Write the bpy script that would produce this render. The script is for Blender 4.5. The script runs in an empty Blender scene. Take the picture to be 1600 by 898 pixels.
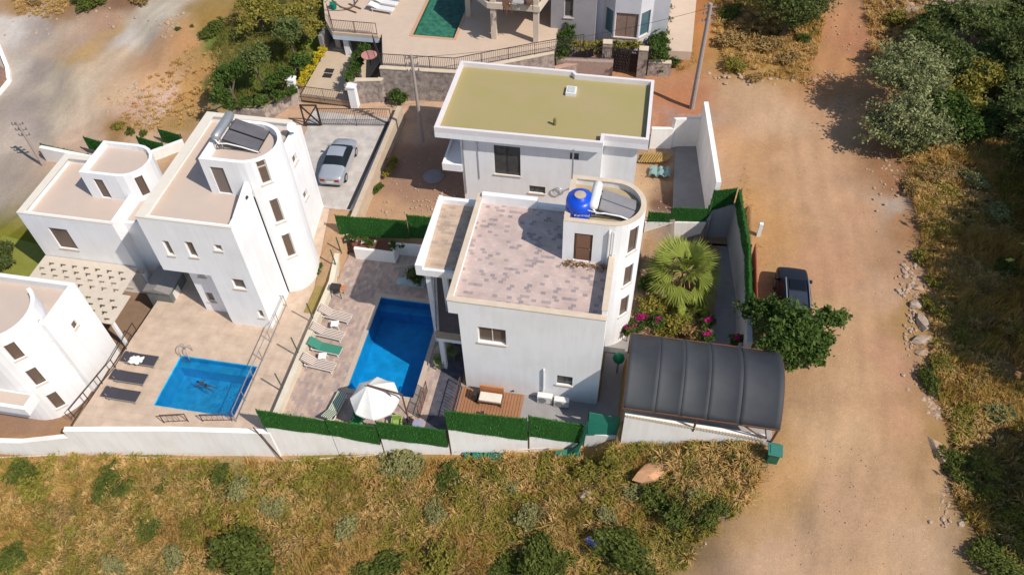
import bpy, math, random
import numpy as np
from mathutils import Vector, Matrix
from math import sin, cos, pi, radians, atan2, hypot, tan
random.seed(7)
sc = bpy.context.scene
C = sc.collection

# ------------------------------------------------------------------ camera, world, sun, exposure
F, HC = 1240.0, 38.0
_p, _r, _y = radians(49.6), 0.034, radians(11.8)
hd = Vector((-sin(_y), cos(_y), 0)); up = Vector((0, 0, 1))
FW = hd*cos(_p) - up*sin(_p)
rt = Vector((cos(_y), sin(_y), 0)); cu = rt.cross(FW)
RX = rt*cos(_r) - cu*sin(_r); UX = cu*cos(_r) + rt*sin(_r)
cam = bpy.data.cameras.new('camera'); co = bpy.data.objects.new('camera', cam); C.objects.link(co)
cam.sensor_width = 36; cam.lens = 36*F/1600; cam.clip_end = 1000; cam.clip_start = 0.5
mw = Matrix((RX, UX, -FW)).transposed().to_4x4(); mw.translation = Vector((0, 0, HC))
co.matrix_world = mw; sc.camera = co

SUN_EL, SUN_AZ = radians(47.5), radians(-25)      # azimuth measured from east towards north
sdir = Vector((cos(SUN_EL)*cos(SUN_AZ), cos(SUN_EL)*sin(SUN_AZ), sin(SUN_EL)))
w = bpy.data.worlds.new('World'); sc.world = w; w.use_nodes = True
nt = w.node_tree; bg = nt.nodes['Background']
sky = nt.nodes.new('ShaderNodeTexSky'); sky.sky_type = 'NISHITA'; sky.sun_disc = False
sky.sun_elevation = SUN_EL; sky.sun_rotation = pi/2 - SUN_AZ; sky.dust_density = .6; sky.air_density = 1.2; sky.ozone_density = 2.0
nt.links.new(sky.outputs[0], bg.inputs[0]); bg.inputs[1].default_value = 0.118
sl = bpy.data.lights.new('sun', 'SUN'); sl.energy = 4.65; sl.angle = radians(0.6); sl.color = (1, .925, .84)
so = bpy.data.objects.new('sun', sl); C.objects.link(so); so.rotation_euler = sdir.to_track_quat('Z', 'Y').to_euler(); so.location = (30, -10, 60)
sc.view_settings.view_transform = 'Standard'; sc.view_settings.look = 'None'; sc.view_settings.gamma = 1
sc.view_settings.exposure = 0.0
sc.render.engine = 'CYCLES'; sc.cycles.max_bounces = 6; sc.cycles.transparent_max_bounces = 12
sc.cycles.use_denoising = True
sc.render.film_transparent = False

# ------------------------------------------------------------------ terrain and photo geometry helpers
CP = [(-35,16,-2.6),(-27,17,-2.5),(-18,18.6,-2.4),(-12,19.6,-2.3),(-8,20.4,-2.2),(-4,21.2,-1.9),(-1,21.8,-1.5),(1.4,21.8,.0),(3,21.8,.5),(5,21.8,1.1),(6.8,21.8,1.8),(8.5,21.8,2.0),
 (-37,11,-3.2),(-28,12,-3.1),(-20,13,-3),(-12,14,-2.7),(-5,14.5,-2.2),(0,15.5,-1.3),(4,15,-.5),(8,18,1.2),(6,19.5,.8),(2,18.5,-.5),
 (14,12,.7),(12,20,1.8),(12,26,2.1),(12,34,2.1),(12,45,2.2),(10,55,2.4),(2,52,2),(-6,50,1.9),(-14,47,1.8),(-18,46,1.7),(-24,46,1.3),(-30,46,.8),(-36,44,.3),
 (9,30,2.1),(9,37,2.0),(20,20,1.4),(20,35,2.1),(20,50,2.8),(28,25,1.6),(30,50,4),(26,70,5),(40,90,8),
 (-40,37,-.8),(-45,36,-1.2),(-50,45,-.6),(-44,50,1),(-45,60,2.2),(-38,55,2.6),(-32,52,2.6),(-60,60,1.2),(-60,80,3),(-35,65,4),(-25,75,5),(-80,80,3),(-30,58,3.4),(-80,50,-1),
 (-10,75,4.5),(2,62,3),(6,75,4),(14,70,3.2),(14,90,5),(0,95,6),(-45,90,5),(-50,25,-2.4),(-60,20,-3)]
cpa = np.array(CP, float)
def T(x, y):
    x = np.asarray(x, float); y = np.asarray(y, float); sh = x.shape
    x = x.ravel(); y = y.ravel(); out = np.empty(len(x))
    for i in range(0, len(x), 20000):
        d2 = (x[i:i+20000, None]-cpa[:, 0])**2 + (y[i:i+20000, None]-cpa[:, 1])**2
        wt = 1/(d2+1.2)**2
        out[i:i+20000] = (wt*cpa[:, 2]).sum(1)/wt.sum(1)
    return out.reshape(sh)
def Tz(x, y): return float(T(np.array([x]), np.array([y]))[0])
def ray(px, py): return FW + RX*((px-800)/F) - UX*((py-449)/F)
def P(px, py, z=0.0):
    d = ray(px, py); t = (z-HC)/d.z; return Vector((d.x*t, d.y*t, z))
def PYm(px, py, y):
    d = ray(px, py); t = y/d.y; return Vector((d.x*t, y, HC+d.z*t))
def G(px, py):
    z = 0.0
    for _ in range(14):
        q = P(px, py, z); z = .5*z+.5*Tz(q.x, q.y)
    return P(px, py, z)

# ------------------------------------------------------------------ materials
def lin(c):
    return tuple(((v/255)/12.92 if v/255 <= .04045 else ((v/255+.055)/1.055)**2.4) for v in c)
MATS = {}
def nodes(m):
    m.use_nodes = True; return m.node_tree, m.node_tree.nodes['Principled BSDF']
def mat(name, c1, c2=None, scale=6, rough=.8, bump=0, metal=0, spec=.3, detail=4, coat=0, bscale=None, obj=False, contrast=.25):
    if name in MATS: return MATS[name]
    m = bpy.data.materials.new(name); nt, b = nodes(m); MATS[name] = m
    b.inputs['Roughness'].default_value = rough; b.inputs['Metallic'].default_value = metal
    b.inputs['Specular IOR Level'].default_value = spec; b.inputs['Coat Weight'].default_value = coat
    if c2 is None: c2 = tuple(v*.88 for v in c1)
    tc = nt.nodes.new('ShaderNodeTexCoord' if obj else 'ShaderNodeNewGeometry')
    src = tc.outputs['Object'] if obj else tc.outputs['Position']
    n = nt.nodes.new('ShaderNodeTexNoise'); n.inputs['Scale'].default_value = scale; n.inputs['Detail'].default_value = detail
    n.inputs['Roughness'].default_value = .65
    nt.links.new(src, n.inputs['Vector'])
    r = nt.nodes.new('ShaderNodeValToRGB'); r.color_ramp.elements[0].position = .5-contrast; r.color_ramp.elements[1].position = .5+contrast
    r.color_ramp.elements[0].color = (*c2, 1); r.color_ramp.elements[1].color = (*c1, 1)
    nt.links.new(n.outputs['Fac'], r.inputs['Fac']); nt.links.new(r.outputs['Color'], b.inputs['Base Color'])
    if bump:
        n2 = nt.nodes.new('ShaderNodeTexNoise'); n2.inputs['Scale'].default_value = bscale or scale*4; n2.inputs['Detail'].default_value = 5
        nt.links.new(src, n2.inputs['Vector'])
        bp = nt.nodes.new('ShaderNodeBump'); bp.inputs['Strength'].default_value = bump; bp.inputs['Distance'].default_value = .05
        nt.links.new(n2.outputs['Fac'], bp.inputs['Height']); nt.links.new(bp.outputs['Normal'], b.inputs['Normal'])
    return m
def stucco(name, c1, c2, stain=.25):
    """painted render with rain streaks (vertical) and broad blotches"""
    m = bpy.data.materials.new(name); nt, b = nodes(m); MATS[name] = m
    b.inputs['Roughness'].default_value = .85; b.inputs['Specular IOR Level'].default_value = .2
    g = nt.nodes.new('ShaderNodeNewGeometry')
    mp = nt.nodes.new('ShaderNodeMapping'); mp.inputs['Scale'].default_value = (3.5, 3.5, .35)
    nt.links.new(g.outputs['Position'], mp.inputs['Vector'])
    n = nt.nodes.new('ShaderNodeTexNoise'); n.inputs['Scale'].default_value = 1.0; n.inputs['Detail'].default_value = 6; n.inputs['Roughness'].default_value = .7
    nt.links.new(mp.outputs[0], n.inputs['Vector'])
    n1 = nt.nodes.new('ShaderNodeTexNoise'); n1.inputs['Scale'].default_value = .5; n1.inputs['Detail'].default_value = 5
    nt.links.new(g.outputs['Position'], n1.inputs['Vector'])
    mu = nt.nodes.new('ShaderNodeMath'); mu.operation = 'MULTIPLY'
    nt.links.new(n.outputs['Fac'], mu.inputs[0]); nt.links.new(n1.outputs['Fac'], mu.inputs[1])
    r = nt.nodes.new('ShaderNodeValToRGB'); r.color_ramp.elements[0].position = .12; r.color_ramp.elements[1].position = .12+stain
    r.color_ramp.elements[0].color = (*c2, 1); r.color_ramp.elements[1].color = (*c1, 1)
    nt.links.new(mu.outputs[0], r.inputs['Fac']); nt.links.new(r.outputs[0], b.inputs['Base Color'])
    n2 = nt.nodes.new('ShaderNodeTexNoise'); n2.inputs['Scale'].default_value = 25; n2.inputs['Detail'].default_value = 4
    bp = nt.nodes.new('ShaderNodeBump'); bp.inputs['Strength'].default_value = .25; bp.inputs['Distance'].default_value = .01
    nt.links.new(g.outputs['Position'], n2.inputs['Vector']); nt.links.new(n2.outputs['Fac'], bp.inputs['Height']); nt.links.new(bp.outputs[0], b.inputs['Normal'])
    return m
def tiles(name, cols, sx, sy, mortar, rough=.75, gap=.03, rot=0, spec=.3):
    """rectangular pavers, each with a random tone out of cols"""
    m = bpy.data.materials.new(name); nt, b = nodes(m); MATS[name] = m
    b.inputs['Roughness'].default_value = rough; b.inputs['Specular IOR Level'].default_value = spec
    g = nt.nodes.new('ShaderNodeNewGeometry')
    mp = nt.nodes.new('ShaderNodeMapping'); mp.inputs['Rotation'].default_value = (0, 0, rot)
    nt.links.new(g.outputs['Position'], mp.inputs['Vector'])
    br = nt.nodes.new('ShaderNodeTexBrick'); br.inputs['Scale'].default_value = 1; br.inputs['Brick Width'].default_value = sx; br.inputs['Row Height'].default_value = sy
    br.inputs['Mortar Size'].default_value = gap*min(sx, sy); br.inputs['Color1'].default_value = (0, 0, 0, 1); br.inputs['Color2'].default_value = (1, 1, 1, 1); br.inputs['Mortar'].default_value = (.5, .5, .5, 1)
    br.inputs['Bias'].default_value = 0
    nt.links.new(mp.outputs[0], br.inputs['Vector'])
    r = nt.nodes.new('ShaderNodeValToRGB'); r.color_ramp.interpolation = 'CONSTANT'
    while len(r.color_ramp.elements) < len(cols): r.color_ramp.elements.new(.5)
    for i, c in enumerate(cols): r.color_ramp.elements[i].position = i/len(cols); r.color_ramp.elements[i].color = (*c, 1)
    nt.links.new(br.outputs['Color'], r.inputs['Fac'])
    n = nt.nodes.new('ShaderNodeTexNoise'); n.inputs['Scale'].default_value = 1.3; n.inputs['Detail'].default_value = 6
    nt.links.new(g.outputs['Position'], n.inputs['Vector'])
    mr = nt.nodes.new('ShaderNodeMapRange'); mr.inputs[1].default_value = .3; mr.inputs[2].default_value = .7; mr.inputs[3].default_value = .82; mr.inputs[4].default_value = 1.08
    nt.links.new(n.outputs['Fac'], mr.inputs[0])
    mx = nt.nodes.new('ShaderNodeMix'); mx.data_type = 'RGBA'
    nt.links.new(br.outputs['Fac'], mx.inputs[0]); nt.links.new(r.outputs[0], mx.inputs[6]); mx.inputs[7].default_value = (*mortar, 1)
    vm = nt.nodes.new('ShaderNodeVectorMath'); vm.operation = 'SCALE'
    nt.links.new(mx.outputs[2], vm.inputs[0]); nt.links.new(mr.outputs[0], vm.inputs['Scale']); nt.links.new(vm.outputs[0], b.inputs['Base Color'])
    bp = nt.nodes.new('ShaderNodeBump'); bp.invert = True; bp.inputs['Strength'].default_value = .5; bp.inputs['Distance'].default_value = .01
    nt.links.new(br.outputs['Fac'], bp.inputs['Height']); nt.links.new(bp.outputs[0], b.inputs['Normal'])
    return m
def attrmat(name, stops, transl=.35, rough=.7, nscale=.8, nmix=.35):
    """leaf / blade material: tone from a per-leaf random attribute plus a broad noise"""
    m = bpy.data.materials.new(name); nt, b = nodes(m); MATS[name] = m
    b.inputs['Roughness'].default_value = rough; b.inputs['Specular IOR Level'].default_value = .25
    a = nt.nodes.new('ShaderNodeAttribute'); a.attribute_name = 'rnd'
    g = nt.nodes.new('ShaderNodeNewGeometry')
    n = nt.nodes.new('ShaderNodeTexNoise'); n.inputs['Scale'].default_value = nscale; n.inputs['Detail'].default_value = 4; n.inputs['Roughness'].default_value = .6
    nt.links.new(g.outputs['Position'], n.inputs['Vector'])
    mr = nt.nodes.new('ShaderNodeMapRange'); mr.inputs[1].default_value = .3; mr.inputs[2].default_value = .7
    nt.links.new(n.outputs['Fac'], mr.inputs[0])
    mx = nt.nodes.new('ShaderNodeMix'); mx.inputs[0].default_value = nmix
    nt.links.new(a.outputs['Fac'], mx.inputs[2]); nt.links.new(mr.outputs[0], mx.inputs[3])
    r = nt.nodes.new('ShaderNodeValToRGB')
    while len(r.color_ramp.elements) < len(stops): r.color_ramp.elements.new(.5)
    for i, (p, c) in enumerate(stops): r.color_ramp.elements[i].position = p; r.color_ramp.elements[i].color = (*c, 1)
    nt.links.new(mx.outputs[0], r.inputs['Fac']); nt.links.new(r.outputs[0], b.inputs['Base Color'])
    tr = nt.nodes.new('ShaderNodeBsdfTranslucent'); nt.links.new(r.outputs[0], tr.inputs['Color'])
    ms = nt.nodes.new('ShaderNodeMixShader'); ms.inputs[0].default_value = transl
    out = nt.nodes['Material Output']
    nt.links.new(b.outputs[0], ms.inputs[1]); nt.links.new(tr.outputs[0], ms.inputs[2]); nt.links.new(ms.outputs[0], out.inputs['Surface'])
    return m

WHITE = stucco('white_render', (.83, .825, .83), (.755, .745, .735), .18)
WHITE2 = stucco('white_wall_paint', (.90, .87, .83), (.80, .75, .69), .2)
SHADEW = stucco('shade_grey_render', (.42, .42, .44), (.33, .33, .34), .3)  # shade on the wall right of the palm painted in as blue grey
CREAM = mat('cream_roof_screed', (.56, .455, .38), (.51, .41, .335), .8, .9, .1, contrast=.35)
CREAM2 = mat('cream_coping', (.66, .55, .42), (.56, .45, .33), 2, .85)
DECK2 = tiles('beige_deck_tiles', [(.555, .425, .32), (.535, .405, .30), (.545, .415, .31)], .6, .6, (.50, .37, .265), gap=.02)
DRIVE = tiles('pale_drive_slabs', [(.55, .50, .45), (.50, .455, .41), (.525, .48, .43)], .5, .5, (.50, .44, .38), gap=.03)
ROOFT = tiles('pink_roof_pavers', [(.55, .42, .37), (.52, .405, .365), (.57, .45, .39), (.32, .265, .26), (.54, .415, .365), (.52, .40, .36), (.56, .43, .375), (.55, .425, .37), (.52, .40, .355), (.38, .305, .29), (.55, .42, .365)], .25, .19, (.50, .385, .335), gap=.03, rot=.0)
ANNEXT = tiles('tan_roof_pavers', [(.52, .38, .27), (.50, .36, .25), (.54, .41, .30), (.40, .31, .25), (.51, .38, .28)], .36, .20, (.46, .34, .25), gap=.03)
PATIOT = tiles('patio_pavers', [(.47, .345, .28), (.42, .32, .27), (.50, .38, .30), (.34, .27, .245), (.45, .335, .27), (.38, .29, .25)], .34, .2, (.39, .29, .24), gap=.03, rot=1.57)
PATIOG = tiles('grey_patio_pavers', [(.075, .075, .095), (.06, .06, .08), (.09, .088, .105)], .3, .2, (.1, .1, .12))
BRICKT = mat('terracotta_floor', (.42, .2, .12), (.34, .16, .1), 5, .8)
GREENROOF = mat('olive_roof_membrane', (.385, .295, .155), (.335, .295, .105), .28, .75, .05, contrast=.22)
GLASS = mat('window_glass', (.10, .095, .085), (.05, .05, .05), 3, .12, spec=.6)
GLASSB = mat('brown_blind_window', (.16, .11, .08), (.11, .08, .06), 8, .3, spec=.5)
FRAMEW = mat('white_window_frame', (.72, .68, .63), None, 5, .5)
FRAMED = mat('dark_window_frame', (.045, .045, .05), None, 5, .4)
FRAMEB = mat('brown_window_frame', (.12, .07, .045), None, 5, .5)
SILL = mat('stone_sill', (.66, .56, .44), (.58, .48, .37), 9, .6)
WOODB = mat('brown_door_wood', (.16, .085, .05), (.11, .06, .035), 7, .5)
METALD = mat('dark_metal', (.05, .045, .045), None, 8, .45, metal=.3)
METALB = mat('rust_brown_metal', (.16, .075, .05), (.10, .05, .035), 8, .6)
METALG = mat('galvanised_steel', (.45, .46, .47), (.36, .37, .38), 10, .4, metal=.6)
PLW = mat('white_plastic', (.78, .76, .73), None, 8, .4, spec=.5)
CONC = mat('concrete', (.42, .38, .34), (.33, .3, .27), 2.5, .9, .15)
CONCG = mat('grey_concrete', (.30, .285, .28), (.23, .22, .22), 1.5, .9, .15)
POLEC = mat('weathered_pole_concrete', (.40, .33, .29), (.30, .245, .22), 6, .85)
STRAW = mat('bare_soil', (.38, .25, .14), (.25, .165, .095), 3, .95, .4)
FABRD = mat('charcoal_fabric', (.06, .055, .065), (.045, .04, .05), 20, .8)
NET = mat('shade_net_grey_green', (.064, .070, .070), (.020, .022, .032), .22, .7, .1, spec=.4, contrast=.3)
TURF = None

# ------------------------------------------------------------------ mesh helpers
ORG = {}
class MB:
    def __init__(s): s.v = []; s.f = []; s.m = []
    def q(s, pts, mi=0):
        n = len(s.v); s.v += [tuple(p) for p in pts]; s.f.append(tuple(range(n, n+len(pts)))); s.m.append(mi); return s
    def box(s, x0, x1, y0, y1, z0, z1, mi=0, M=None):
        n = len(s.v)
        c = [(x0, y0, z0), (x1, y0, z0), (x1, y1, z0), (x0, y1, z0), (x0, y0, z1), (x1, y0, z1), (x1, y1, z1), (x0, y1, z1)]
        if M is not None: c = [tuple(M @ Vector(p)) for p in c]
        s.v += c
        for f in ((0, 3, 2, 1), (4, 5, 6, 7), (0, 1, 5, 4), (1, 2, 6, 5), (2, 3, 7, 6), (3, 0, 4, 7)): s.f.append(tuple(n+i for i in f)); s.m.append(mi)
        return s
    def beam(s, a, b, wd, ht, mi=0):
        """box from a to b, wd wide (horizontal), ht high"""
        a = Vector(a); b = Vector(b); d = b-a; L = d.length
        if L < 1e-6: return s
        X = d/L; Y = Vector((0, 0, 1)).cross(X)
        if Y.length < 1e-3: Y = Vector((0, 1, 0))
        Y.normalize(); Z = X.cross(Y)
        M = Matrix((X, Y, Z)).transposed().to_4x4(); M.translation = a
        return s.box(0, L, -wd/2, wd/2, -ht/2, ht/2, mi, M)
    def prism(s, pts, z0, z1, mi=0, bottom=True):
        n = len(pts); k = len(s.v)
        ar = sum(pts[i][0]*pts[(i+1) % n][1]-pts[(i+1) % n][0]*pts[i][1] for i in range(n))
        if ar < 0: pts = pts[::-1]
        zz0 = z0 if hasattr(z0, '__len__') else [z0]*n; zz1 = z1 if hasattr(z1, '__len__') else [z1]*n
        s.v += [(p[0], p[1], zz0[i]) for i, p in enumerate(pts)]+[(p[0], p[1], zz1[i]) for i, p in enumerate(pts)]
        s.f.append(tuple(k+n+i for i in range(n))); s.m.append(mi)
        if bottom: s.f.append(tuple(k+i for i in range(n))[::-1]); s.m.append(mi)
        for i in range(n): j = (i+1) % n; s.f.append((k+i, k+j, k+n+j, k+n+i)); s.m.append(mi)
        return s
    def tube(s, path, r, n=7, mi=0, cap=True):
        path = [Vector(p) for p in path]; k = len(s.v); m = len(path)
        rr = r if hasattr(r, '__len__') else [r]*m
        pr = None
        for i, p in enumerate(path):
            t = (path[min(i+1, m-1)]-path[max(i-1, 0)]).normalized()
            if pr is None: pr = t.orthogonal().normalized()
            pr = (pr - t*pr.dot(t)).normalized(); q = t.cross(pr)
            for j in range(n):
                a = 2*pi*j/n; s.v.append(tuple(p+(pr*cos(a)+q*sin(a))*rr[i]))
        for i in range(m-1):
            for j in range(n):
                a = k+i*n+j; b = k+i*n+(j+1) % n; s.f.append((a, b, b+n, a+n)); s.m.append(mi)
        if cap:
            s.f.append(tuple(k+j for j in range(n))[::-1]); s.m.append(mi); s.f.append(tuple(k+(m-1)*n+j for j in range(n))); s.m.append(mi)
        return s
    def lathe(s, c, prof, n=20, mi=0):
        k = len(s.v); m = len(prof)
        for r, z in prof:
            for j in range(n): a = 2*pi*j/n; s.v.append((c[0]+r*cos(a), c[1]+r*sin(a), c[2]+z))
        for i in range(m-1):
            for j in range(n):
                a = k+i*n+j; b = k+i*n+(j+1) % n; s.f.append((a, b, b+n, a+n)); s.m.append(mi)
        s.f.append(tuple(k+j for j in range(n))[::-1]); s.m.append(mi); s.f.append(tuple(k+(m-1)*n+j for j in range(n))); s.m.append(mi)
        return s
    def mbox(s, mp, u0, u1, w0, w1, z0, z1, mi=0):
        n = len(s.v); s.v += [tuple(mp(*p)) for p in ((u0, w0, z0), (u1, w0, z0), (u1, w1, z0), (u0, w1, z0), (u0, w0, z1), (u1, w0, z1), (u1, w1, z1), (u0, w1, z1))]
        for f in ((0, 3, 2, 1), (4, 5, 6, 7), (0, 1, 5, 4), (1, 2, 6, 5), (2, 3, 7, 6), (3, 0, 4, 7)): s.f.append(tuple(n+i for i in f)); s.m.append(mi)
        return s
    def wall(s, mp, u0, u1, z0, z1, t=.25, holes=(), us=(), mi=0):
        """a wall sheet of thickness t with real openings; mp maps (u, depth, z) to the world"""
        U = sorted({u0, u1, *[h[0] for h in holes], *[h[1] for h in holes], *us}); U = [u for u in U if u0-1e-6 <= u <= u1+1e-6]
        Z = sorted({z0, z1, *[h[2] for h in holes], *[h[3] for h in holes]}); Z = [z for z in Z if z0-1e-6 <= z <= z1+1e-6]
        def solid(i, j):
            if i < 0 or j < 0 or i >= len(U)-1 or j >= len(Z)-1: return False
            u = (U[i]+U[i+1])/2; z = (Z[j]+Z[j+1])/2
            return not any(h[0] < u < h[1] and h[2] < z < h[3] for h in holes)
        for i in range(len(U)-1):
            for j in range(len(Z)-1):
                if not solid(i, j): continue
                a, b, c, d = U[i], U[i+1], Z[j], Z[j+1]
                s.q([mp(a, 0, c), mp(b, 0, c), mp(b, 0, d), mp(a, 0, d)], mi); s.q([mp(a, t, c), mp(a, t, d), mp(b, t, d), mp(b, t, c)], mi)
                if not solid(i-1, j): s.q([mp(a, 0, c), mp(a, 0, d), mp(a, t, d), mp(a, t, c)], mi)
                if not solid(i+1, j): s.q([mp(b, 0, c), mp(b, t, c), mp(b, t, d), mp(b, 0, d)], mi)
                if not solid(i, j-1): s.q([mp(a, 0, c), mp(a, t, c), mp(b, t, c), mp(b, 0, c)], mi)
                if not solid(i, j+1): s.q([mp(a, 0, d), mp(b, 0, d), mp(b, t, d), mp(a, t, d)], mi)
        return s
    def build(s, name, m, parent=None, label=None, cat=None, group=None, kind=None, bevel=0, smooth=False):
        me = bpy.data.meshes.new(name); v = np.array(s.v, float)
        if parent is not None: org = ORG[parent.name]
        else:
            mn = v.min(0); mx = v.max(0); org = Vector(((mn[0]+mx[0])/2, (mn[1]+mx[1])/2, mn[2]))
        v = v-np.array(org)
        me.from_pydata(v.tolist(), [], s.f)
        for mm in (m if isinstance(m, (list, tuple)) else [m]): me.materials.append(mm)
        if isinstance(m, (list, tuple)): me.polygons.foreach_set('material_index', s.m)
        if smooth: me.polygons.foreach_set('use_smooth', [True]*len(me.polygons))
        me.update()
        o = bpy.data.objects.new(name, me); C.objects.link(o); ORG[o.name] = org
        if parent is not None: o.parent = parent
        else: o.location = org
        tag(o, label, cat, group, kind)
        if bevel:
            md = o.modifiers.new('bevel', 'BEVEL'); md.width = bevel; md.segments = 2; md.limit_method = 'ANGLE'; md.angle_limit = radians(35)
        return o
def tag(o, label=None, cat=None, group=None, kind=None):
    if label: o['label'] = label
    if cat: o['category'] = cat
    if group: o['group'] = group
    if kind: o['kind'] = kind
    return o
def thing(name, label, cat, loc=(0, 0, 0), group=None, local=False, rz=0):
    o = bpy.data.objects.new(name, None); C.objects.link(o); o.empty_display_size = .2
    o.location = loc; o.rotation_euler = (0, 0, rz)
    ORG[o.name] = Vector((0, 0, 0)) if local else Vector(loc)
    return tag(o, label, cat, group)
def copytree(o, loc=None, rz=None, label=None, parent=None, scale=None, group=None):
    c = o.copy(); C.objects.link(c); c.parent = parent
    if loc is not None: c.location = loc
    if rz is not None: c.rotation_euler = (0, 0, rz)
    if scale is not None: c.scale = (scale,)*3 if not hasattr(scale, '__len__') else scale
    if label: c['label'] = label
    if group: c['group'] = group
    for ch in list(o.children): copytree(ch, parent=c)
    return c
def npmesh(name, verts, faces, m, rnd=None, parent=None, **kw):
    """fast mesh from numpy arrays; faces (n,k)"""
    me = bpy.data.meshes.new(name); n, k = faces.shape
    if parent is not None: org = ORG[parent.name]
    else: mn = verts.min(0); mx = verts.max(0); org = Vector(((mn[0]+mx[0])/2, (mn[1]+mx[1])/2, mn[2]))
    verts = verts-np.array(org)
    me.vertices.add(len(verts)); me.vertices.foreach_set('co', verts.astype(np.float32).ravel())
    me.loops.add(n*k); me.loops.foreach_set('vertex_index', faces.astype(np.int32).ravel())
    me.polygons.add(n); me.polygons.foreach_set('loop_start', np.arange(0, n*k, k, dtype=np.int32))
    me.materials.append(m)
    if rnd is not None:
        a = me.attributes.new('rnd', 'FLOAT', 'FACE'); a.data.foreach_set('value', rnd.astype(np.float32))
    me.update(calc_edges=True)
    o = bpy.data.objects.new(name, me); C.objects.link(o); ORG[o.name] = org
    if parent is not None: o.parent = parent
    else: o.location = org
    return tag(o, **kw)
def Smap(y): return lambda u, w, z: (u, y+w, z)      # south face, depth goes north
def Nmap(y): return lambda u, w, z: (u, y-w, z)
def Emap(x): return lambda u, w, z: (x-w, u, z)
def Wmap(x): return lambda u, w, z: (x+w, u, z)
def pathmap(pts):
    """outer wall line as a polyline; depth goes to its left"""
    pts = [Vector((p[0], p[1])) for p in pts]; L = [0]
    for a, b in zip(pts, pts[1:]): L.append(L[-1]+(b-a).length)
    nr = []
    for i in range(len(pts)):
        t = Vector((0, 0))
        if i > 0: t += (pts[i]-pts[i-1]).normalized()
        if i < len(pts)-1: t += (pts[i+1]-pts[i]).normalized()
        t.normalize(); nr.append(Vector((-t.y, t.x)))
    def f(u, w, z):
        i = 0
        while i < len(pts)-2 and u > L[i+1]: i += 1
        k = (u-L[i])/max(1e-6, L[i+1]-L[i]); p = pts[i].lerp(pts[i+1], k); n = nr[i].lerp(nr[i+1], k).normalized()
        return (p.x+n.x*w, p.y+n.y*w, z)
    return f, L
def window(parent, mp, u0, u1, z0, z1, fm=None, gm=None, mull=1, sill=True, d=.1, name='window', fw=.05, label=None):
    fm = fm or FRAMEW; gm = gm or GLASS
    b = MB(); b.mbox(mp, u0, u1, d, d+.06, z0, z0+fw); b.mbox(mp, u0, u1, d, d+.06, z1-fw, z1)
    b.mbox(mp, u0, u0+fw, d, d+.06, z0+fw, z1-fw); b.mbox(mp, u1-fw, u1, d, d+.06, z0+fw, z1-fw)
    for i in range(1, mull+1):
        u = u0+(u1-u0)*i/(mull+1); b.mbox(mp, u-.025, u+.025, d, d+.06, z0+fw, z1-fw)
    o = b.build(name, fm, parent, label=label)
    MB().mbox(mp, u0+fw*.5, u1-fw*.5, d+.02, d+.045, z0+fw*.5, z1-fw*.5).build('pane', gm, o)
    if sill: MB().mbox(mp, u0-.06, u1+.06, -.07, d, z0-.07, z0-.002).build('sill', SILL, o)
    return o
def arc(cx, cy, r, a0, a1, n):
    return [(cx+r*cos(radians(a0+(a1-a0)*i/n)), cy+r*sin(radians(a0+(a1-a0)*i/n))) for i in range(n+1)]
def inpoly(x, y, poly):
    ins = np.zeros(x.shape, bool); n = len(poly)
    for i in range(n):
        x0, y0 = poly[i][0], poly[i][1]; x1, y1 = poly[(i+1) % n][0], poly[(i+1) % n][1]
        if y0 == y1: continue
        c = ((y0 > y) != (y1 > y)) & (x < (x1-x0)*(y-y0)/(y1-y0)+x0); ins ^= c
    return ins
# ------------------------------------------------------------------ ground
def xy(px, py, z=None):
    q = G(px, py) if z is None else P(px, py, z); return (q.x, q.y)
Y1 = [(-17.7, 19.9), (-11.7, 20.35), (-8.2, 21.0), (-0.9, 22.2), (1.0, 22.5), (1.0, 27.3), (7.5, 27.3), (7.5, 39.2), (5.3, 39.2), (5.0, 37.5), (1.2, 37.3), (1.2, 34), (-11, 34), (-12.5, 33.6), (-17.9, 32.9)]
CPZ = [(1.0, 22.0), (8.6, 22.1), (8.7, 27.0), (1.0, 27.0)]
Y2 = [(-29.1, 17.8), (-23.3, 18.7), (-17.7, 19.4), (-17.9, 42), (-18.0, 45), (-24.4, 45.2), (-27.7, 45.3), (-28.5, 34), (-28.4, 28)]
LC = [(-17.6, 34.0), (-12.5, 33.9), (-11, 34), (1.2, 34), (1.2, 37.4), (5.0, 37.6), (5.7, 38.8), (4.6, 48.2), (-12.5, 46.2), (-17.6, 45.8)]
WL = [(-38.9, 16.5), (-29.3, 17.6), (-28.6, 28), (-28.5, 34), (-42, 34.5), (-46, 26)]
def zpath(y): return np.clip((np.asarray(y)-29.5)/5.5, 0, 1)*1.6
nx, ny = 620, 480
gx = np.linspace(-86, 54, nx*1); gy = np.linspace(6, 104, ny)
# refine near the centre
gx = np.unique(np.concatenate([np.arange(-90, -45, .6), np.arange(-45, 22, .2), np.arange(22, 60, .5)])); gy = np.unique(np.concatenate([np.arange(5, 56, .2), np.arange(56, 110, .5)]))
GX, GY = np.meshgrid(gx, gy); Z = T(GX, GY)
Zb = Z.copy()
rng = np.random.default_rng(3)
def noise2(x, y, s, seed):
    r = np.random.default_rng(seed); g = r.random((64, 64)); fx = (x/s) % 63; fy = (y/s) % 63
    i = fx.astype(int); j = fy.astype(int); a = fx-i; b = fy-j; a = a*a*(3-2*a); b = b*b*(3-2*b)
    return (g[j, i]*(1-a)*(1-b)+g[j, i+1]*a*(1-b)+g[j+1, i]*(1-a)*b+g[j+1, i+1]*a*b)-.5
Z += noise2(GX, GY, 3.1, 1)*.22+noise2(GX, GY, .9, 2)*.07
bump_side = np.clip((GX-18)/3, 0, 1); Z += bump_side*(noise2(GX, GY, 2.2, 5)*.7)
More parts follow.
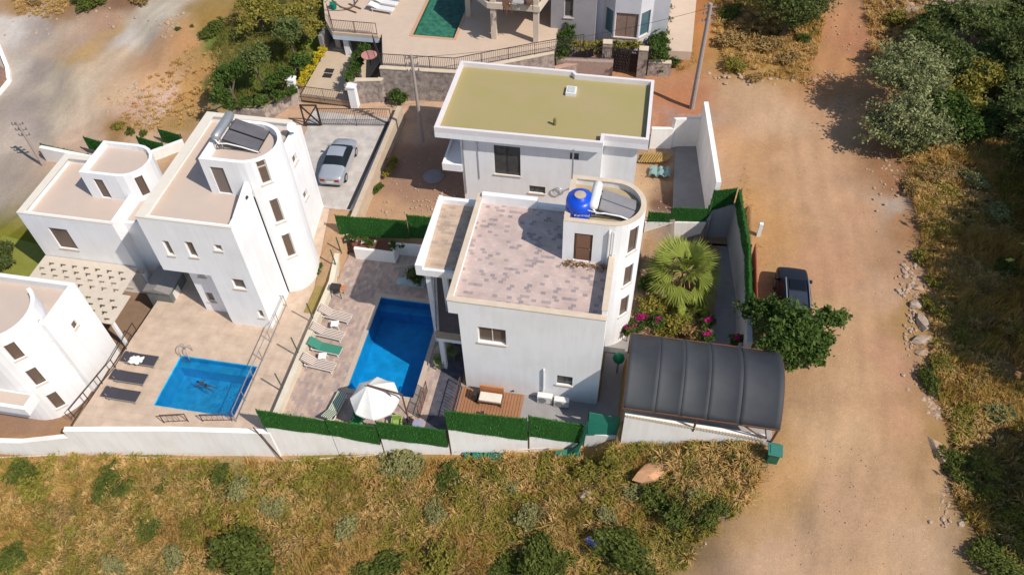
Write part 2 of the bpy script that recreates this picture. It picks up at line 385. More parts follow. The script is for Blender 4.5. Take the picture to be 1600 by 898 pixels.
for poly, zz in ((Y1, -.06), (LC, .94), (WL, -1.56), (CPZ, 1.95)):
    Z[inpoly(GX, GY, poly)] = zz
m2 = inpoly(GX, GY, Y2); Z[m2] = zpath(GY[m2])-.06
for (x0, x1, y0, y1) in ((-14.7, -10.4, 22.5, 29.8), (-25.3, -20.0, 19.6, 23.6)):
    m2 = (GX > x0) & (GX < x1) & (GY > y0) & (GY < y1); Z[m2] = -2.2
# colour: surface tones, some with cast shade painted in, blended by distance
DIRT = (206, 158, 114); TAN = (212, 172, 132); ORANGE = (200, 140, 88); DRY = (186, 140, 78); BROWN = (150, 106, 66); ASPH = (150, 138, 126); PALEG = (206, 188, 166); OLIV = (128, 112, 52); GREEND = (70, 72, 30); PINKR = (205, 160, 130); SHADE = (120, 95, 60)  # the last tone is tree shade painted into the ground colour
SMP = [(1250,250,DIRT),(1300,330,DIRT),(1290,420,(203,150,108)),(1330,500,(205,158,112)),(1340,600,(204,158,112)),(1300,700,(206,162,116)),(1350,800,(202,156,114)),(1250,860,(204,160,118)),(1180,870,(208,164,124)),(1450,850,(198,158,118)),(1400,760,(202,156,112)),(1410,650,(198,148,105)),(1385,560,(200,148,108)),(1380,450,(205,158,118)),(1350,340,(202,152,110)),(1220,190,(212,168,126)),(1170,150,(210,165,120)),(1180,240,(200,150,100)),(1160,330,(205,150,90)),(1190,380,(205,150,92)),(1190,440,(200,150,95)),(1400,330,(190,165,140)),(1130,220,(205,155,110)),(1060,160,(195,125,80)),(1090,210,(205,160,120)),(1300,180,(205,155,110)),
 (1300,100,ORANGE),(1310,40,(200,140,92)),(1345,60,(196,132,90)),(1280,130,(190,130,80)),(1240,110,DRY),(1200,90,(185,140,70)),(1150,80,(180,138,75)),(1085,70,(190,130,70)),(1070,20,(186,120,66)),(1230,30,GREEND),(1180,10,SHADE),
 (1400,270,(165,115,75)),(1420,350,(175,125,80)),(1440,430,(190,145,105)),(1420,420,(188,140,100)),(1450,500,(178,135,80)),(1480,400,DRY),(1500,480,DRY),(1510,560,(160,120,60)),(1540,640,(130,98,55)),(1560,380,SHADE),(1590,450,SHADE),(1580,560,BROWN),(1560,700,SHADE),(1590,800,SHADE),(1540,800,(140,110,55)),(1520,860,(150,118,70)),(1480,680,(170,130,75)),(1450,590,(180,135,90)),(1500,250,SHADE),(1560,200,GREEND),(1450,200,GREEND),(1420,60,(150,110,70)),(1480,10,(190,150,130)),(1420,10,(160,125,85)),(1590,20,GREEND),
 (640,180,(214,172,135)),(560,175,(214,172,134)),(450,190,(212,166,128)),(350,240,(208,160,120)),(300,220,(205,158,115)),(230,225,(210,170,130)),(120,225,(208,172,140)),(1000,140,(200,140,95)),
 (20,120,(200,182,160)),(40,165,(168,150,134)),(60,200,(166,148,132)),(55,120,(160,143,127)),(90,120,(206,184,154)),(20,220,(194,172,150)),(100,180,(206,182,150)),(90,60,(196,170,142)),(120,150,(208,182,148)),(20,40,(214,198,180)),(60,40,(175,155,138)),(110,60,(195,160,130)),(160,40,(180,140,110)),(200,60,PALEG),(240,20,(210,190,160)),(150,110,(208,176,140)),(190,150,(212,172,130)),(130,180,(210,180,148)),(128,80,(202,158,100)),(170,55,(192,150,98)),(30,10,(180,135,85)),(100,10,(160,120,75)),(200,5,(140,100,70)),(240,130,(215,165,115)),(250,160,(225,185,160)),(220,170,(210,165,140)),(240,100,(200,150,105)),(290,60,(208,150,95)),(320,100,(205,150,85)),(300,150,(204,150,84)),(340,30,(170,130,60)),(280,190,(180,140,80)),(190,200,(175,130,75)),(330,60,(110,130,50)),(390,20,(120,115,45)),(430,60,(130,125,50)),(460,80,(120,130,45)),(400,120,(100,115,40)),(350,130,(70,90,35)),(370,20,(170,130,70)),(0,260,(170,150,130)),(-60,120,(190,170,150)),(-60,300,(190,170,150)),
 (50,720,(190,140,85)),(150,712,(205,158,105)),(300,718,(205,158,105)),(440,722,(205,160,110)),(600,716,(160,130,80)),(750,712,(190,145,85)),(850,712,(205,160,95)),(950,700,(165,130,80)),(1080,690,(175,130,80)),(1150,700,(165,120,70)),(50,680,(165,125,95)),
 (30,770,(140,125,50)),(80,850,(185,140,80)),(130,780,(140,125,55)),(200,740,(120,120,40)),(230,800,(150,110,80)),(300,780,(130,115,45)),(300,860,(175,145,85)),(370,800,(120,118,40)),(430,780,(150,130,60)),(480,730,(150,135,55)),(500,860,(185,135,75)),(560,780,(180,145,80)),(620,760,(150,125,60)),(650,830,(165,125,75)),(700,780,(150,120,70)),(740,860,(190,140,80)),(800,740,(170,130,70)),(820,810,(170,150,75)),(880,760,(150,125,55)),(930,740,(140,115,50)),(980,790,(140,115,60)),(1050,840,(150,120,70)),(1100,760,(150,120,60)),(1160,760,(196,150,85)),(1130,820,(195,150,100)),(950,880,(185,140,85)),(850,890,(120,110,50)),(1200,740,(200,150,95)),(1000,740,(190,140,90)),(40,890,(190,140,85)),(560,890,(130,110,50)),
 (640,290,(170,128,100)),(620,330,(205,160,115)),(660,250,(165,125,98)),(600,310,(195,150,110)),(1040,300,(120,85,65)),(1010,290,(205,165,120)),(1060,330,(150,130,115)),(1030,250,(190,150,110)),(1000,320,(205,165,120)),(1070,200,(160,150,145)),
 (20,390,(120,115,20)),(50,410,(110,105,20)),(150,500,(150,110,75)),(190,530,(140,105,75)),(60,680,(170,130,100))]
sp = []; scol = []
for a, b, c in SMP:
    q = G(a, b); sp.append((q.x, q.y)); scol.append(lin(c))
sp = np.array(sp); scol = np.array(scol)
nxv, nyv = len(gx), len(gy)
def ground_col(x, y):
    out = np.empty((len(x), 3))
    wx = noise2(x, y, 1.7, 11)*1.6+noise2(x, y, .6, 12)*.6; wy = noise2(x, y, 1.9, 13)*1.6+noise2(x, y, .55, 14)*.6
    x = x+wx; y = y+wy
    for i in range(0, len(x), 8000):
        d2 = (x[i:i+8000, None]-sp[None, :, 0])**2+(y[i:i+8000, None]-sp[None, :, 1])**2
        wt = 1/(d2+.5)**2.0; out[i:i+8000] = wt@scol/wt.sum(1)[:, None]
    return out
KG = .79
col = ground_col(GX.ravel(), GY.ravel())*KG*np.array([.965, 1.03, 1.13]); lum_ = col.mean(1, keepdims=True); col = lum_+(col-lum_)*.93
def dline(px_pts):
    pl = [xy(*p) for p in px_pts]; d = np.full(GX.size, 1e9); X = GX.ravel(); Y = GY.ravel()
    for (ax_, ay_), (bx_, by_) in zip(pl, pl[1:]):
        vx, vy = bx_-ax_, by_-ay_; tt = np.clip(((X-ax_)*vx+(Y-ay_)*vy)/(vx*vx+vy*vy), 0, 1); d = np.minimum(d, np.hypot(X-ax_-tt*vx, Y-ay_-tt*vy))
    return d
CEN = [(1340, -10), (1300, 110), (1275, 190), (1285, 300), (1330, 430), (1345, 560), (1340, 700), (1300, 820), (1270, 930)]
wob = noise2(GX.ravel(), GY.ravel(), 5.5, 31)*.8
for off_ in (-26, 26, -70, 60):
    dd = dline([(p[0]+off_*(.6+.4*p[1]/900), p[1]) for p in CEN])+wob
    col *= (1+(.045 if abs(off_) < 40 else .03)*np.exp(-(dd/.4)**2)-.03*np.exp(-((dd-.6)/.25)**2))[:, None]
dd = dline([(640, 175), (560, 172), (450, 190), (330, 240), (120, 240)]); col *= (1+.05*np.exp(-((dd-.8)/.3)**2))[:, None]
dd = dline([(280, 0), (200, 70), (110, 140), (110, 210)])+wob; col *= (1+.10*np.exp(-((dd-.7)/.3)**2)-.04*np.exp(-((dd-1.5)/.4)**2))[:, None]
verts = np.stack([GX.ravel(), GY.ravel(), Z.ravel()], 1)
idx = np.arange(nxv*nyv).reshape(nyv, nxv)
faces = np.stack([idx[:-1, :-1].ravel(), idx[:-1, 1:].ravel(), idx[1:, 1:].ravel(), idx[1:, :-1].ravel()], 1)
gm = bpy.data.materials.new('dry_earth'); nt, b = nodes(gm); b.inputs['Roughness'].default_value = .95; b.inputs['Specular IOR Level'].default_value = .1
va = nt.nodes.new('ShaderNodeVertexColor'); va.layer_name = 'Col'
gg = nt.nodes.new('ShaderNodeNewGeometry')
def mrange(fac, lo, hi, a=.3, bb=.7):
    m = nt.nodes.new('ShaderNodeMapRange'); m.inputs[1].default_value = a; m.inputs[2].default_value = bb; m.inputs[3].default_value = lo; m.inputs[4].default_value = hi
    nt.links.new(fac, m.inputs[0]); return m.outputs[0]
def nz(s, d=6, r=.65):
    n = nt.nodes.new('ShaderNodeTexNoise'); n.inputs['Scale'].default_value = s; n.inputs['Detail'].default_value = d; n.inputs['Roughness'].default_value = r
    nt.links.new(gg.outputs['Position'], n.inputs['Vector']); return n.outputs['Fac']
def mul(a, b_):
    m = nt.nodes.new('ShaderNodeMath'); m.operation = 'MULTIPLY'; nt.links.new(a, m.inputs[0]); nt.links.new(b_, m.inputs[1]); return m.outputs[0]
f = mul(mul(mrange(nz(.5), .93, 1.06), mrange(nz(3.2, 7, .75), .90, 1.08)), mrange(nz(16, 4, .8), .80, 1.16))
# stones and pebbles scattered on the dirt
vo = nt.nodes.new('ShaderNodeTexVoronoi'); vo.inputs['Scale'].default_value = 3.2; nt.links.new(gg.outputs['Position'], vo.inputs['Vector'])
peb = mrange(vo.outputs['Distance'], 1.45, 1.0, .06, .12)
f = mul(f, peb)
mpw = nt.nodes.new('ShaderNodeMapping'); mpw.inputs['Scale'].default_value = (1.5, .16, 1); mpw.inputs['Rotation'].default_value = (0, 0, .03)
nt.links.new(gg.outputs['Position'], mpw.inputs['Vector'])
nr = nt.nodes.new('ShaderNodeTexNoise'); nr.inputs['Scale'].default_value = 1; nr.inputs['Detail'].default_value = 5; nt.links.new(mpw.outputs[0], nr.inputs['Vector'])
f = mul(f, mrange(nr.outputs['Fac'], .95, 1.04))
vs = nt.nodes.new('ShaderNodeVectorMath'); vs.operation = 'SCALE'; nt.links.new(va.outputs['Color'], vs.inputs[0]); nt.links.new(f, vs.inputs['Scale']); nt.links.new(vs.outputs[0], b.inputs['Base Color'])
bp = nt.nodes.new('ShaderNodeBump'); bp.inputs['Strength'].default_value = .4; bp.inputs['Distance'].default_value = .09
ad = nt.nodes.new('ShaderNodeMath'); ad.operation = 'ADD'; nt.links.new(nz(2.2, 8, .72), ad.inputs[0]); nt.links.new(peb, ad.inputs[1])
nt.links.new(ad.outputs[0], bp.inputs['Height']); nt.links.new(bp.outputs[0], b.inputs['Normal'])
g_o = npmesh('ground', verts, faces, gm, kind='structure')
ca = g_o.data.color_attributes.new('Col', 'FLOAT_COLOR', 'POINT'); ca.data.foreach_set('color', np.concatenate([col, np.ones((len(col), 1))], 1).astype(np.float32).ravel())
g_o.data.polygons.foreach_set('use_smooth', [True]*len(g_o.data.polygons))
# far apron so the sheet reaches the horizon
MB().q([(-900, -300, -6), (900, -300, -6), (900, 1200, -6), (-900, 1200, -6)]).build('terrain', mat('far_earth', (.36, .25, .15), (.22, .18, .09), .05), kind='structure')

def slab(name, poly, z, m, holes=(), th=.05, kind='structure'):
    """flat paved sheet at height z with rectangular openings (x0,x1,y0,y1)"""
    b = MB()
    if not holes: b.prism(poly, z-th, z)
    else:
        import bmesh
        xs = sorted({p[0] for p in poly}|{h[0] for h in holes}|{h[1] for h in holes}); 
        raise SystemExit
    return b.build(name, m, kind=kind)
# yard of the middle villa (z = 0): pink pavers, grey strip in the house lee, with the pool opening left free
def paved(name, rects, z, m): 
    b = MB()
    for r in rects: b.prism(r, z-.05, z)
    return b.build(name, m, kind='structure')
R4 = lambda x0, x1, y0, y1: [(x0, y0), (x1, y0), (x1, y1), (x0, y1)]
PX0, PX1, PY0, PY1 = -14.55, -10.65, 22.72, 29.55
paved('pool_yard_paving', [[(-17.7, 19.8), (PX0-.3, 20.05), (PX0-.3, 32.95), (-17.7, 32.9)], [(PX0-.3, 20.05), (PX1+.3, 20.5), (PX1+.3, PY0-.3), (PX0-.3, PY0-.3)],
      [(PX0-.3, PY1+.3), (PX1+.3, PY1+.3), (PX1+.3, 33.6), (PX0-.3, 33.6)], [(PX1+.3, 20.5), (-9.55, 20.7), (-9.55, 33.6), (PX1+.3, 33.6)]], 0, PATIOT)
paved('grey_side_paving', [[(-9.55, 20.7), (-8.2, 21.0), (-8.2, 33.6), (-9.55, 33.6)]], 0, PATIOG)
paved('front_path', [[(-8.2, 21.0), (-.3, 22.25), (-.3, 24.2), (-8.2, 24.2)], [(-.3, 22.25), (1.0, 22.5), (1.0, 29), (-.3, 29)]], 0, mat('pale_screed', (.34, .32, .31), (.25, .235, .23), 1.2, .9, contrast=.3))
paved('garden_soil', [[(.9, 27.2), (7.5, 27.2), (7.5, 37.6), (.9, 37.3)], [(5.0, 37.2), (7.5, 37.6), (7.5, 39.2), (5.3, 39.2)]], -.02, STRAW)
paved('garden_path', [[(5.4, 27.3), (7.2, 27.3), (7.2, 37.3), (6.2, 37.3), (6.0, 33)]], .03, CONCG)
paved('carport_slab', [CPZ], 2.0, CONC)
# lot of the left villa: beige tiles, ramp up beside the house, pale parking slab
b = MB()
QX0, QX1, QY0, QY1 = -25.05, -20.25, 19.85, 23.3
for r in ([(-28.9, 17.8), (QX0-.02, 18.4), (QX0-.02, 27), (-28.4, 27)], [(QX0-.02, 18.4), (QX1+.02, 19.1), (QX1+.02, QY0-.02), (QX0-.02, QY0-.02)], [(QX0-.02, QY1+.02), (QX1+.02, QY1+.02), (QX1+.02, 29.5), (QX0-.02, 29.5)],
          [(QX1+.02, 19.1), (-17.9, 19.4), (-17.9, 27.6), (-18.9, 27.65), (-18.9, 29.5), (QX1+.02, 29.5)], [(-28.4, 27), (QX0-.02, 27), (QX0-.02, 34), (-28.4, 34)]):
    b.prism(r, -.05, 0)
b.q([(-20.7, 29.5, 0), (-18.95, 29.5, 0), (-19.5, 35.1, 1.6), (-20.9, 35.1, 1.6)])
b.build('pool_terrace', DECK2, kind='structure')
paved('parking_slab', [[(-22.9, 35.05), (-17.9, 35.2), (-17.9, 45), (-24.2, 45)]], 1.6, DRIVE)
MB().box(-18.35, -18.12, 35.25, 44.6, 1.58, 1.612).build('drain_grate', METALD, kind='structure')
MB().q([(-18.95, 27.6, .03), (-17.98, 27.6, .03), (-17.98, 30.2, .03), (-18.95, 30.2, .03)]).q([(-18.95, 30.2, .03), (-17.95, 30.2, .03), (-18.5, 35.2, 1.5), (-19.4, 35.2, 1.5)]).build('planting_strip', mat('yellow_planting_soil', (.32, .22, .06), (.2, .16, .06), 3, .95, .4), kind='structure')
paved('garden_lawn', [[(-42, 24.8), (-36.9, 24.6), (-36.9, 31), (-44, 32)]], -1.5, mat('lawn_green', (.24, .24, .045), (.17, .19, .03), 2.5, .95, .5))
paved('brown_court', [[(-31, 19), (-28.9, 18.5), (-28.6, 29), (-33, 29), (-33, 24)]], -1.5, mat('brown_court_tiles', (.26, .17, .11), (.2, .13, .085), 3, .9))

# ------------------------------------------------------------------ pools
def water_mat(name, tint, rip=9, strength=.25, rough=.03):
    m = bpy.data.materials.new(name); nt, b = nodes(m); nt.nodes.remove(b); out = nt.nodes['Material Output']
    tr = nt.nodes.new('ShaderNodeBsdfTransparent'); tr.inputs[0].default_value = (*tint, 1)
    gl = nt.nodes.new('ShaderNodeBsdfGlossy'); gl.inputs['Roughness'].default_value = rough
    fr = nt.nodes.new('ShaderNodeFresnel'); fr.inputs[0].default_value = 1.33
    g = nt.nodes.new('ShaderNodeNewGeometry')
    n = nt.nodes.new('ShaderNodeTexNoise'); n.inputs['Scale'].default_value = rip; n.inputs['Detail'].default_value = 3; nt.links.new(g.outputs['Position'], n.inputs['Vector'])
    bp = nt.nodes.new('ShaderNodeBump'); bp.inputs['Strength'].default_value = strength; bp.inputs['Distance'].default_value = .06
    nt.links.new(n.outputs['Fac'], bp.inputs['Height']); nt.links.new(bp.outputs[0], gl.inputs['Normal']); nt.links.new(bp.outputs[0], fr.inputs['Normal'])
    mx = nt.nodes.new('ShaderNodeMixShader'); nt.links.new(fr.outputs[0], mx.inputs[0]); nt.links.new(tr.outputs[0], mx.inputs[1]); nt.links.new(gl.outputs[0], mx.inputs[2])
    nt.links.new(mx.outputs[0], out.inputs['Surface']); return m
def pool_tile(name, c1, c2, caus=.0):
    m = tiles(name, [c1, c2, tuple((a+b_)/2 for a, b_ in zip(c1, c2))], .3, .3, tuple(v*1.1 for v in c1), rough=.3, gap=.02)
    return m
def pool(name, label, x0, x1, y0, y1, depth, tm, wm, cm, z=0, cw=.3, step=None):
    t = thing(name, label, 'swimming pool', ((x0+x1)/2, (y0+y1)/2, z-depth))
    b = MB(); zb = z-depth
    b.box(x0-.12, x1+.12, y0-.12, y1+.12, zb-.1, zb)
    b.box(x0-.12, x0, y0-.12, y1+.12, zb, z-.02); b.box(x1, x1+.12, y0-.12, y1+.12, zb, z-.02); b.box(x0, x1, y0-.12, y0, zb, z-.02); b.box(x0, x1, y1, y1+.12, zb, z-.02)
    if step: b.box(*step)
    b.build('basin', tm, t)
    MB().q([(x0, y0, z-.13), (x1, y0, z-.13), (x1, y1, z-.13), (x0, y1, z-.13)]).build('water', wm, t)
    if cw:
        b = MB(); b.box(x0-cw, x0, y0-cw, y1+cw, z-.02, z+.03); b.box(x1, x1+cw, y0-cw, y1+cw, z-.02, z+.03); b.box(x0, x1, y0-cw, y0, z-.02, z+.03); b.box(x0, x1, y1, y1+cw, z-.02, z+.03)
        b.build('coping', cm, t)
    return t
COPE = mat('beige_pool_coping', (.52, .42, .33), (.44, .35, .27), 4, .7)
pool('pool', 'long deep blue swimming pool beside the middle villa, half in its shade', PX0, PX1, PY0, PY1, 1.5, pool_tile('deep_blue_pool_tiles', (.012, .33, .60), (.016, .37, .66)), water_mat('still_water', (.55, .85, .95), 4, .12), COPE, step=(PX0, PX1, PY1-.6, PY1, -1.5, -.6))
pool('pool', 'square bright blue pool with sparkling ripples and a swimmer in it', QX0, QX1, QY0, QY1, 1.4, pool_tile('bright_blue_pool_tiles', (.014, .44, .80), (.04, .56, .90)), water_mat('rippled_water', (.66, .93, .98), 13, 3.0, .10), COPE, cw=0, step=(QX0, QX1, QY1-.5, QY1, -1.4, -.5))
# ------------------------------------------------------------------ the middle villa
v = thing('villa', 'white two storey villa with pink paver roof deck and round stair tower', 'villa', (-4.3, 28, 0))
HX0, HX1, HY0, HY1, HD = -7.85, -.42, 24.0, 31.8, 7.2
b = MB()
b.wall(Smap(HY0), HX0, HX1, -.1, HD+.38, .25, [(-6.9, -5.42, 4.45, 5.75), (-2.7, -1.85, 1.5, 2.35)])
b.wall(Emap(HX1), HY0+.25, 28.0, -.1, HD, .25)
b.wall(Nmap(HY1), HX0, HX1, -.1, HD, .25)
b.wall(Wmap(HX0), HY0+.25, HY1-.25, -.1, HD-.4, .25, [(25.2, 27.2, 3.1, 5.3), (25.2, 27.2, .1, 2.3), (28.6, 29.8, 3.1, 5.3)])
b.build('wall', WHITE, v)
b = MB(); b.box(-8.35, HX1-.26, HY0+.26, HY1-.26, HD-.35, HD-.03); b.box(-8.35, HX0-.003, HY0, HY0+.26, 6.6, 7.58); b.box(-8.35, -8.13, HY0+.26, HY1, HD-.45, HD+.4); b.build('roof', WHITE, v)
MB().box(-8.12, -.68, HY0+.262, HY1-.3, HD-.028, HD).build('roof_paving', ROOFT, v)
b = MB()
b.box(-8.38, -8.10, HY0-.03, HY1+.03, HD+.402, HD+.45); b.box(-8.09, HX1+.03, HY0-.03, HY0+.30, HD+.382, HD+.42)
b.build('coping', CREAM2, v)
b = MB(); b.box(-8.12, -5.0, HY1-.3, HY1, HD+.0, HD+.62); b.box(-4.99, -3.14, HY1-.249, HY1-.001, HD, HD+.25); b.build('parapet', WHITE, v); MB().box(-.66, HX1, 24.31, 27.99, HD+.002, HD+.72).build('parapet', WHITE, v); MB().box(-.69, HX1+.03, 24.31, 27.985, HD+.722, HD+.76).build('coping', CREAM2, v)
window(v, Smap(HY0), -6.9, -5.42, 4.45, 5.75, FRAMEW, GLASSB, 1, d=.12)
window(v, Smap(HY0), -2.7, -1.85, 1.5, 2.35, FRAMED, GLASS, 1, sill=True, d=.1)
for a0, z0_ in ((25.2, 3.1), (25.2, .1)): window(v, Wmap(HX0), a0, 27.2, z0_, z0_+2.2, FRAMED, GLASS, 1, sill=False)
window(v, Wmap(HX0), 28.6, 29.8, 3.1, 5.3, FRAMED, GLASS, 1, sill=False)
# stair tower: straight south side, half round east end
TP = [(-3.12, 28.0), (-.85, 28.0)]+arc(-.85, 29.72, 1.72, -90, 90, 16)[1:]+[(-3.12, 31.44)]
mp, L = pathmap(TP)
us = L[1:-1]
u45 = L[1]+1.72*radians(38)
wh = [(1.0-.42, 1.0+.52, 7.25, 9.25)]; tw = []
for k in range(3): tw.append((u45, u45+.62, 6.35-k*2.55+.4, 6.35-k*2.55+2.1))
tw = [(u45, u45+.62, 7.7, 9.5), (u45, u45+.62, 5.1, 6.7), (u45, u45+.62, 2.5, 4.1)]
b = MB(); b.wall(mp, 0, L[-1], 7.2, 10, .22, wh+tw[:1], us)
b.wall(mp, 2.7, L[-1], -.1, 7.2, .22, tw[1:], us)
b.wall(Wmap(-3.12), 28.22, 31.22, 7.2, 10, .22, [(29.3, 30.1, 7.25, 9.1)])
b.build('tower_wall', WHITE, v)
b = MB(); b.prism([(-3.0, 28.1), (-.85, 28.1)]+arc(-.85, 29.72, 1.62, -90, 90, 12)[1:]+[(-3.0, 31.34)], 9.5, 9.62); b.build('tower_roof', mat('ochre_roof_screed', (.46, .36, .21), (.36, .29, .18), 1.5, .9), v)
b = MB(); b.wall(mp, 0, L[-1], 10.002, 10.05, .27, [], us); b.wall(Wmap(-3.14), 28.27, 31.17, 10.002, 10.049, .3); b.build('tower_coping', CREAM2, v)
for (a, b_, c, d_) in tw: window(v, mp, a, b_, c, d_, FRAMEB, GLASSB, 0, d=.08)
o = MB().mbox(mp, .62, 1.48, .06, .12, 7.25, 9.2).build('door', WOODB, v)
MB().mbox(mp, .70, 1.40, .035, .062, 7.35, 8.1).mbox(mp, .70, 1.40, .035, .062, 8.2, 9.1).build('panel', mat('door_panel', (.21, .11, .07), None, 9, .45), o)
MB().mbox(mp, 1.36, 1.42, 0, .06, 8.1, 8.14).build('handle', METALG, o)
MB().box(-3.10, -3.04, 29.35, 30.05, 7.3, 9.05).build('door', WOODB, v, label='brown door in the shaded west side of the stair tower')
# overhead balcony on the west side, its railing and columns
b = MB(); b.prism([(-9.55, 24.9), (-7.86, 24.9), (-7.86, 30.15), (-11.0, 30.15)], 2.75, 3.0); b.build('balcony', WHITE, v)
for (cx, cy) in ((-9.35, 25.1),): MB().box(cx-.13, cx+.13, cy-.13, cy+.13, 0, 2.748).build('column', WHITE, v)
MB().prism([(-9.4, 25.05), (-7.87, 25.05), (-7.87, 30.1), (-10.85, 30.1)], 3.0, 3.02).build('balcony_floor', mat('grey_brown_tiles', (.27, .22, .2), (.22, .18, .165), 4, .8), v)
ra, rb = Vector((-9.53, 24.95, 3.0)), Vector((-10.97, 30.1, 3.0)); o = MB()
for i in range(14): p = ra.lerp(rb, i/13); o.beam(p, p+Vector((0, 0, .98)), .06, .06)
for zz in (.96, .1): o.beam(ra+Vector((0, 0, zz)), rb+Vector((0, 0, zz)), .05, .05)
o = o.build('railing', PLW, v); b = MB()
for i in range(13): b.beam(ra.lerp(rb, (i+.1)/13)+Vector((0, 0, .5)), ra.lerp(rb, (i+.9)/13)+Vector((0, 0, .5)), .03, .78)
b.build('red_brown_infill', METALB, o)
b = MB(); b.box(-9.585, -7.9, 24.91, 24.95, 3.0, 3.6); b.build('balcony_parapet', mat('split_stone', (.36, .29, .22), (.25, .2, .16), 5, .9, .5), v)
# lower terrace roof in front of the upper floor
b = MB(); b.box(-10.75, -8.39, 26.55, 32.0, 6.2, 6.55); b.prism([(-10.75, 26.55), (-10.35, 26.55), (-10.55, 32.0), (-10.75, 32.0)], 6.55, 6.98); b.box(-10.54, -8.39, 31.75, 32.0, 6.55, 6.9); b.box(-10.35, -8.39, 26.55, 26.72, 6.55, 6.68); b.build('terrace_roof', WHITE, v)
MB().prism([(-10.34, 26.73), (-8.40, 26.73), (-8.40, 31.74), (-10.53, 31.74)], 6.551, 6.57).build('terrace_roof_paving', ANNEXT, v)
for (cx, cy) in ((-10.2, 26.9), (-9.3, 26.95), (-10.5, 31.6)): MB().box(cx-.14, cx+.14, cy-.14, cy+.14, 0, 6.198).build('column', WHITE, v)
b = MB(); b.box(-10.5, -7.9, 30.2, 31.9, 0, 6.198); b.build('rear_room', WHITE, v)
MB().box(-5.2, -5.08, 23.93, 24.0, .2, .26).build('wall_lamp', METALD, v)
b = MB(); b.tube([(-.78, 27.92, 7.25), (-.78, 27.92, 9.6), (-.78, 28.05, 9.75)], .06); b.tube([(-.55, 27.92, 7.25), (-.55, 27.92, 9.7)], .045); b.build('downpipe', PLW, v)
# things on the roof and on the wall
SOLP = mat('solar_collector_glass', (.20, .19, .19), (.27, .25, .245), .8, .18, spec=.6, coat=.3)
def heater(name, label, loc, rz, w_=2.3, d_=1.9, dark=False, ht0=.75):
    t = thing(name, label, 'solar heater', loc, local=True, rz=rz)
    b = MB()   # frame legs
    for y_ in (-w_/2+.1, w_/2-.1):
        b.beam((-.15, y_, 0), (-.15, y_, ht0), .05, .05); b.beam((-.55, y_, 0), (-.35, y_, ht0), .04, .04); b.beam((-.6, y_, .04), (d_+.1, y_, .04), .05, .05)
        b.beam((-.1, y_, ht0-.12), (d_, y_, .15), .05, .05)
    b.beam((-.15, -w_/2+.1, .5), (-.15, w_/2-.1, .5), .04, .04); b.build('frame', METALG, t)
    b = MB(); yy = w_/2+.12
    prof = [(-yy-.06, .04), (-yy-.03, .16), (-yy+.08, .25), (-.3, .252), (.3, .252), (yy-.08, .25), (yy+.03, .16), (yy+.06, .04)]
    b.tube([(-.3, p[0], ht0+.17) for p in prof], [p[1] for p in prof], 18)
    b.build('tank', PLW if not dark else METALG, t, smooth=True, bevel=0)
    for s in (-1, 1):
        pb = MB(); M = Matrix.Translation((0, 0, 0)); a = atan2(ht0-.15, d_)
        M = Matrix.Translation((-.02, s*(w_/4), ht0)) @ Matrix.Rotation(a, 4, 'Y')
        pb.box(.02, d_+.12, -w_/4+.03, w_/4-.03, -.09, 0, 0, M); o = pb.build('collector', METALG if not dark else METALD, t)
        MB().box(.06, d_+.08, -w_/4+.07, w_/4-.07, .002, .008, 0, M).build('glazing', SOLP if not dark else mat('dark_collector_glass', (.10, .095, .10), (.15, .14, .145), 1.2, .2, spec=.6), o)
    b = MB(); b.tube([(-.3, -yy-.02, ht0+.1), (-.1, -yy-.1, ht0-.1), (.3, -yy+.02, ht0-.15), (1.1, -yy+.08, .4), (d_+.05, -yy+.12, .12)], .04, 8); b.build('pipe', PLW, t); b = MB(); b.tube([(-.3, yy, ht0+.1), (-.5, yy, .6), (-.6, yy-.2, .02)], .03, 6)
    b.build('pipe', PLW, t)
    return t
ht = heater('solar_heater', 'solar water heater with pale grey panels on the stair tower of the middle villa', (-1.42, 29.62, 9.62), -.05, 1.55, 1.75, ht0=.66)
ht2 = heater('solar_heater', 'solar water heater with dark panels on the left villa tower', (-22.1, 31.35, 10.1), 0, 1.9, 1.9, dark=True)
BLUE = mat('blue_polyethylene', (.004, .075, .62), (.003, .06, .5), 5, .35, spec=.5)
t = thing('water_tank', 'squat royal blue plastic water tank at the corner of the tower roof', 'water tank', (-2.46, 29.2, 9.62), local=True, rz=.12); t.scale = (1.08, 1.08, .92); _t = t
b = MB(); prof = [(.5, 0), (.62, .06), (.66, .2), (.655, .40), (.635, .44), (.655, .48), (.65, .85), (.60, 1.02), (.46, 1.14), (.28, 1.18), (.27, 1.22)]
b.lathe((0, 0, 0), prof, 28); o = b.build('body', BLUE, t, smooth=True); o.scale = (1.0, 1.12, 1)
MB().lathe((0, 0, 1.22), [(.25, 0), (.27, .02), (.27, .05), (.1, .07)], 20).build('lid', mat('sandy_lid', (.5, .4, .3), None, 5, .7), t)
b = MB(); b.tube([(.3, -.55, .75), (.6, -.7, .8), (1.0, -.8, .8)], .03, 7); b.build('pipe', PLW, t)
fc = bpy.data.curves.new('lettering', 'FONT'); fc.body = 'Karmod'; fc.size = .22; fc.extrude = .004; fc.align_x = 'CENTER'
fo = bpy.data.objects.new('lettering', fc); C.objects.link(fo); fo.parent = t; fo.location = (.1, -.742, .46); fo.rotation_euler = (radians(88), 0, 0)
bpy.context.view_layer.update(); lm = bpy.data.meshes.new_from_object(fo); bpy.data.objects.remove(fo); fo = bpy.data.objects.new('lettering', lm); C.objects.link(fo); fo.parent = t; fo.location = (.1, -.742, .46); fo.rotation_euler = (radians(88), 0, 0)
lm.materials.clear(); lm.materials.append(PLW)
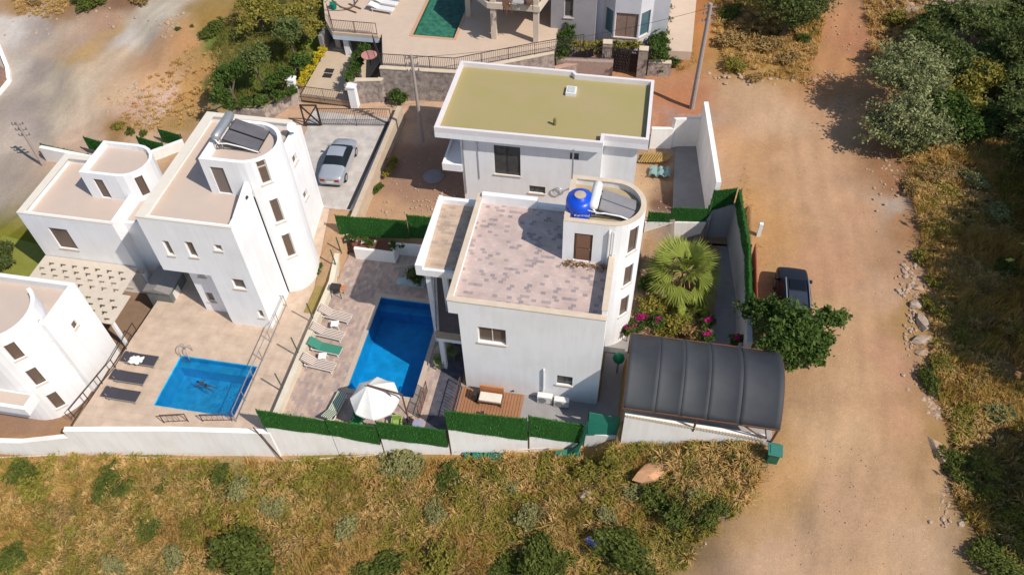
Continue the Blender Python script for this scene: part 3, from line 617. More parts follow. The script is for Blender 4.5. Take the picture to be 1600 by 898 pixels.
b = MB(); b.tube([(-3.1, 31.1, 7.3), (-3.1, 31.1, 12.0)], .045, 8); b.build('mast', METALG, label='thin grey pipe mast rising behind the blue water tank', cat='mast')
def ac(x, y, z, label, rz=0):
    t = thing('air_conditioner', label, 'air conditioner', (x, y, z), local=True, rz=rz, group='air conditioner units outside the middle villa')
    MB().box(-.42, .42, -.17, .17, .06, .64).build('casing', PLW, t, bevel=.02)
    b = MB()
    MB().tube([(-.12, -.172, .35), (-.12, -.19, .35)], .23, 18).build('fan_grille', mat('grey_grille', (.25, .25, .26), None, 30, .6), t)
    MB().box(-.36, -.28, -.15, .15, 0, .06).box(.28, .36, -.15, .15, 0, .06).build('foot', METALD, t)
    return t
ac(-3.3, 23.72, .02, 'white air conditioner unit under the small window, the left one beside the pipe')
ac(-2.35, 23.62, .02, 'white air conditioner unit under the small window, the right one of the pair')
MB().tube([(-3.42, 23.94, .7), (-3.42, 23.94, 2.75), (-3.42, 23.99, 2.8)], .05).build('wall_duct', PLW, label='short vertical white duct on the south wall beside the small window', cat='duct')
# dry climber on the roof deck by the tower door
b = MB(); rr = random.Random(5)
for i in range(70):
    x_ = rr.uniform(-2.95, -.75); y_ = 27.85-rr.random()*.25; z_ = 7.2+rr.random()*.25; b.tube([(x_, y_, z_), (x_+rr.uniform(-.25, .25), y_-rr.uniform(0, .25), z_+rr.uniform(-.05, .25))], .022, 4)
b.build('dry_branches', mat('dry_branch_brown', (.27, .16, .05), (.17, .10, .035), 6, .9), label='bundle of dry brown branches lying along the tower wall on the roof deck', cat='branches')

# ------------------------------------------------------------------ villa with the olive roof
v = thing('villa', 'white villa with wide olive green flat roof and overhanging white fascia', 'villa', (-6, 41, 1))
RP = [(-12.28, 37.12), (-1.97, 37.2), (-1.97, 37.9), (.69, 37.9), (.62, 43.95), (-4.4, 43.95), (-4.6, 44.25), (-12.2, 44.25)]
b = MB(); b.wall(Smap(37.62), -10.85, -2.0, .9, 6.95, .25, [(-8.72, -7.05, 3.95, 6.3), (-3.95, -3.4, 5.75, 6.3), (-6.5, -5.45, 2.65, 3.25)])
b.wall(Smap(38.3), -2.0, .12, .9, 6.95, .25); b.wall(Emap(.12), 38.55, 43.35, .9, 6.95, .25); b.wall(Wmap(-10.85), 37.87, 43.35, .9, 6.95, .25, [(39.2, 41.2, 4.2, 6.4)]); b.wall(Nmap(43.6), -10.85, .12, .9, 6.95, .25); b.box(-2.25, -2.002, 37.87, 38.3, .9, 6.95)
b.build('wall', WHITE, v)
MB().prism(RP, 6.86, 7.25).build('roof', WHITE, v)
def inset(poly, d):
    n = len(poly); ar = sum(poly[i][0]*poly[(i+1) % n][1]-poly[(i+1) % n][0]*poly[i][1] for i in range(n)); out = []
    for i in range(n):
        p0 = Vector(poly[i-1]); p1 = Vector(poly[i]); p2 = Vector(poly[(i+1) % n]); e1 = (p1-p0).normalized(); e2 = (p2-p1).normalized()
        n1 = Vector((-e1.y, e1.x)); n2 = Vector((-e2.y, e2.x)); s = 1 if ar > 0 else -1
        bi = (n1+n2); bi = bi/max(.3, bi.dot(n1)); out.append((p1.x+s*bi.x*d, p1.y+s*bi.y*d))
    return out
def parapet(parent, poly, z0, z1, t, m, name='parapet'):
    b = MB(); ip = inset(poly, t); n = len(poly)
    for i in range(n):
        j = (i+1) % n; b.q([(*poly[i], z0), (*poly[j], z0), (*poly[j], z1), (*poly[i], z1)]); b.q([(*ip[j], z0), (*ip[i], z0), (*ip[i], z1), (*ip[j], z1)]); b.q([(*poly[i], z1), (*poly[j], z1), (*ip[j], z1), (*ip[i], z1)]); b.q([(*poly[i], z0), (*ip[i], z0), (*ip[j], z0), (*poly[j], z0)])
    return b.build(name, m, parent)
parapet(v, RP, 7.252, 7.62, .2, mat('lilac_white_parapet', (.74, .69, .68), (.66, .61, .61), 1, .8))
MB().prism(inset(RP, .203), 7.252, 7.275).build('roof_membrane', GREENROOF, v)
window(v, Smap(37.62), -8.72, -7.05, 3.95, 6.3, FRAMED, GLASS, 1, d=.06); window(v, Smap(37.62), -3.95, -3.4, 5.75, 6.3, FRAMED, GLASS, 0, sill=False); window(v, Smap(37.62), -6.5, -5.45, 2.65, 3.25, FRAMED, GLASS, 2)
window(v, Wmap(-10.85), 39.2, 41.2, 4.2, 6.4, FRAMED, GLASS, 1)
b = MB(); b.box(-12.15, -10.86, 37.5, 40.8, 3.9, 4.2); b.box(-12.15, -10.86, 37.5, 37.62, 4.2, 4.45); b.box(-12.15, -12.03, 37.63, 40.8, 4.2, 4.45); b.build('balcony', WHITE, v)
MB().box(-5.05+.2, -4.2, 41.9, 42.7, 7.276, 7.5).build('skylight_curb', PLW, v)
MB().box(-4.75, -4.3, 42.0, 42.6, 7.502, 7.53).build('skylight', mat('pale_skylight', (.5, .55, .5), None, 4, .2), v)
MB().tube([(-5.1, 38.9, 7.27), (-5.1, 38.9, 7.75)], .1, 10).build('vent_pipe', mat('olive_pipe', (.2, .18, .07), None, 5, .7), v)
MB().tube([(-9.75, 37.58, 6.8), (-9.75, 37.58, 3.4)], .02).tube([(-10.7, 37.58, 6.8), (-10.7, 37.58, 2)], .025).build('cable', METALG, v)

b = MB(); q = PYm(872, 298, 37.58)
b.tube([(q.x+.32*cos(a_*.42), 37.5, q.z+.3*sin(a_*.42)) for a_ in range(46)], .035, 5); b.tube([(q.x+.3, 37.5, q.z), (q.x+.9, 37.45, q.z+.6), (q.x+1.3, 37.5, q.z+.5), (q.x+1.7, 37.5, q.z+1.2)], .03, 5)
b.build('cable_coil', METALG, label='loose grey coil of hose hanging on the villa wall behind the roof deck', cat='hose')

# ------------------------------------------------------------------ left villa
v = thing('villa', 'tall white three storey villa with rounded east tower beside the square pool', 'villa', (-23, 31, 0))
X0, X1, Y0_, Y1_ = -25.85, -20.4, 26.1, 35.2
b = MB()
b.wall(Smap(Y0_), X0, X1, 4.4, 8.62, .25, [(-25.0, -24.6, 5.8, 6.95), (-23.65, -23.15, 5.9, 7.1), (-21.9, -21.45, 6.7, 7.15)])
b.wall(Smap(Y0_), -22.95, X1, -.1, 4.4, .25, [(-21.75, -21.0, 3.55, 4.38), (-20.95, -20.6, 1.0, 1.7)])
b.wall(Smap(Y0_+.75), -25.0, -22.95, -.1, 4.4, .2, [(-24.45, -24.0, 3.2, 4.2), (-24.6, -24.1, .9, 1.75)])
b.box(-23.2, -22.952, Y0_+.25, Y0_+.95, -.1, 4.4); b.box(X0, -22.955, Y0_+.252, Y0_+.95, 4.25, 4.398)
b.wall(Wmap(-25.0), Y0_+.95, Y1_-.25, -.1, 4.4, .25, [(27.6, 28.6, .1, 2.2)]); b.wall(Wmap(X0), Y0_+.25, Y1_-.25, 4.4, 8.62, .25)
b.wall(Nmap(Y1_), X0, X1, .5, 8.62, .25)
b.wall(Emap(X1), Y0_+.25, 28.9, -.1, 8.62, .25)
b.build('wall', WHITE, v)
b = MB(); b.box(X0+.25, X1-.25, Y0_+.25, Y1_-.25, 7.95, 8.15); b.build('roof', CREAM, v)
b = MB(); b.box(X0-.02, X0+.55, Y0_-.02, Y1_+.02, 8.622, 8.68); b.box(X0+.552, X1+.02, Y0_-.02, Y0_+.1, 8.622, 8.66); b.box(X0+.552, X1, Y1_-.35, Y1_+.02, 8.622, 8.67); b.build('coping', mat('pale_cream_coping', (.72, .66, .56), (.66, .6, .5), 2, .8), v)
TP = [(-22.9, 29.0), (-20.75, 29.0)]+arc(-20.75, 30.75, 1.75, -90, 90, 14)[1:]+[(-22.9, 32.5)]
mp, L = pathmap(TP); us = L[1:-1]; ua = L[1]+1.75*radians(32)
tw = [(ua, ua+.55, 8.9, 10.5), (ua, ua+.55, 5.9, 7.7), (ua, ua+.55, 3.0, 4.9)]
b = MB(); b.wall(mp, 0, L[-1], 8.15, 10.6, .22, [(.45, 1.25, 8.2, 10.1)]+tw[:1], us); b.wall(mp, 2.5, L[-1]-2.3, -.1, 8.15, .22, tw[1:], us); b.wall(Wmap(-22.9), 29.22, 32.28, 8.15, 10.6, .22); b.build('tower_wall', WHITE, v)
b = MB(); b.prism([(-22.8, 29.1), (-20.75, 29.1)]+arc(-20.75, 30.75, 1.65, -90, 90, 12)[1:]+[(-22.8, 32.4)], 10.0, 10.1); b.build('tower_roof', CREAM, v)
for a in tw: window(v, mp, *a, FRAMEW, GLASSB, 0, d=.08)
o = MB().mbox(mp, .45, 1.25, .08, .14, 8.2, 10.1).build('door', mat('grey_brown_door', (.2, .16, .14), None, 8, .5), v)
# rear-east block stepping out behind the tower
b = MB(); b.wall(Emap(-19.95), 32.4, 34.98, .4, 8.3, .25, [(33.2, 33.75, 6.9, 7.5), (33.2, 33.75, 4.0, 4.6)]); b.box(-20.39, -20.2, 32.45, 35.2, .4, 8.29); b.box(-20.2, -19.95, 35.0, 35.25, .4, 8.29); b.box(-20.398, -19.96, 32.6, 35.0, 7.7, 7.9); b.build('rear_block', WHITE, v)
for zz in (6.9, 4.0): window(v, Emap(-19.95), 33.2, 33.75, zz, zz+.6, FRAMEW, GLASSB, 0)
for a in ((-25.0, -24.6, 5.8, 6.95), (-23.65, -23.15, 5.9, 7.1), (-21.9, -21.45, 6.7, 7.15), (-21.75, -21.0, 3.55, 4.38), (-20.95, -20.6, 1.0, 1.7)): window(v, Smap(Y0_), *a, FRAMEW, GLASSB, 0)
for a in ((-24.45, -24.0, 3.2, 4.2), (-24.6, -24.1, .9, 1.75)): window(v, Smap(Y0_+.75), *a, FRAMEW, GLASSB, 0)
b = MB(); b.beam((-20.6, 28.3, 9.0), (-20.4, 28.3, 8.7), .2, .2); b.build('parapet_lamp', METALD, v)
# parapet block in front (the raised inner corner)
b = MB(); b.prism([(-20.655, 26.9), (X1-.003, 26.9), (X1-.003, 28.98), (-20.655, 28.98)], 8.622, [8.64, 8.64, 9.3, 9.3]); b.build('parapet', WHITE, v)
def dish(x, y, z, label):
    t = thing('satellite_dish', label, 'satellite dish', (x, y, z), local=True, rz=.6)
    MB().tube([(0, 0, 0), (0, 0, .7)], .025).build('pole', METALG, t)
    b = MB(); b.lathe((0, 0, 0), [(.02, 0), (.2, .03), (.34, .09), (.4, .14), (.38, .14), (.2, .05), (.02, .02)], 20); o = b.build('reflector', PLW, t, smooth=True); o.location = (0, -.05, .75); o.rotation_euler = (radians(60), 0, 0)
    MB().tube([(0, -.05, .5), (0, -.55, .85)], .015).build('arm', METALD, t); t.scale = (.75,)*3
q = P(487, 362, .9); dish(q.x, q.y, .6, 'small satellite dish on the path east of the left villa')
_o = dish(-20.1, 34.4, 8.3, 'small aerial dish on the rear roof of the left villa')

# ------------------------------------------------------------------ lower left villas
v = thing('villa', 'white two storey villa with cream roof terrace and rooftop stair room behind the tile pergola', 'villa', (-33, 31, -1.5))
a0, a1, c0, c1 = -36.4, -30.1, 28.5, 34.0; HZ = 5.0
b = MB(); b.wall(Smap(c0), a0, a1, -1.6, HZ, .25, [(-34.9, -33.6, 2.2, 4.0)]); b.wall(Wmap(a0), c0+.25, c1-.25, -1.6, HZ, .25, [(30, 31, 2.0, 3.2)]); b.wall(Nmap(c1), a0, a1, -1.6, HZ, .25); b.wall(Emap(a1), c0+.25, c1-.25, -1.6, HZ, .25)
b.build('wall', WHITE, v)
window(v, Smap(c0), -34.9, -33.6, 2.2, 4.0, FRAMEB, GLASSB, 0); window(v, Wmap(a0), 30, 31, 2.0, 3.2, FRAMEB, GLASSB, 0)
MB().box(a0+.25, a1-.25, c0+.25, c1-.25, 4.3, 4.5).build('roof', CREAM, v)
b = MB(); b.box(a0-.02, a0+.45, c0-.02, c1+.02, HZ+.002, HZ+.05); b.box(a0+.452, a1, c1-.4, c1+.02, HZ+.002, HZ+.045); b.box(a0+.452, a1, c0-.02, c0+.12, HZ+.002, HZ+.04); b.build('coping', mat('pale_cream_coping', (1, 1, 1)), v)
TP = [(-33.0, 31.0), (-30.6, 31.0)]+arc(-30.6, 32.5, 1.5, -90, 90, 10)[1:]+[(-33.0, 34.0)]
mp, L = pathmap(TP)
b = MB(); b.wall(mp, 0, L[-1], -1.6, 6.55, .2, [(.7, 1.35, 4.55, 6.1), (L[1]+1.0, L[1]+1.5, 4.7, 6.2)], L[1:-1]); b.wall(Wmap(-33.0), 31.2, 33.8, 4.5, 6.55, .2); b.build('tower_wall', WHITE, v)
window(v, mp, .7, 1.35, 4.55, 6.1, FRAMEB, GLASSB, 0, sill=False); window(v, mp, L[1]+1.0, L[1]+1.5, 4.7, 6.2, FRAMEB, GLASSB, 0, sill=False)
MB().prism([(-32.9, 31.1), (-30.6, 31.1)]+arc(-30.6, 32.5, 1.4, -90, 90, 10)[1:]+[(-32.9, 33.9)], 6.1, 6.2).build('tower_roof', CREAM, v)
MB().box(-30.099, -27.9, 29.3, 33.2, -1.6, 4.4).build('side_wing', WHITE, v); MB().box(-38.0, -36.41, 31.6, 34.6, -1.6, 3.2).build('side_wing', WHITE, v)
MB().box(-29.95, -28.1, 29.5, 33.0, 4.402, 4.42).build('wing_roof', CREAM, v); MB().box(-37.9, -36.6, 31.8, 34.4, 3.202, 3.22).build('wing_roof', CREAM, v)
MB().tube([(-33.4, 33.2, 4.9), (-32.4, 33.5, 4.9)], .34, 14).build('boiler_tank', PLW, label='white cylindrical boiler tank on the lower left villa roof', cat='boiler tank', smooth=False)
MB().beam((-33.4, 33.2, 4.5), (-33.4, 33.2, 4.7), .1, .3)

v = thing('villa', 'white villa cut by the left frame edge, rounded tower with stacked windows', 'villa', (-33, 21, -1.5))
b = MB(); b.wall(Emap(-29.9), 21.15, 23.65, -1.6, 5.0, .25, [(22.2, 22.55, 2.9, 3.4)]); b.wall(Smap(20.9), -36, -29.9, -1.6, 5.0, .25); b.wall(Nmap(23.9), -44, -29.9, -1.6, 5.0, .25); b.wall(Wmap(-44), 17, 23.65, -1.6, 5.0, .25)
b.build('wall', WHITE, v)
window(v, Emap(-29.9), 22.2, 22.55, 2.9, 3.4, FRAMEB, GLASSB, 0)
MB().box(-43.8, -30.15, 21.15, 23.65, 4.2, 4.5).box(-43.8, -34.3, 17.2, 21.15, 4.2, 4.5).build('roof', CREAM, v)
TP = [(-37, 18.6), (-32.3, 18.6)]+arc(-32.3, 20.7, 2.1, -90, 60, 14)[1:]
mp, L = pathmap(TP); ua = L[1]+2.1*radians(38); ub = L[1]+2.1*radians(95)
tw = [(ua, ua+.55, 4.0, 5.3), (ua, ua+.55, 1.6, 3.0), (ua, ua+.55, -.8, .6)]; tb = [(ub, ub+.3, 3.6, 5.2), (ub, ub+.3, 1.4, 2.8), (ub, ub+.3, -.9, .4)]
b = MB(); b.wall(mp, 0, L[-1], -1.6, 6.0, .22, tw+tb+[(2.2, 2.6, 2.2, 2.8)], L[1:-1]); b.build('tower_wall', WHITE, v)
for a in tw+tb+[(2.2, 2.6, 2.2, 2.8)]: window(v, mp, *a, FRAMEB, GLASSB, 0)
MB().prism([(-37, 18.7), (-32.3, 18.7)]+arc(-32.3, 20.7, 2.0, -90, 60, 12)[1:]+[(-37, 22.4)], 5.4, 5.5).build('tower_roof', CREAM, v)
b = MB(); b.box(-35.5, -30.9, 17.6, 18.59, .9, 1.5); b.build('canopy', WHITE, v)
MB().box(-35.3, -31.1, 17.8, 18.5, 1.502, 1.52).build('canopy_floor', CREAM, v)

# tile lattice pergola between the lower left villas
t = thing('pergola', 'pergola roofed with a cream lattice of staggered slabs between the lower left villas', 'pergola', (-33, 26.3, -1.5))
b = MB(); PZ = 1.2
hmap = lambda u, w, z: (u, z, PZ+.08-w)
def lat(u0, u1, z0, z1, ph):
    hs = []
    for j in range(int((z1-z0)/.46)):
        for i in range(int((u1-u0)/.80)+1):
            ux = u0+.16+i*.80+(.40 if (j+ph) % 2 else 0); zz = z0+.12+j*.46
            if ux+.34 < u1-.05: hs += [(ux, ux+.40, zz+.12, zz+.24), (ux+.10, ux+.24, zz-.02, zz+.12)]
    b.wall(hmap, u0, u1, z0, z1, .08, hs)
lat(-36.4, -29.9, 26.2, 28.45, 0); lat(-34.6, -29.3, 24.0, 26.2, 1)
b.build('lattice', mat('sandy_lattice_slab', (.60, .525, .43), (.54, .47, .38), 3, .85), t)
b = MB()
for j in range(4): b.box(-36.3 if j > 1 else -34.5, -29.5, 24.15+j*1.35, 24.27+j*1.35, PZ-.17, PZ-.003)
b.build('beams', mat('sandy_beam', (.5, .4, .3), None, 3, .85), t)
for (x_, y_) in ((-36.2, 26.1), (-36.2, 28.3), (-29.6, 24.3), (-29.6, 28.3), (-33, 24.3)): MB().box(x_-.1, x_+.1, y_-.1, y_+.1, -1.5, PZ-.142).build('post', WHITE, t)
t = thing('shed', 'small grey shed with a pitched sheet roof between pergola and left villa', 'shed', (-27.9, 28, 0))
b = MB(); b.box(-28.9, -27.3, 27.0, 28.9, -1.5, .9); b.build('wall', mat('grey_green_sheet', (.16, .18, .17), (.12, .13, .13), 3, .6), t)
b = MB(); b.prism([(-29.0, 26.9), (-28.1, 26.9), (-28.1, 29.0), (-29.0, 29.0)], .9, [.95, 1.25, 1.25, .95]); b.prism([(-28.1, 26.9), (-27.2, 26.9), (-27.2, 29.0), (-28.1, 29.0)], .9, [1.25, .95, .95, 1.25]); b.build('roof', mat('tin_roof', (.28, .25, .23), (.2, .19, .18), 5, .5), t)
MB().box(-27.298, -27.27, 27.3, 28.0, -.2, .6).build('window', FRAMEW, t)
# ------------------------------------------------------------------ top villa and its terrace
TZ = 4.4
t = thing('villa', 'grey and cream villa with bay window and pillared balcony behind a stone wall', 'villa', (-6, 57, TZ))
b = MB()
b.wall(Smap(54.2), -7.6, -4.2, 2.0, 11, .25, [(-6.6, -5.9, 5.4, 6.9), (-6.5, -5.8, 8.6, 9.8)])
b.wall(Smap(57.0), -12.5, -7.6, TZ, 11, .25, [(-11.8, -10.2, TZ+.1, TZ+2.3), (-9.6, -8.4, 7.5, 9.7), (-11.8, -10.6, 7.5, 9.7)])
b.wall(Wmap(-7.6), 54.45, 57.0, 2.0, 11, .25); b.wall(Emap(-4.2), 54.45, 55.2, 2.0, 11, .25); b.box(-12.5, -12.25, 57.25, 66, TZ, 11); b.box(-12.2, 3, 65.7, 66, TZ, 11)
b.build('wall', mat('mauve_grey_render', (.34, .32, .33), (.28, .265, .28), 1, .9), t)
mpb, Lb = pathmap([(-4.2, 55.2), (-3.7, 55.2), (-2.8, 54.2), (-.9, 54.2), (.0, 55.2), (1.2, 55.2), (1.2, 65)])
b = MB(); hs = [(Lb[1]+.25, Lb[2]-.15, TZ-.3, TZ+1.7), (Lb[2]+.1, Lb[3]-.1, TZ-.3, TZ+1.7), (Lb[3]+.15, Lb[4]-.25, TZ-.3, TZ+1.7)]
b.wall(mpb, 0, Lb[-1], 2.0, 11, .25, hs, Lb[1:-1]); b.build('bay_wall', mat('pale_blue_render', (.60, .60, .63), (.52, .52, .55), 1, .9), t)
for i, h in enumerate(hs): window(t, mpb, *h, FRAMEW if i != 1 else mat('red_brown_frame', (.3, .08, .05), None, 5, .5), mat('curtained_glass', (.30, .22, .17), (.2, .14, .11), 3, .3) if i == 1 else mat('blue_glass', (.07, .14, .16), None, 4, .15), 1 if i == 1 else 0, d=.1)
window(t, Smap(54.2), -6.6, -5.9, 5.4, 6.9, FRAMEW, GLASS, 0); window(t, Smap(54.2), -6.5, -5.8, 8.6, 9.8, FRAMEW, GLASS, 0)
for a in ((-11.8, -10.2, TZ+.1, TZ+2.3), (-9.6, -8.4, 7.5, 9.7), (-11.8, -10.6, 7.5, 9.7)): window(t, Smap(57.0), *a, FRAMEW, GLASS, 1, sill=False)
BAL = [(-14.6, 57.0), (-14.6, 54.6), (-12.0, 51.9), (-8.1, 51.9), (-7.6, 54.2), (-7.6, 57.0)]
MB().prism(BAL, 7.0, 7.3).build('balcony', mat('cream_stone', (.62, .52, .42), (.54, .45, .36), 2, .8), t)
parapet(t, BAL[:], 7.302, 7.45, .22, mat('cream_stone', (1, 1, 1)), 'balcony_rim')
MB().prism(inset(BAL, .23), 7.301, 7.32).build('balcony_floor', mat('maroon_tiles', (.14, .10, .10), (.11, .08, .08), 3, .7), t)
for (x_, y_) in ((-11.6, 52.2), (-8.4, 52.2), (-14.2, 55.0)):
    MB().box(x_-.2, x_+.2, y_-.2, y_+.2, TZ, 6.998).build('column', mat('cream_stone', (1, 1, 1)), t)
for (x_, y_) in ((-11.6, 52.2), (-8.4, 52.2)): MB().box(x_-.2, x_+.2, y_-.2, y_+.2, 7.46, 8.2).box(x_-.25, x_+.25, y_-.25, y_+.25, 8.2, 8.3).build('balcony_pier', mat('cream_stone', (1, 1, 1)), t)
q = P(712, 20, 8.6); q2 = P(775, 5, 8.6)
# terrace slab with stone retaining wall
STONE = mat('rubble_stone', (.44, .37, .32), (.20, .16, .14), 2.6, .95, .8, contrast=.16)
tw0 = [xy(553, 118, TZ), xy(592, 122, TZ)]
S1 = P(592, 112, TZ); S2 = P(724, 122, TZ)
TER = [(-25.3, 52.8), (-24.2, 51.15), (-20.5, 51.2), (-19.2, 47.0), (-13.6, 47.4), (-6.9, 50.9), (-4.2, 52.3), (3.2, 53.0), (3.4, 66), (-28, 66), (-27, 57)]
PZ4 = (-17.9, -14.65, 51.6, 60.5)
b = MB()
b.prism([(-19.0, 47.4), (-13.6, 47.7), (-13.6, 51.55), (-20.3, 51.55)], TZ-.25, TZ); b.prism([(-13.6, 47.7), (-6.9, 51.2), (-7.6, 66), (-14.6, 66), (-14.6, 51.55), (-13.6, 51.55)], TZ-.25, TZ)
b.prism([(-25.3, 52.8), (-24.2, 51.2), (-20.5, 51.2), (-20.3, 51.55), (-17.95, 51.55), (-17.95, 66), (-28, 66), (-27, 57)], TZ-.25, TZ)
b.prism([(1.2, 53.2), (3.2, 53.3), (3.4, 66), (1.2, 66)], 3.2, TZ-.5)
b.build('terrace', mat('beige_terrace_tiles', (.58, .45, .34), (.52, .4, .3), 1.5, .85), kind='structure')
MB().prism([(-19.1, 47.2), (-13.5, 47.45), (-6.9, 51.0), (-6.9, 58), (-19.9, 58), (-20.4, 51.6)], 1.4, TZ-.26).build('terrace_base', STONE, kind='structure')
pool('pool', 'long dark green swimming pool on the upper terrace', -17.9, -14.65, 51.7, 60.5, .0+1.3, pool_tile('dark_green_pool_tiles', (.0, .10, .075), (.0, .13, .09)), water_mat('green_water', (.35, .8, .68), 4, .1), mat('peach_pool_coping', (.58, .33, .2), None, 4, .7), z=TZ, cw=.22)
def poly_wall(name, pts, z0, z1, th, m, label, cat='wall', cap=None, group=None):
    """wall along a line, thickness th, z given per point"""
    n = len(pts); z0 = z0 if hasattr(z0, '__len__') else [z0]*n; z1 = z1 if hasattr(z1, '__len__') else [z1]*n
    pts = [Vector(p) for p in pts]; nr = []
    for i in range(n):
        tt = Vector((0, 0))
        if i > 0: tt += (pts[i]-pts[i-1]).normalized()
        if i < n-1: tt += (pts[i+1]-pts[i]).normalized()
        tt.normalize(); nr.append(Vector((-tt.y, tt.x))*th/2)
    b = MB(); A = [p-q_ for p, q_ in zip(pts, nr)]; B = [p+q_ for p, q_ in zip(pts, nr)]
    for i in range(n-1):
        b.q([(*A[i], z0[i]), (*A[i+1], z0[i+1]), (*A[i+1], z1[i+1]), (*A[i], z1[i])]); b.q([(*B[i+1], z0[i+1]), (*B[i], z0[i]), (*B[i], z1[i]), (*B[i+1], z1[i+1])]); b.q([(*A[i], z1[i]), (*A[i+1], z1[i+1]), (*B[i+1], z1[i+1]), (*B[i], z1[i])])
    b.q([(*A[0], z0[0]), (*A[0], z1[0]), (*B[0], z1[0]), (*B[0], z0[0])]); b.q([(*A[-1], z0[-1]), (*B[-1], z0[-1]), (*B[-1], z1[-1]), (*A[-1], z1[-1])])
    o = b.build(name, m, label=label, cat=cat, group=group)
    if cap:
        c = MB(); o_ = .04
        for i in range(n-1):
            a, d_ = A[i]-nr[i].normalized()*o_, A[i+1]-nr[i+1].normalized()*o_; e, f_ = B[i+1]+nr[i+1].normalized()*o_, B[i]+nr[i].normalized()*o_
            c.prism([tuple(a), tuple(d_), tuple(e), tuple(f_)], [z1[i]+.002, z1[i+1]+.002, z1[i+1]+.002, z1[i]+.002], [z1[i]+.07, z1[i+1]+.07, z1[i+1]+.07, z1[i]+.07])
        c.build('coping', cap, o)
    return o
def railing(label, pts, z, h=1.0, m=None, step=.14, post=1.8, top=.04, th=.02, cat='railing', name='railing', group=None):
    m = m or METALD; n = len(pts); zz = z if hasattr(z, '__len__') else [z]*n
    t = thing(name, label, cat, (pts[0][0], pts[0][1], zz[0]), group=group); br = MB(); bb = MB(); bp_ = MB()
    for i in range(n-1):
        a = Vector((*pts[i], zz[i])); c = Vector((*pts[i+1], zz[i+1])); L = (c-a).length; k = max(1, round(L/post))
        br.beam(a+Vector((0, 0, h)), c+Vector((0, 0, h)), top, top); br.beam(a+Vector((0, 0, .12)), c+Vector((0, 0, .12)), top*.8, top*.8)
        for j in range(k+1 if i == n-2 else k):
            p = a.lerp(c, j/k); MB().beam(p, p+Vector((0, 0, h+.02)), top, top).build('post', m, t)
        if step:
            for j in range(1, int(L/step)): p = a.lerp(c, j*step/L); bb.beam(p+Vector((0, 0, .13)), p+Vector((0, 0, h-.01)), th, th)
    br.build('rail', m, t)
    if step: bb.build('bars', m, t)
    return t
poly_wall('stone_wall', [xy(365, 178, 2.0), xy(415, 181, 2.0), (-25.8, 46.3)], [.4, .5, .8], [2.5, 2.6, 2.6], .35, STONE, 'grey rubble wall left of the driveway gate, below the trees')
poly_wall('stone_wall', [(-21.0, 46.5), (-19.2, 46.8), (-19.15, 47.1)], 1.2, [3.6, 3.6, 3.6], .35, STONE, 'short lower stretch of rubble wall right of the driveway gate', cap=CREAM2)
poly_wall('stone_wall', [(-19.15, 47.15), (-13.5, 47.4), (-8.0, 50.3), (-6.9, 50.9)], [1.2, 1.2, 1.5, 1.5], TZ+.05, .35, STONE, 'long rubble retaining wall under the upper terrace railing', cap=CREAM2)
railing('dark iron railing along the edge of the upper terrace, above the rubble wall', [(-20.3, 49.6), (-19.1, 47.3), (-13.6, 47.55), (-8.2, 50.3), (-4.8, 51.9)], TZ+.1, 1.0)
railing('brown railing round the pool deck corner above the garage', [(-25.2, 53.4), (-24.1, 51.3), (-20.6, 51.3)], TZ, 1.0, METALB, post=2.2)
# garage below the deck
t = thing('garage', 'dark open garage under the pool deck at the end of the driveway', 'garage', (-22.5, 52, 2.2))
b = MB(); b.prism([(-25.3, 52.8), (-24.2, 51.2), (-20.5, 51.2), (-20.3, 53), (-24, 55)], TZ-.62, TZ-.26); b.build('deck_slab', mat('blue_white_edge', (.55, .62, .72), None, 2, .8), t)
b = MB(); b.box(-25.6, -25.3, 51.5, 57, 1.8, TZ-.63); b.box(-20.4, -20.1, 51.5, 57, 1.8, TZ-.63); b.box(-25.3, -20.4, 56.7, 57, 1.8, TZ-.63); b.build('wall', CONCG, t)
MB().box(-23.6, -23.15, 51.5, 51.95, 2.0, TZ-.63).build('pillar', WHITE, t)
MB().box(-24.6, -24.2, 52.2, 52.6, 2.2, 3.4).box(-24.8, -24.0, 52.0, 52.8, 2.2, 2.35).build('flower_pot_stack', CONC, label='pale pot stand beside the garage pillar', cat='pot')
MB().prism([(-25.6, 46.4), (-21.3, 46.2), (-20.6, 51.4), (-20.4, 57), (-25.3, 57), (-25.4, 51.6)], 1.4, [1.85, 1.85, 2.25, 2.25, 2.25, 2.25]).build('driveway', mat('beige_driveway', (.52, .41, .29), (.46, .36, .26), 1.2, .9), kind='structure')
for (x_, y_, lb) in ((-26.0, 46.3, 'white gate pier on the left side of the driveway'), (-21.2, 46.1, 'white gate pier on the right side of the driveway, by the rubble wall')):
    MB().box(x_-.28, x_+.28, y_-.25, y_+.25, 1.2, 3.3).box(x_-.34, x_+.34, y_-.31, y_+.31, 3.3, 3.42).build('gate_pier', WHITE, label=lb, cat='pier')
railing('low brown driveway gate between two white piers', [(-25.7, 46.2), (-21.5, 46.0)], 1.75, 1.1, METALB, name='gate', cat='gate', post=2.1)
MB().box(-24.6, -23.9, 48.6, 49.1, 2.05, 2.09).box(-24.65, -23.95, 49.2, 49.7, 2.07, 2.11).build('drain_cover', METALD, label='pair of dark drain grates in the beige driveway', cat='drain cover')
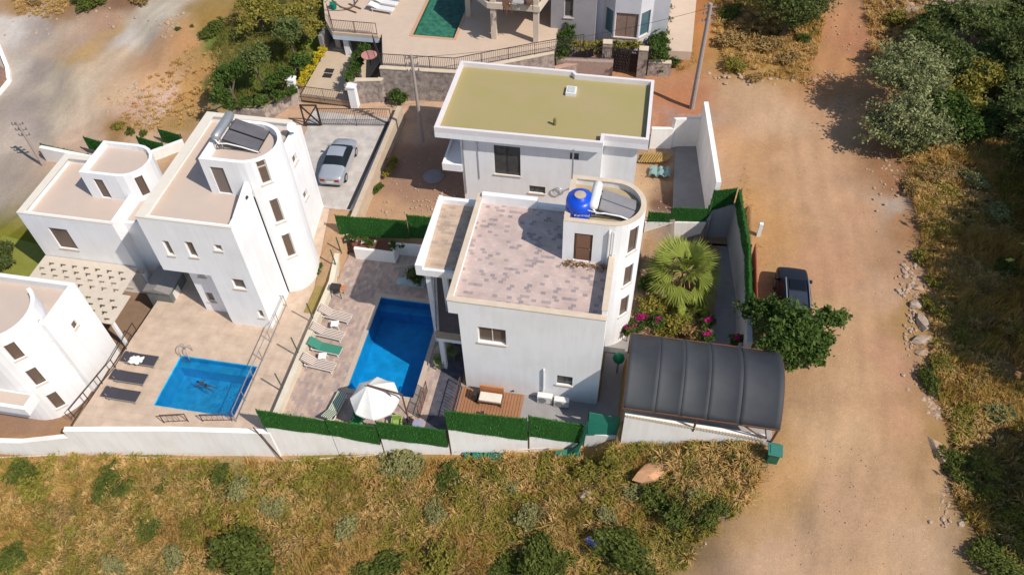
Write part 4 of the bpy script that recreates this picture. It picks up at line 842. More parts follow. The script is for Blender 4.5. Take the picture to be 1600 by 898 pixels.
# small gate east, steps and walls
gz = 2.1
a = G(957, 112); c = G(992, 118)
poly_wall('stone_pier', [(a.x-.9, a.y+.1), (a.x-.2, a.y+.15)], 1.8, 4.4, .5, STONE, 'rubble gate pier left of the ornamental gate', 'pier', CREAM2)
poly_wall('stone_pier', [(c.x+.1, c.y+.1), (c.x+.8, c.y+.1)], 1.8, 4.3, .5, STONE, 'rubble gate pier right of the ornamental gate with a meter box', 'pier', CREAM2)
t = railing('black ornamental iron garden gate in the rubble wall', [(a.x-.1, a.y+.1), (c.x+.05, c.y+.1)], 2.1, 1.9, METALD, name='gate', cat='gate', step=.11, th=.05, post=.7, top=.09)
b = MB(); ga, gb = Vector((a.x-.1, a.y+.06, 2.1)), Vector((c.x+.05, c.y+.06, 2.1))
for i in range(9):
    for k in range(3): p = ga.lerp(gb, (i+.5)/9)+Vector((0, 0, .45+k*.5)); b.tube([(p.x+.08*cos(q_*pi/4), p.y, p.z+.14*sin(q_*pi/4)) for q_ in range(9)], .022, 4)
b.beam(ga+Vector((0, 0, .2)), ga+Vector((0, 0, 1.7)), .04, .04); b.build('scrollwork', METALD, t)
MB().beam(ga+Vector((0, .1, .85)), gb+Vector((0, .1, .85)), .03, 1.6).build('back_plate', METALB, t)
poly_wall('stone_wall', [(c.x+.9, c.y+.15), (c.x+2.6, c.y+.3)], 1.8, 3.2, .35, STONE, 'low rubble wall right of the ornamental gate, ending at a shrub', cap=CREAM2)
poly_wall('stone_wall', [(-6.8, 51.0), (a.x-1.0, a.y+.2)], 1.8, 3.0, .35, STONE, 'low rubble wall between the terrace and the ornamental gate', cap=mat('pink_coping', (.5, .32, .24), None, 5, .8))
railing('short dark railing in front of the bay window hedge', [(-6.4, 52.0), (-2.6, 52.3)], 3.3, 1.0, METALD)
poly_wall('planter', [(-6.7, 51.9), (-2.5, 52.2)], 1.8, 3.3, .5, mat('pink_stone_wall', (.42, .31, .26), (.3, .22, .18), 4, .9), 'pinkish planter wall under the bay window hedge', 'planter')
# ------------------------------------------------------------------ pole-like things
def pole(px, py, tpx, tpy, r0, r1, label, arms=3, m=POLEC, z=None):
    g = G(px, py); h = 5.0
    lo, hi = 1, 25
    for _ in range(50):
        md = (lo+hi)/2; v_ = Vector((g.x, g.y, g.z+md))-Vector((0, 0, HC)); yy = 449-F*v_.dot(UX)/v_.dot(FW)
        if yy > tpy: lo = md
        else: hi = md
    h = md
    t = thing('utility_pole', label, 'utility pole', g)
    MB().tube([(g.x, g.y, g.z-.3), (g.x, g.y, g.z+h)], [r0, r1], 10).build('pole', m, t)
    for i in range(arms):
        z_ = g.z+h-.25-i*.5
        MB().beam((g.x-.4, g.y-.11, z_), (g.x+.4, g.y+.11, z_), .07, .07).build('crossarm', METALG, t)
        b = MB()
        for s in (-.36, -.16, .36): b.lathe((g.x+s, g.y+s*.27, z_+.03), [(.03, 0), (.05, .05), (.03, .09), (.05, .13), (.02, .17)], 8)
        b.build('insulator', mat('brown_insulator', (.2, .12, .1), None, 9, .3), t)
    return t, g, h
tm, gm_, hm = pole(660, 216, 642, 86, .14, .09, 'slim concrete utility pole rising beside the olive roofed villa')
tr_, gr_, hr = pole(1081, 168, 1110, 6, .2, .13, 'tall weathered utility pole at the corner of the dirt road', 3)
tl, gl_, hl = pole(68, 259, 19, 190, .12, .09, 'short pale utility pole at the left edge by the asphalt road', 3)
def wire(a, c, sag, label, grp='overhead wires'):
    a = Vector(a); c = Vector(c); n = 24
    MB().tube([a.lerp(c, i/n)-Vector((0, 0, sag*4*(i/n)*(1-i/n))) for i in range(n+1)], .012, 4).build('wire', METALD, label=label, cat='wire', group=grp)

# ------------------------------------------------------------------ perimeter walls and green screens
SW = [(-38.9, 16.3), (-36, 16.55), (-32.2, 17.0), (-29.2, 17.5), (-23.3, 18.5), (-17.8, 19.25)]
poly_wall('retaining_wall', SW[:4], -4.2, [-1.6, -1.35, -1.2, -.6], .3, WHITE2, 'stepped cream wall under the leftmost villa, above the meadow')
poly_wall('retaining_wall', SW[3:], -4.2, [.12, .14, .16], .3, WHITE2, 'bright white retaining wall under the square pool terrace')
SCR = [([(-17.9, 19.28), (-14.55, 19.86)], [.86, -.04], [2.54, 1.43]), ([(-14.5, 19.87), (-12.0, 20.3)], [-.04, -1.11], [1.5, .82]), ([(-11.9, 20.32), (-8.27, 20.87)], [-.41, -1.25], [1.29, .51]),
 ([(-8.15, 20.9), (-3.93, 21.63)], [.65, -.57], [2.46, 1.65]), ([(-3.83, 21.65), (-.95, 22.15)], [-.1, -.94], [1.9, .99])]
for (pp, z0_, z1_), lb in zip(SCR, ('white retaining wall under the leftmost long green screen', 'white retaining wall under the screen in front of the striped lounger', 'white retaining wall under the screen right of the parasol', 'white retaining wall in front of the wooden deck', 'white retaining wall in front of the air conditioners')):
    poly_wall('retaining_wall', pp, -4.2, z0_, .26, WHITE2, lb)
poly_wall('retaining_wall', [(-.83, 22.2), (1.0, 22.2)], -3.2, [.0, .15], .26, WHITE2, 'short white wall under the teal mesh panel')
poly_wall('retaining_wall', [(1.1, 21.9), (4.5, 21.95), (8.25, 22.0)], [-2.6, -1.5, 0], [2.78, 2.6, 2.4], .26, WHITE2, 'pale stained wall under the front edge of the carport')
TURF = attrmat('artificial_hedge', [(0, (.018, .085, .012)), (.5, (.032, .14, .018)), (1, (.07, .21, .028))], .15, .6, 1.1, .45)
TEAL = mat('teal_mesh_fabric', (.03, .22, .15), (.02, .17, .12), 3, .6, .1)
def screen(pts, z0, z1, label, group='artificial hedge screens', m=None, th=.06, seed=1, dens=260):
    """sheet of artificial hedge: posts, a backing sheet and a skin of short needles"""
    n = len(pts); z0 = z0 if hasattr(z0, '__len__') else [z0]*n; z1 = z1 if hasattr(z1, '__len__') else [z1]*n
    t = thing('hedge_screen', label, 'green screen', (pts[0][0], pts[0][1], z0[0]), group=group); b = MB(); pb = MB()
    V = []; r = np.random.default_rng(seed)
    for i in range(n-1):
        a = Vector(pts[i]); c = Vector(pts[i+1]); d = (c-a); L = d.length; d.normalize(); nrm = Vector((-d.y, d.x))*th/2
        k = max(2, int(L/.5))
        for j in range(k):
            f0, f1 = j/k, (j+1)/k; p0 = a.lerp(c, f0); p1 = a.lerp(c, f1)
            w0 = .02*sin(j*1.7); w1 = .02*sin((j+1)*1.7)
            la, lb_ = z0[i]+(z0[i+1]-z0[i])*f0, z0[i]+(z0[i+1]-z0[i])*f1; ha, hb = z1[i]+(z1[i+1]-z1[i])*f0, z1[i]+(z1[i+1]-z1[i])*f1
            b.prism([(p0.x-nrm.x+w0, p0.y-nrm.y+w0), (p1.x-nrm.x+w1, p1.y-nrm.y+w1), (p1.x+nrm.x+w1, p1.y+nrm.y+w1), (p0.x+nrm.x+w0, p0.y+nrm.y+w0)], [la, lb_, lb_, la], [ha, hb, hb, ha])
        for j in range(max(1, round(L/1.9))+1):
            f_ = j/max(1, round(L/1.9)); p = a.lerp(c, f_); MB().beam((p.x+nrm.x*2, p.y+nrm.y*2, z0[i]+(z0[i+1]-z0[i])*f_-.1), (p.x+nrm.x*2, p.y+nrm.y*2, z1[i]+(z1[i+1]-z1[i])*f_+.05), .05, .05).build('post', METALD, t)
        H_ = (z1[i]+z1[i+1]-z0[i]-z0[i+1])/2; N = int(L*H_*dens*2)
        f_ = r.random(N); side = np.where(r.random(N) < .5, -1, 1); top = r.random(N) < .12
        cx = a.x+(c.x-a.x)*f_; cy = a.y+(c.y-a.y)*f_; zz = (z0[i]+(z0[i+1]-z0[i])*f_); zt = (z1[i]+(z1[i+1]-z1[i])*f_); cz = np.where(top, zt, zz+(zt-zz)*r.random(N))
        cx = cx+side*nrm.x; cy = cy+side*nrm.y
        dx = side*nrm.x/(th/2)*.05+r.normal(0, .03, N); dy = side*nrm.y/(th/2)*.05+r.normal(0, .03, N); dz = r.normal(-.01, .03, N)+top*.04
        ex, ey, ez = r.normal(0, .012, (3, N))
        V.append(np.stack([np.stack([cx-ex, cy-ey, cz-ez], 1), np.stack([cx+ex, cy+ey, cz+ez], 1), np.stack([cx+dx, cy+dy, cz+dz], 1)], 1))
    b.build('backing', mat('hedge_backing', (.022, .10, .014), (.015, .075, .012), 6, .9, .4), t)
    V = np.concatenate(V); npmesh('needles', V.reshape(-1, 3), np.arange(len(V)*3).reshape(-1, 3), TURF, r.random(len(V)), t, kind='stuff')
    return t
for k, lb in enumerate(('green hedge screen at the left end of the pool yard, touching the path', 'green hedge screen in front of the striped lounger, left of the parasol step', 'green hedge screen right of the parasol, stepped up at its left end', 'green hedge screen in front of the wooden deck with the daybed', 'green hedge screen in front of the air conditioners, beside the teal net')):
    pp, z0_, z1_ = SCR[k]; screen([(p_[0], p_[1]-.17) for p_ in pp], z0_, z1_, lb, seed=k+1)
t = thing('net_panel', 'teal mesh fabric panel between the last hedge screen and the carport', 'net', (-.8, 22.3, .9)); MB().prism([(-.72, 22.03), (.93, 22.2), (.93, 22.23), (-.72, 22.06)], [-.1, .05, .05, -.1], [2.25, 1.85, 1.85, 2.25]).build('mesh', TEAL, t)
for x_ in (-.74, .95): MB().beam((x_, 22.1+.1*(x_ > 0), -.1), (x_, 22.1+.1*(x_ > 0), 2.2), .05, .05).build('post', METALD, t)
b = MB(); rr = random.Random(9)
for i in range(26): f_ = rr.random(); b.tube([(-.75-.15*f_+rr.uniform(-.05, .05), 21.85-.1*f_, 1.7-f_*1.5), (-.95+rr.uniform(-.12, .1), 21.75, -.2-.5*rr.random()), (-1.35+rr.uniform(-.4, .2), 21.55-rr.random()*.2, -1.35)], .035, 4)
b.build('torn_net', mat('dark_teal_net', (.015, .12, .075), (.01, .08, .05), 5, .8), label='torn dark green net hanging down the wall at the last hedge screen', cat='net')
# west wall of the pool yard with posts and wire
poly_wall('boundary_wall', [(-17.75, 19.6), (-17.8, 29.9), (-18.35, 33.3), (-18.3, 33.6)], -.1, [.55, .6, .75, .8], .34, mat('yellowish_white_wall', (.68, .62, .50), (.56, .48, .36), 1.2, .9), 'low cream wall with thin posts between path and pool yard')
for i, (y_, lb) in enumerate(((21.8, 'nearest the front hedge screen'), (24.3, 'level with the green lounger'), (26.85, 'level with the first striped lounger'), (31.2, 'beside the yellow planting strip'), (32.3, 'by the rear hedge screen corner'))):
    MB().beam((-17.95, y_, .5), (-18.0, y_-.05, 2.05), .07, .07).build('fence_post', mat('dark_green_paint', (.05, .09, .05), None, 5, .5), label='dark green fence post on the low wall, '+lb, cat='post', group='fence posts on the low wall')
b = MB()
for z_ in (1.3, 1.95): b.tube([(-17.97, 19.7, z_), (-17.97, 33, z_+.1)], .004, 4)
b.build('fence_wire', METALG, label='thin wires strung between the fence posts of the low wall', cat='wire')
# rear wall of the pool yard with flower bed and screen
poly_wall('garden_wall', [(-17.1, 32.55), (-14.5, 32.55), (-14.45, 33.3), (-12.3, 33.4)], -.1, [.95, .95, 1.0, 1.0], .2, WHITE2, 'white planter wall under the rear hedge screen')
MB().prism([(-17.2, 32.7), (-14.5, 32.7), (-14.4, 33.5), (-17.8, 33.4)], .2, .9).build('flower_bed', mat('red_bed_soil', (.22, .08, .05), (.14, .06, .04), 5, .95, .4), kind='structure')
screen([(-18.35, 33.45), (-13.75, 33.75)], [.95, 1.1], [2.75, 2.7], 'long hedge screen behind the pool yard flower bed', seed=6)
screen([(-13.7, 33.85), (-11.3, 33.95)], [1.1, 1.2], [3.1, 3.1], 'short raised hedge screen touching the terrace roof', seed=7)
poly_wall('boundary_wall', [(-17.45, 33.9), (-17.5, 45.6)], [.5, .9], [2.15, 2.35], .36, mat('sand_plaster', (.58, .46, .34), (.46, .36, .26), 1.5, .9), 'sandy plastered wall between the parked car and the bare lot')
# eastern garden
poly_wall('retaining_wall', [(1.15, 37.4), (3.0, 37.5), (5.0, 37.7)], -.1, [1.45, 1.6, 1.7], .25, WHITE2, 'white wall behind the palm, under the two small hedge screens')
poly_wall('retaining_wall', [(5.05, 37.7), (5.25, 38.15), (6.65, 38.3), (7.3, 33), (7.35, 27.4)], -.1, [1.9, 2.4, 3.1, 3.1, 3.0], .3, SHADEW, 'tall shaded blue grey retaining wall right of the palm')
screen([(1.3, 37.35), (2.7, 37.4)], [1.15, 1.2], [2.3, 2.35], 'small low hedge screen against the round tower', seed=8)
screen([(2.72, 37.5), (4.95, 37.7)], [1.5, 1.6], [2.75, 2.8], 'hedge screen behind the palm, left of the corner', seed=9)
screen([(5.0, 37.75), (5.15, 38.1), (6.45, 38.2)], [1.8, 2.2, 2.9], [3.0, 4.0, 4.3], 'angled hedge screen at the far right corner of the garden', seed=10)
screen([(6.6, 38.15), (7.15, 33.5), (7.2, 29.9)], [3.0, 3.0, 3.0], [4.3, 4.25, 4.2], 'long hedge screen along the dirt road, right of the palm', seed=11, th=.12)
MB().beam((7.75, 34.8, 2.6), (7.8, 30.6, 2.5), .06, 1.1).build('red_board', mat('red_board', (.36, .09, .05), (.28, .07, .04), 4, .7), label='long red board leaning outside the right hedge screen', cat='board')
MB().beam((8.15, 36.6, 1.6), (8.15, 36.6, 3.1), .22, .22).build('meter_post', WHITE, label='short white post outside the right hedge screen', cat='post')
t = poly_wall('boundary_wall', [(5.3, 38.4), (4.3, 46.2)], [0, .8], [4.5, 4.7], .3, WHITE2, 'tall pale boundary wall along the dirt road behind the olive roofed villa')
poly_wall('boundary_wall', [(4.25, 46.1), (2.4, 45.75), (2.35, 45.6), (.9, 45.4)], .7, [3.4, 3.4, 2.7, 2.7], .25, WHITE2, 'low stepped wall below the tall utility pole')
paved('bare_lot_slab', [[(2.9, 38.0), (5.2, 38.4), (4.2, 46.0), (2.7, 45.8)]], 1.02, CONCG)
# parking gate
t = railing('dark sliding gate with a braced frame at the end of the parking slab', [(-22.9, 43.4), (-17.75, 44.1)], 1.65, 1.5, METALD, name='sliding_gate', cat='gate', step=.13, post=2.4)
b = MB()
for (p, q_) in (((-24.1, 43.2, 1.7), (-24.1, 43.2, 3.5)), ((-22.95, 43.35, 1.7), (-22.95, 43.35, 3.5)), ((-24.1, 43.2, 3.45), (-22.95, 43.35, 3.45)), ((-24.1, 43.2, 1.8), (-22.95, 43.35, 3.4)), ((-24.1, 43.2, 3.4), (-22.95, 43.35, 1.8)), ((-24.1, 43.2, 1.75), (-22.95, 43.35, 1.75))): b.beam(p, q_, .09, .09)
b.build('braced_frame', METALD, t)
# screens of the lower left street side
for (a, c, lb) in (((78, 242), (148, 252), 'leftmost dark green triangle of screen behind the lower left villas'), ((148, 238), (226, 248), 'second dark green screen behind the lower left villas'), ((225, 230), (262, 235), 'third dark green screen beside the tall left villa'), ((258, 218), (290, 222), 'small dark green screen touching the tall left villa parapet')):
    p = G(*a); q_ = G(*c)
    z_ = max(p.z, q_.z)
    screen([(p.x, p.y-.3), (q_.x, q_.y-.3)], [z_+.0, z_-.6], [z_+1.1, z_+.9], lb, 'street side screens', seed=20, dens=120)
poly_wall('boundary_wall', [xy(75, 250), xy(150, 262), xy(228, 255), xy(290, 230)], -2.2, [.3, .3, .7, 1.1], .3, WHITE2, 'long cream street wall behind the lower left villas')

# ------------------------------------------------------------------ carport
t = thing('carport', 'arched carport covered with dark grey green shade net', 'carport', (4.9, 24.2, 2.0))
xa, xb, ys, yn, ze, za = .93, 8.55, 21.65, 26.4, 3.75, 5.1
def arch(x, lift=0, n=14, y_s=ys, y_n=yn):
    return [(x, y_s+(y_n-y_s)*i/n, ze+lift+(za-ze)*sin(pi*i/n)**.8) for i in range(n+1)]
xs = [.93, 2.5, 3.75, 5.05, 6.6, 8.55]
for i, x_ in enumerate(xs): MB().tube(arch(x_), .035, 6).build('arch', METALB if i in (0, 5) else METALD, t)
for (x_, y_) in ((.95, ys), (.95, yn), (8.5, ys+.05), (8.5, yn), (4.6, ys), (4.6, yn)): MB().beam((x_, y_+(.25 if y_ < 23 else 0), 1.95), (x_, y_, ze), .09, .09).build('post', METALB, t)
for y_ in (ys, yn): MB().beam((.95, y_, ze-.02), (8.5, y_, ze-.02), .07, .07).build('eave_beam', METALB, t)
MB().beam((8.3, ys+.3, 2.1), (6.9, ys+.03, ze-.1), .06, .06).beam((8.3, ys+.3, 2.1), (7.9, ys+.03, ze-.1), .05, .05).build('brace', METALB, t)
for i in range(5):
    x0_, x1_ = xs[i]+.01, xs[i+1]-.01; nn = 8; V = []; n = 20
    for k in range(nn+1):
        x_ = x0_+(x1_-x0_)*k/nn; sag = -.16*sin(pi*k/nn)**.7
        a_ = arch(x_, .05+sag, n)
        V += [(x_, p[1]+(0), p[2]) for p in a_]
    F_ = [(k*(n+1)+j, (k+1)*(n+1)+j, (k+1)*(n+1)+j+1, k*(n+1)+j+1) for k in range(nn) for j in range(n)]
    b = MB(); b.v = V; b.f = F_; b.m = [0]*len(F_)
    o = b.build('net_panel', NET, t, smooth=True); md = o.modifiers.new('thick', 'SOLIDIFY'); md.thickness = .012
b = MB()
for i in range(44): zt_ = 2.83-i*.0088; b.tube([(1.15+i*.16, 21.74, zt_), (1.22+i*.16, 21.8, zt_+.05), (1.3+i*.16, 21.74, zt_)], .035, 5)
b.build('rope_edging', mat('straw_rope', (.55, .42, .27), (.42, .31, .19), 9, .9), label='beige rope edging along the wall top under the carport', cat='rope')
MB().box(7.9, 8.6, 21.7, 22.15, 1.5, 2.1).build('post_footing', CONCG, label='grey concrete footing at the carport corner post', cat='footing')
q = P(968, 551, 1.9)
t = thing('gas_ball', 'round emerald green tank at the foot of the tower beside the carport', 'green tank', (q.x, q.y, 1.0))
MB().lathe((q.x, q.y, 1.4), [(.05, -.32), (.2, -.27), (.3, -.15), (.34, 0), (.3, .15), (.2, .27), (.05, .32)], 18).build('tank', mat('emerald_plastic', (.01, .22, .10), None, 5, .3), t, smooth=True)
MB().tube([(q.x, q.y, 0), (q.x, q.y, 1.1)], .06).build('stand', METALG, t)
MB().box(q.x-1.0, q.x+.3, q.y+.4, q.y+.75, 1.2, 1.3).build('stone_ledge', mat('pale_stones', (.6, .52, .42), (.4, .34, .27), 5, .9, .6), label='pale stone ledge between tower and green tank', cat='ledge')
# ------------------------------------------------------------------ furniture
def stripes(name, c1, c2, sc_=22):
    m = bpy.data.materials.new(name); nt, b = nodes(m); MATS[name] = m; b.inputs['Roughness'].default_value = .9
    tc = nt.nodes.new('ShaderNodeTexCoord'); sp_ = nt.nodes.new('ShaderNodeSeparateXYZ'); nt.links.new(tc.outputs['Object'], sp_.inputs[0])
    mt = nt.nodes.new('ShaderNodeMath'); mt.operation = 'MULTIPLY'; mt.inputs[1].default_value = sc_; nt.links.new(sp_.outputs['Y'], mt.inputs[0])
    fr = nt.nodes.new('ShaderNodeMath'); fr.operation = 'FRACT'; nt.links.new(mt.outputs[0], fr.inputs[0])
    r = nt.nodes.new('ShaderNodeValToRGB'); r.color_ramp.interpolation = 'CONSTANT'; r.color_ramp.elements[1].position = .5
    r.color_ramp.elements[0].color = (*c1, 1); r.color_ramp.elements[1].color = (*c2, 1); nt.links.new(fr.outputs[0], r.inputs[0]); nt.links.new(r.outputs[0], b.inputs['Base Color']); return m
STR = stripes('striped_cushion_cloth', (.66, .60, .52), (.20, .11, .085), 9)
STG = stripes('green_cushion_cloth', (.03, .17, .11), (.05, .24, .16), 9)
STW = stripes('green_white_cloth', (.62, .62, .5), (.10, .2, .10), 9)
def lounger(label, loc, rz, cloth, frame=PLW, group=None, fold=.55, th=.07, L=1.9, W_=.62):
    t = thing('sun_lounger', label, 'sun lounger', loc, local=True, rz=rz, group=group); h = W_/2
    b = MB(); b.box(-.75, 1.05, -h, -h+.05, .22, .29).box(-.75, 1.05, h-.05, h, .22, .29).box(-.75, -.69, -h, h, .22, .285).box(1.0, 1.06, -h, h, .22, .285); b.build('frame', frame, t)
    for (x_, y_) in ((-.6, -h+.04), (-.6, h-.04), (.9, -h+.04), (.9, h-.04)): MB().beam((x_, y_, .23), (x_-.06 if x_ < 0 else x_+.06, y_, 0), .06, .05).build('leg', frame, t)
    MB().box(-.2, 1.08, -h+.02, h-.02, .295, .295+th).build('mattress', cloth, t, bevel=.02)
    M = Matrix.Translation((-.2, 0, .30)) @ Matrix.Rotation(fold, 4, 'Y')
    o = MB().box(-.82, 0, -h+.02, h-.02, 0, th, 0, M).build('backrest', cloth, t, bevel=.02)
    MB().beam((-.65, -h+.1, .28), (-.75, -h+.1, .55), .03, .03).beam((-.65, h-.1, .28), (-.75, h-.1, .55), .03, .03).build('strut', frame, t)
    return t
gL = 'striped loungers beside the long pool'
def W2(px, py, z=0): q = P(px, py, z); return (q.x, q.y, z)
lounger('brown striped lounger nearest the barbecue, first of the row by the long pool', W2(524, 496), -.12, STR, group=gL)
lounger('brown striped lounger second from the barbecue, directly above the green one', W2(512, 524), -.1, STR, group=gL)
lounger('plain green cushioned lounger in the row by the long pool', W2(508, 547), -.08, STG, group=gL)
lounger('brown striped lounger below the green one, last of the row by the long pool', W2(498, 572), -.1, STR, group=gL)
lounger('green and white striped lounger set crosswise near the hedge screen', W2(524, 642), 1.45, STW)
def side_table(label, loc):
    t = thing('side_table', label, 'side table', loc, local=True, rz=.2, group='white side tables')
    MB().box(-.24, .24, -.22, .22, .40, .44).build('table_top', PLW, t, bevel=.02)
    for sx in (-1, 1):
        for sy_ in (-1, 1): MB().beam((sx*.18, sy_*.16, .4), (sx*.22, sy_*.2, 0), .04, .04).build('leg', PLW, t)
side_table('small white plastic table between the first two striped loungers', W2(525, 512)); side_table('small white plastic table beside the green lounger', W2(506, 562))
gD = 'dark loungers beside the square pool'; DF = mat('dark_lounger_frame', (.3, .28, .26), None, 5, .5)
lounger('dark grey lounger with a white towel on it by the square pool', W2(221, 565), -.0, FABRD, DF, gD, .12, .05, W_=.72)
lounger('dark grey empty lounger, middle one of three by the square pool', W2(204, 593), -.0, FABRD, DF, gD, .12, .05, W_=.72)
lounger('dark grey empty lounger nearest the white retaining wall', W2(192, 620), -.0, FABRD, DF, gD, .12, .05, W_=.72)
b = MB(); rr = random.Random(4); q = P(212, 562, .42)
for i in range(9):
    for j in range(6): pass
n_, m_ = 12, 9; V = [(q.x-.42+.84*i/n_+.03*sin(j*2.1), q.y-.26+.55*j/m_+.04*sin(i*1.3), .375+.035*abs(sin(i*1.7+j))+.03*rr.random()) for i in range(n_+1) for j in range(m_+1)]
b.v = V; b.f = [(i*(m_+1)+j, (i+1)*(m_+1)+j, (i+1)*(m_+1)+j+1, i*(m_+1)+j+1) for i in range(n_) for j in range(m_) if not (i < 2 and j > 6) and not (i > 9 and j < 2)]; b.m = [0]*len(b.f)
o = b.build('towel', PLW, label='crumpled white towel on the dark lounger', cat='towel', smooth=True); md = o.modifiers.new('t', 'SOLIDIFY'); md.thickness = .015
# cantilever parasol
q0 = P(640, 662, 0); ap = P(574, 603, 2.95); rc = P(586, 621, 2.35)
t = thing('parasol', 'large off white cantilever parasol leaning over the corner of the long pool', 'parasol', (q0.x, q0.y, 0))
tp = Vector((q0.x-.05, q0.y, 2.95))
MB().tube([(q0.x, q0.y, 0), tp], .045, 8).build('mast', METALB, t); MB().beam(tp, ap+Vector((0, 0, .1)), .07, .09).build('arm', METALB, t); MB().beam((q0.x, q0.y, .9), tp.lerp(ap, .45)+Vector((0, 0, -.02)), .04, .04).build('brace', METALB, t)
MB().beam((q0.x-.45, q0.y-.1, .04), (q0.x+.45, q0.y+.1, .04), .08, .07).beam((q0.x-.1, q0.y+.45, .04), (q0.x+.1, q0.y-.45, .04), .08, .07).box(q0.x-.2, q0.x+.2, q0.y-.2, q0.y+.2, .08, .3).build('base', METALD, t)
b = MB(); N = 8; R_ = 1.33; S_ = 6
V = [tuple(ap)]; rings = 6
for k in range(1, rings+1):
    f_ = k/rings
    for j in range(N*S_):
        a = 2*pi*j/(N*S_)+.2; seg = (j % S_)/S_; dip = -.14*f_*sin(pi*seg); rad = R_*f_*(1-.07*sin(pi*seg)*f_)
        c_ = ap.lerp(rc, f_); V.append((c_.x+rad*cos(a), c_.y+rad*sin(a), ap.z+(rc.z-ap.z)*f_**1.25+dip*.6))
b.v = V; n_ = N*S_; b.f = [(0, 1+j, 1+(j+1) % n_) for j in range(n_)]+[(1+(k-1)*n_+j, 1+k*n_+j, 1+k*n_+(j+1) % n_, 1+(k-1)*n_+(j+1) % n_) for k in range(1, rings) for j in range(n_)]
for j in range(n_): V_ = b.v[1+(rings-1)*n_+j]; b.v.append((V_[0], V_[1], V_[2]-.12))
base_ = 1+(rings-1)*n_; b.f += [(base_+j, base_+n_+j, base_+n_+(j+1) % n_, base_+(j+1) % n_) for j in range(n_)]
b.m = [0]*len(b.f); CAN = mat('offwhite_canvas', (.74, .72, .67), (.66, .64, .59), 3, .9)
o = b.build('canopy', CAN, t); md = o.modifiers.new('t', 'SOLIDIFY'); md.thickness = .012
b = MB()
for j in range(N):
    a = 2*pi*j/N+.2; b.beam(ap-Vector((0, 0, .06)), (rc.x+R_*cos(a), rc.y+R_*sin(a), rc.z-.05), .02, .02)
b.build('ribs', METALD, t)
# barbecue
q = P(530, 462, 0); t = thing('barbecue', 'small black barbecue cart on the pool paving beside the low wall', 'barbecue', (q.x, q.y, 0))
MB().box(q.x-.4, q.x+.25, q.y-.22, q.y+.22, .7, .95).build('firebox', METALD, t, bevel=.03)
MB().box(q.x+.26, q.x+.6, q.y-.2, q.y+.2, .84, .87).build('side_shelf', mat('orange_wood', (.5, .2, .08), None, 7, .6), t)
for sx in (-.35, .2):
    for sy_ in (-.18, .18): MB().beam((q.x+sx, q.y+sy_, .7), (q.x+sx*1.2, q.y+sy_*1.2, 0), .035, .035).build('leg', METALD, t)
# folded trellis / playpen frame beside the shade edge
q = P(664, 630, 0)
t = thing('metal_screen', 'folding metal frame screen standing at the edge of the pool shade', 'frame', (q.x, q.y, 0)); b = MB()
for (xx, y0__, y1__, zz) in ((-9.98, 21.5, 23.3, 1.0),):
    for k in range(4): y_ = y0__+(y1__-y0__)*k/3; b.beam((xx, y_, 0), (xx, y_, zz), .04, .04)
    for z_ in (.05, .5, 1.0): b.beam((xx, y0__, z_), (xx, y1__, z_), .04, .04)
b.build('frame', METALB, t); b = MB(); b.box(-9.99, -9.975, 21.55, 23.25, .06, .98)
nt_m = bpy.data.materials.new('thin_wire_net'); nt, bb_ = nodes(nt_m); out = nt.nodes['Material Output']; bb_.inputs['Base Color'].default_value = (.3, .22, .16, 1); trn = nt.nodes.new('ShaderNodeBsdfTransparent'); ms = nt.nodes.new('ShaderNodeMixShader'); ms.inputs[0].default_value = .35; nt.links.new(trn.outputs[0], ms.inputs[1]); nt.links.new(bb_.outputs[0], ms.inputs[2]); nt.links.new(ms.outputs[0], out.inputs[0])
b.build('wire_mesh', nt_m, t)
# green chairs in the shade, seats under the screen
def chair(label, loc, rz, m, group=None):
    t = thing('chair', label, 'chair', loc, local=True, rz=rz, group=group)
    MB().box(-.26, .26, -.25, .25, .40, .46).build('seat', m, t, bevel=.02); MB().box(-.26, .26, .22, .29, .46, .92).build('backrest', m, t, bevel=.02)
    for sx in (-1, 1):
        MB().box(sx*.27-.03, sx*.27+.03, -.22, .24, .62, .66).build('armrest', m, t)
        for sy_ in (-1, 1): MB().box(sx*.22-.025, sx*.22+.025, sy_*.2-.025, sy_*.2+.025, 0, .4).build('leg', m, t)
    return t
LIME = mat('lime_plastic', (.30, .42, .11), None, 5, .5); OLVP = mat('olive_plastic', (.17, .20, .07), None, 5, .5)
chair('olive green chair in the shade at the pool edge, left of the other', W2(687, 572), .3, OLVP); chair('olive green chair tucked against the villa wall in the shade', W2(709, 557), 1.2, OLVP)
chair('lime green chair by the hedge screen under the parasol mast, the brighter one', W2(622, 668), .2, LIME); chair('emerald green seat half hidden behind the hedge screen near the parasol', W2(560, 664), -.1, mat('emerald_seat', (.03, .3, .1), None, 5, .5))
q = P(640, 655, 0); t = thing('chair', 'folded white and blue camping chair at the foot of the parasol mast', 'chair', (q.x+.3, q.y-.35, 0))
MB().beam((q.x, q.y-.5, .1), (q.x+.9, q.y-.3, .35), .5, .03).build('seat', mat('lavender_cloth', (.42, .40, .55), None, 5, .8), t); MB().beam((q.x-.1, q.y-.65, 0), (q.x+.3, q.y-.2, .8), .03, .03).beam((q.x+.1, q.y-.2, 0), (q.x-.2, q.y-.6, .7), .03, .03).build('frame', METALD, t)
